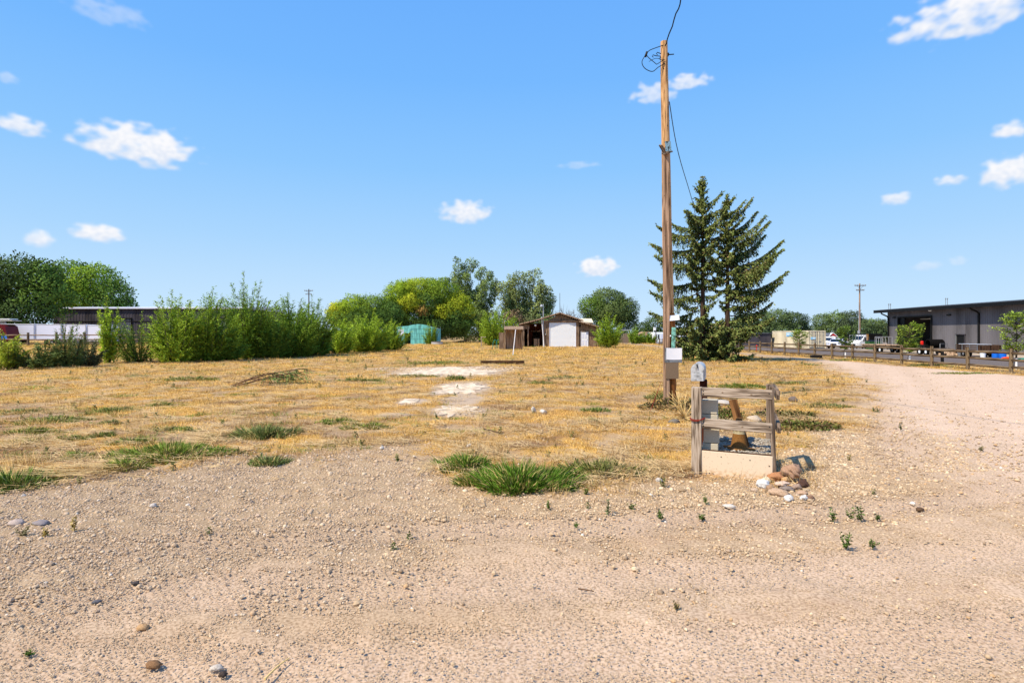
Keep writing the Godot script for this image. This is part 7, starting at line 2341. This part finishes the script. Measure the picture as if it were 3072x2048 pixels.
func make_middle_buildings() -> void:
	rng.seed = 1010
	var t := thing("teal_shed", "faded teal shed with an arched top and a dark doorway", "shed", on(Vector3(-20.35, 0, -100.0)))
	var poly := PackedVector2Array([Vector2(0, 0), Vector2(0, 3.1), Vector2(1.6, 3.2)])
	for i in 11:
		var u := i / 10.0
		poly.append(Vector2(1.8 + u * 4.6, 3.2 + 0.45 * sin(u * PI) - 0.25 * u))
	poly.append(Vector2(7.0, 2.75))
	poly.append(Vector2(7.0, 0))
	poly.append(Vector2(2.45, 0))
	poly.append(Vector2(2.45, 1.95))
	poly.append(Vector2(1.35, 1.95))
	poly.append(Vector2(1.35, 0))
	add("front_wall", prism(poly, 0.25), M.teal, t)
	var rear := PackedVector2Array()
	for i in range(0, 15):
		rear.append(poly[i] * Vector2(1, 0.99))
	rear.append(Vector2(7.0, 0))
	add("rear_body", box(Vector3(6.9, 2.7, 0.2)), M.teal, t, Vector3(3.5, 1.35, -6.0))
	for x in [0.1, 6.9]:
		add("side_wall", box(Vector3(0.2, 2.75, 5.8)), M.teal, t, Vector3(x, 1.37, -3.1))
	add("roof", prism(PackedVector2Array([Vector2(0, 2.74), Vector2(0, 3.0), Vector2(2.0, 3.1), Vector2(4.1, 3.5), Vector2(6.2, 3.05), Vector2(7.0, 2.74)]), 5.9), M.roof_grey, t, Vector3(0, 0, -0.26))
	for k in 11:
		add("wall_batten", bevel_box(Vector3(0.04, 2.6, 0.03), 0.008), M.teal, t, Vector3(2.7 + k * 0.4, 1.35, 0.012))
	for y in [0.9, 1.9, 2.7]:
		add("wall_seam", bevel_box(Vector3(4.4, 0.03, 0.02), 0.006), M.teal_paint, t, Vector3(4.75, y, 0.01))
	add("white_board", bevel_box(Vector3(0.95, 1.2, 0.04), 0.01), M.white, t, Vector3(0.75, 2.0, 0.02))
	# round metal trough
	var ring := thing("metal_trough", "low round galvanised stock tank in the dry grass", "stock tank", on(Vector3(-12.75, 0, -96.33)))
	add("side", lathe([Vector2(0.95, 0.0), Vector2(0.98, 0.05), Vector2(0.98, 0.46), Vector2(1.02, 0.5), Vector2(0.96, 0.5), Vector2(0.94, 0.08)], 26), M.galv, ring)
	add("bottom", lathe([Vector2(0.0, 0.06), Vector2(0.95, 0.06)], 26), M.dark, ring)
	add("rust_band", lathe([Vector2(0.985, 0.40), Vector2(0.995, 0.44), Vector2(0.985, 0.47)], 26), M.barn_red, ring)
	# pole fences far back
	for q in [["grey pole fence far back, left of the gap by the trees", -19.5, -15.2], ["grey pole fence far back, right of the gap by the trees", -11.9, -8.0]]:
		var f := thing("pole_fence", q[0], "fence", on(Vector3(0, 0, -150)), 0.0, "pole fences far back")
		var x: float = q[1]
		while x <= q[2] + 0.1:
			add("fence_post", rod(Vector3(x, 0, 0), Vector3(x, 1.2, 0), 0.1, 6), M.grey_wood, f)
			if x + 1.9 <= q[2] + 0.6:
				for h in [0.45, 1.0]:
					var r := add("rail", rod(Vector3(0, -1.05, 0), Vector3(0, 1.05, 0), 0.06, 6), M.grey_wood, f, Vector3(x + 1.0, h, 0))
					r.rotation.z = PI / 2
			x += 2.05
	var dp := thing("dirt_pile", "low dark heap of dirt and boards before the far pole fence", "dirt pile", on(Vector3(-10.66, 0, -120)))
	add("heap", rock_mesh(1.6, 0.42, 0.8, 31, 0.3, 12), M.dark_timber, dp)
	add("board", bevel_box(Vector3(0.9, 0.06, 0.2), 0.01), M.grey_wood, dp, Vector3(0.4, 0.36, 0.5), Vector3(0, 0.3, 0.2))
	var gp := thing("gate_post", "grey wooden post with a short arm beside the broad light green bush", "post", on(Vector3(-4.23, 0, -78.11)))
	add("post", bevel_box(Vector3(0.14, 1.5, 0.14), 0.015), M.grey_wood, gp, Vector3(0, 0.65, 0))
	add("arm", bevel_box(Vector3(0.6, 0.09, 0.08), 0.01), M.grey_wood, gp, Vector3(0.32, 1.33, 0))
	# hose rack
	var hr := thing("hose_rack", "teal metal hoop frame standing left of the plywood shelter", "frame", on(Vector3(-1.75, 0, -64.6)))
	for x in [-0.18, 0.2]:
		add("hoop", tube(smooth_path([Vector3(x - 0.28, 0, 0), Vector3(x - 0.22, 0.8, 0), Vector3(x, 1.12, 0), Vector3(x + 0.2, 0.8, 0), Vector3(x + 0.26, 0, 0)], 4), taper(17, 0.035, 0.035), 6), M.teal_paint, hr)
	add("brace", rod(Vector3(-0.45, 0.35, 0), Vector3(0.45, 0.35, 0), 0.03, 6), M.teal_paint, hr)
	# plywood shelter
	var s := thing("plywood_shelter", "small brown plywood shelter with a sloping pinkish roof before the barn", "shelter", on(Vector3(0.2, 0, -64.2)))
	add("back_panel", ribbed(1.94, 2.28, 0.2, 0.015, 0.12), M.tan_wood, s, Vector3(-0.97, 0, -0.75))
	for q in [[-1.0, M.tan_wood], [1.0, M.tan_wood]]:
		add("side_panel", bevel_box(Vector3(0.05, 2.3, 0.95), 0.006), M.tan_wood, s, Vector3(q[0], 1.15, -0.3))
		add("corner_stud", bevel_box(Vector3(0.1, 2.3, 0.09), 0.008), M.barn_trim, s, Vector3(q[0] * 0.95, 1.15, 0.16))
	add("roof", bevel_box(Vector3(2.2, 0.06, 1.3), 0.01), M.barn_trim, s, Vector3(0, 2.45, -0.28), Vector3(0.28, 0, 0))
	add("fascia", bevel_box(Vector3(2.14, 0.12, 0.05), 0.008), M.barn_trim, s, Vector3(0, 2.26, 0.28))
	add("left_wing", bevel_box(Vector3(0.62, 1.92, 0.05), 0.006), M.barn_wood, s, Vector3(-1.36, 0.96, 0.0), Vector3(0, 0.12, 0))
	add("tall_stake", bevel_box(Vector3(0.05, 3.3, 0.05), 0.008), M.grey_wood, s, Vector3(-1.08, 1.65, -0.4))
	var wp := thing("white_pipe", "white pipe standing tilted in the grass before the plywood shelter", "pipe", on(Vector3(0.07, 0, -46.61)))
	add("pipe", rod(Vector3(0, -0.1, 0), Vector3(0.23, 2.05, -0.3), 0.035, 8), M.paper, wp)
	add("cap", lathe([Vector2(0.04, -0.03), Vector2(0.04, 0.03), Vector2(0.0, 0.035)], 8), M.paper, wp, Vector3(0.23, 2.06, -0.3))
	_barn()
	# things to the right of the barn
	var ph := thing("play_house", "grey timber play house on a plank platform past the barn", "play house", on(Vector3(22.53, 0, -112)))
	for k in 5:
		add("platform_board", bevel_box(Vector3(2.6, 0.22, 1.8), 0.02), M.grey_wood_dark, ph, Vector3(0, 0.14 + k * 0.24, 0))
	for x in [-0.55, 0.55]:
		add("stud", bevel_box(Vector3(0.1, 1.3, 0.1), 0.01), M.grey_wood, ph, Vector3(x, 1.9, 0.5))
	add("wall", bevel_box(Vector3(1.2, 0.7, 0.08), 0.01), M.grey_wood_dark, ph, Vector3(0, 1.55, 0.5))
	add("roof", bevel_box(Vector3(1.5, 0.1, 1.4), 0.01), M.galv, ph, Vector3(0, 2.6, 0))
	var wb := thing("white_box", "small white box in the grass beside the play house", "box", on(Vector3(22.93, 0, -108)))
	add("box", bevel_box(Vector3(0.6, 0.32, 0.4), 0.03), M.white_clean, wb, Vector3(0, 0.16, 0))
	add("lid", bevel_box(Vector3(0.64, 0.05, 0.44), 0.02), M.white, wb, Vector3(0, 0.34, 0))
	var th := thing("tan_roofed_house", "low far house with a tan roof behind the round bush", "house", on(Vector3(31.92, 0, -135)))
	add("walls", bevel_box(Vector3(5.0, 1.9, 4.0), 0.02), M.white, th, Vector3(0, 0.95, 0))
	add("roof", prism(PackedVector2Array([Vector2(-2.8, 0), Vector2(-0.6, 0.85), Vector2(0.6, 0.85), Vector2(2.8, 0)]), 4.6), M.tan_wood, th, Vector3(0, 1.85, 2.3))
	var cv := thing("caravan", "white caravan with two dark windows behind the wooden pole", "caravan", on(Vector3(29.56, 0, -115)))
	add("body", bevel_box(Vector3(3.2, 2.1, 5.0), 0.12), M.white_clean, cv, Vector3(0.5, 1.4, -1.5))
	for x in [-0.55, -0.05]:
		var wf := add("window", bevel_box(Vector3(0.34, 0.95, 0.04), 0.02), M.galv, cv, Vector3(x, 1.55, 1.01))
		add("pane", box(Vector3(0.26, 0.85, 0.02)), M.glass, wf, Vector3(0, 0, 0.02))
	add("vent_pipe", rod(Vector3(-0.95, 2.4, 0.6), Vector3(-0.95, 2.85, 0.6), 0.06, 6), M.white_clean, cv)
	add("door", bevel_box(Vector3(0.5, 1.6, 0.04), 0.02), M.white, cv, Vector3(0.7, 1.25, 1.01))
	for sgn in [-1.0, 1.0]:
		wheel(cv, Vector3(0.5 + sgn * 1.3, 0.35, -1.5), 0.35, 0.2, M.steel)
	var bh := thing("bird_house_post", "white bird house with a flat roof on a post beside the caravan", "bird house", on(Vector3(26.94, 0, -106)))
	add("post", bevel_box(Vector3(0.14, 3.0, 0.14), 0.01), M.grey_wood_dark, bh, Vector3(0, 1.5, 0))
	add("house", bevel_box(Vector3(0.42, 0.62, 0.4), 0.03), M.white_clean, bh, Vector3(-0.25, 2.85, 0.1))
	add("roof", bevel_box(Vector3(0.75, 0.06, 0.6), 0.01), M.galv, bh, Vector3(-0.12, 3.22, 0.05), Vector3(0, 0, -0.08))
	make_car("pickup_truck", "silver pickup parked behind a low wooden rail, past the wooden pole", "pickup", on(Vector3(29.40, 0, -98)), 0.15, M.galv, "pickup")
	var lr := thing("low_rail", "low wooden rail before the silver pickup", "fence", on(Vector3(27.92, 0, -92)))
	for x in [-2.2, -0.7, 0.9, 2.3]:
		add("fence_post", bevel_box(Vector3(0.12, 1.1, 0.12), 0.01), M.barn_wood, lr, Vector3(x, 0.55, 0))
	for h in [0.45, 0.95]:
		add("rail", bevel_box(Vector3(4.7, 0.12, 0.06), 0.01), M.barn_wood, lr, Vector3(0.05, h, 0.09))


func _barn() -> void:
	# local axes: the barn's front left corner of its main part at x 0; front faces +z
	var t := thing("weathered_barn", "weathered brown board barn with a white roller door and two lean-tos", "barn", on(Vector3(4.38, 0, -78.0)))
	var L := 9.0
	# main front: boards round the roller door
	add("wall_boards", ribbed(0.78, 3.42, 0.26, 0.03, 0.25), M.barn_wood, t, Vector3(0, 0, 0))
	add("wall_boards", ribbed(0.42, 3.42, 0.21, 0.03, 0.25), M.barn_wood, t, Vector3(4.42, 0, 0))
	add("gable_wall", prism(PackedVector2Array([Vector2(0, 3.3), Vector2(2.15, 4.5), Vector2(4.84, 3.42), Vector2(4.84, 3.3)]), 0.1), M.barn_wood, t, Vector3(0, 0, -0.02))
	for k in 15:
		var x := 0.35 + k * 0.3
		var h: float = (lerpf(0.12, 1.15, x / 2.15) if x < 2.15 else lerpf(1.15, 0.12, (x - 2.15) / 2.69))
		if h > 0.15:
			add("gable_batten", bevel_box(Vector3(0.06, h, 0.035), 0.006), M.barn_wood, t, Vector3(x, 3.62 + h / 2 - 0.12, 0.0))
	add("header_beam", bevel_box(Vector3(0.2, 4.95, 0.1), 0.01), M.barn_trim, t, Vector3(2.44, 3.52, 0.06), Vector3(0, 0, PI / 2))
	add("king_post", bevel_box(Vector3(0.12, 0.85, 0.06), 0.01), M.barn_trim, t, Vector3(2.15, 4.02, 0.05))
	var rd := add("roller_door", ribbed(3.3, 3.3, 3.3, 0.03, 0.1), M.white_clean, t, Vector3(0.78, 0, -0.1))
	for k in 20:
		add("door_slat", bevel_box(Vector3(3.62, 0.15, 0.03), 0.012), M.white_clean, rd, Vector3(1.81, 0.1 + k * 0.166, 0.05))
	add("door_track", bevel_box(Vector3(0.07, 3.3, 0.1), 0.01), M.white, rd, Vector3(0.0, 1.65, 0.08))
	add("door_track", bevel_box(Vector3(0.07, 3.3, 0.1), 0.01), M.white, rd, Vector3(3.62, 1.65, 0.08))
	# sides and back
	for x in [0.05, 4.79]:
		add("side_wall", box(Vector3(0.1, 3.4, L)), M.barn_wood, t, Vector3(x, 1.7, -L / 2 - 0.06))
	add("back_wall", box(Vector3(11.4, 3.0, 0.1)), M.barn_wood, t, Vector3(1.9, 1.5, -L - 0.1))
	# main roof, carried down over the left lean-to
	var roofs := [[Vector2(2.15, 4.66), Vector2(-0.75, 3.74)], [Vector2(-0.75, 3.74), Vector2(-3.4, 3.08)], [Vector2(2.15, 4.66), Vector2(5.42, 3.58)], [Vector2(4.84, 3.46), Vector2(7.85, 2.68)]]
	for r in roofs:
		var a: Vector2 = r[0]
		var b: Vector2 = r[1]
		var mid := (a + b) / 2
		var ang := atan2(b.y - a.y, b.x - a.x)
		if b.x < a.x:
			ang = atan2(a.y - b.y, a.x - b.x)
		var ln := (a - b).length()
		var o := add("roof", bevel_box(Vector3(ln, 0.06, L + 0.8), 0.01), M.roof_grey, t, Vector3(mid.x, mid.y + 0.06, -L / 2 + 0.1), Vector3(0, 0, ang))
		add("roof_edge", bevel_box(Vector3(ln, 0.17, 0.06), 0.01), M.barn_trim, o, Vector3(0, -0.06, L / 2 + 0.43))
		for k in 6:
			add("rafter", bevel_box(Vector3(ln * 0.96, 0.13, 0.06), 0.008), M.barn_red, o, Vector3(0, -0.10, L / 2 - 0.2 - k * 1.7))
	# left lean-to: open front, boarded wall set back with a doorway
	var zb := -3.2
	add("lean_post", bevel_box(Vector3(0.14, 3.1, 0.14), 0.01), M.barn_wood, t, Vector3(-2.15, 1.55, -0.1))
	add("lean_post", bevel_box(Vector3(0.14, 3.1, 0.14), 0.01), M.barn_wood, t, Vector3(-2.75, 1.5, -0.1))
	add("lean_wall", ribbed(0.66, 2.8, 0.22, 0.03, 0.25), M.barn_red, t, Vector3(-2.1, 0, zb))
	add("lean_wall", ribbed(0.5, 2.6, 0.25, 0.03, 0.25), M.barn_red, t, Vector3(-0.34, 0, zb))
	add("lean_wall", ribbed(2.3, 1.1, 0.25, 0.03, 0.25), M.barn_red, t, Vector3(-2.1, 2.15, zb))
	add("outer_wall", box(Vector3(0.08, 2.9, L)), M.barn_wood, t, Vector3(-2.9, 1.45, -L / 2 - 0.3))
	add("fascia_boards", ribbed(0.85, 0.6, 0.2, 0.03, 0.25), M.barn_wood, t, Vector3(-2.85, 2.45, -0.05))
	add("door_lintel", bevel_box(Vector3(1.5, 0.08, 0.1), 0.008), M.barn_trim, t, Vector3(-0.95, 2.16, zb + 0.08))
	add("knee_brace", bevel_box(Vector3(0.9, 0.09, 0.08), 0.008), M.barn_trim, t, Vector3(-0.4, 2.3, -1.6), Vector3(0, 0, 0.5))
	var rl := add("round_lamp", lathe([Vector2(0.0, -0.02), Vector2(0.14, -0.02), Vector2(0.13, 0.05), Vector2(0.0, 0.08)], 14), M.paper, t, Vector3(-1.15, 2.95, -0.3), Vector3(PI / 2, 0, 0))
	rl.set_meta("label", "pale round lamp hung under the lean-to roof")
	# right lean-to
	add("wall_boards", ribbed(0.32, 3.25, 0.16, 0.03, 0.25), M.barn_wood, t, Vector3(4.86, 0, -0.25))
	add("wall_boards", ribbed(1.0, 1.1, 0.25, 0.03, 0.25), M.barn_wood, t, Vector3(5.17, 2.12, -0.25))
	add("wall_boards", ribbed(1.35, 2.55, 0.225, 0.03, 0.25), M.barn_wood, t, Vector3(6.14, 0, -0.25))
	add("wall_top", prism(PackedVector2Array([Vector2(6.14, 2.5), Vector2(6.14, 3.06), Vector2(7.49, 2.7), Vector2(7.49, 2.5)]), 0.06), M.barn_wood, t, Vector3(0, 0, -0.24))
	add("side_wall", box(Vector3(0.08, 2.6, L)), M.barn_wood, t, Vector3(7.5, 1.3, -L / 2 - 0.3))
	var dr := add("door", bevel_box(Vector3(0.9, 2.02, 0.05), 0.01), M.white_clean, t, Vector3(5.64, 1.02, -0.22))
	for q in [[-0.2, 0.5], [0.2, 0.5], [-0.2, -0.45], [0.2, -0.45]]:
		add("door_panel", bevel_box(Vector3(0.28, 0.7, 0.02), 0.008), M.white, dr, Vector3(q[0], q[1], 0.03))
	add("handle", rock_mesh(0.035, 0.035, 0.035, 3, 0.0, 6), M.steel, dr, Vector3(0.36, 0.0, 0.06))
	for x in [5.16, 6.12]:
		add("door_frame", bevel_box(Vector3(0.07, 2.1, 0.08), 0.008), M.white, t, Vector3(x, 1.05, -0.2))
	add("door_frame", bevel_box(Vector3(1.03, 0.08, 0.08), 0.008), M.barn_trim, t, Vector3(5.64, 2.1, -0.2))
	add("vent_hole", bevel_box(Vector3(0.24, 0.26, 0.05), 0.01), M.dark, t, Vector3(5.02, 2.9, -0.2))
	add("switch_box", bevel_box(Vector3(0.1, 0.2, 0.06), 0.01), M.galv, t, Vector3(0.25, 1.72, 0.06))
	# meter mast and lamp arm at the left corner
	var mast := add("meter_mast", rod(Vector3(0, 0, 0), Vector3(0, 5.85, 0), 0.06, 8), M.galv, t, Vector3(-0.08, 0, 0.15))
	add("yard_lamp", lathe([Vector2(0.0, -0.16), Vector2(0.2, -0.14), Vector2(0.17, 0.06), Vector2(0.07, 0.16), Vector2(0.0, 0.17)], 12), M.galv, mast, Vector3(-0.25, 5.65, 0.1))
	add("arm", rod(Vector3(-0.2, 5.55, 0.08), Vector3(-0.55, 4.75, 0.05), 0.02, 5), M.steel, mast)
	add("leaning_pipe", rod(Vector3(0.02, 0, 0.3), Vector3(-0.32, 4.1, 0.25), 0.055, 8), M.paper, t)
	# bin and clutter in the lean-to
	var cr := thing("wooden_crate", "slatted wooden crate standing in the barn's open lean-to", "crate", on(Vector3(3.45, 0, -79.4)))
	for k in 4:
		add("slat", bevel_box(Vector3(0.78, 0.2, 0.03), 0.008), M.tan_wood, cr, Vector3(0, 0.14 + k * 0.26, 0.36))
		add("slat", bevel_box(Vector3(0.03, 0.2, 0.7), 0.008), M.tan_wood, cr, Vector3(-0.38, 0.14 + k * 0.26, 0))
	for x in [-0.34, 0.34]:
		add("corner_stud", bevel_box(Vector3(0.08, 1.08, 0.06), 0.008), M.barn_trim, cr, Vector3(x, 0.54, 0.32))
	add("top_frame", bevel_box(Vector3(0.86, 0.06, 0.8), 0.01), M.barn_trim, cr, Vector3(0, 1.1, 0))
	# radio mast behind
	var am := thing("antenna_mast", "thin grey antenna mast rising behind the barn's ridge", "antenna", on(Vector3(7.77, 0, -92)))
	add("mast", rod(Vector3(0, 0, 0), Vector3(0, 8.4, 0), 0.045, 6), M.steel, am)
	add("guy_ring", lathe([Vector2(0.06, 5.0), Vector2(0.07, 5.08)], 8), M.dark, am)
	# pale roofed shed behind
	var pr := thing("pale_roofed_shed", "shed with a pale cream roof showing behind the barn's lean-to", "shed", on(Vector3(12.59, 0, -96)))
	add("walls", bevel_box(Vector3(2.2, 3.7, 4.0), 0.02), M.barn_wood, pr, Vector3(0, 1.85, -2.2))
	add("roof", prism(PackedVector2Array([Vector2(0.2, 3.68), Vector2(-2.2, 4.45), Vector2(-4.6, 3.68)]), 2.4), M.cream, pr, Vector3(-1.2, 0, 0), Vector3(0, -PI / 2, 0))
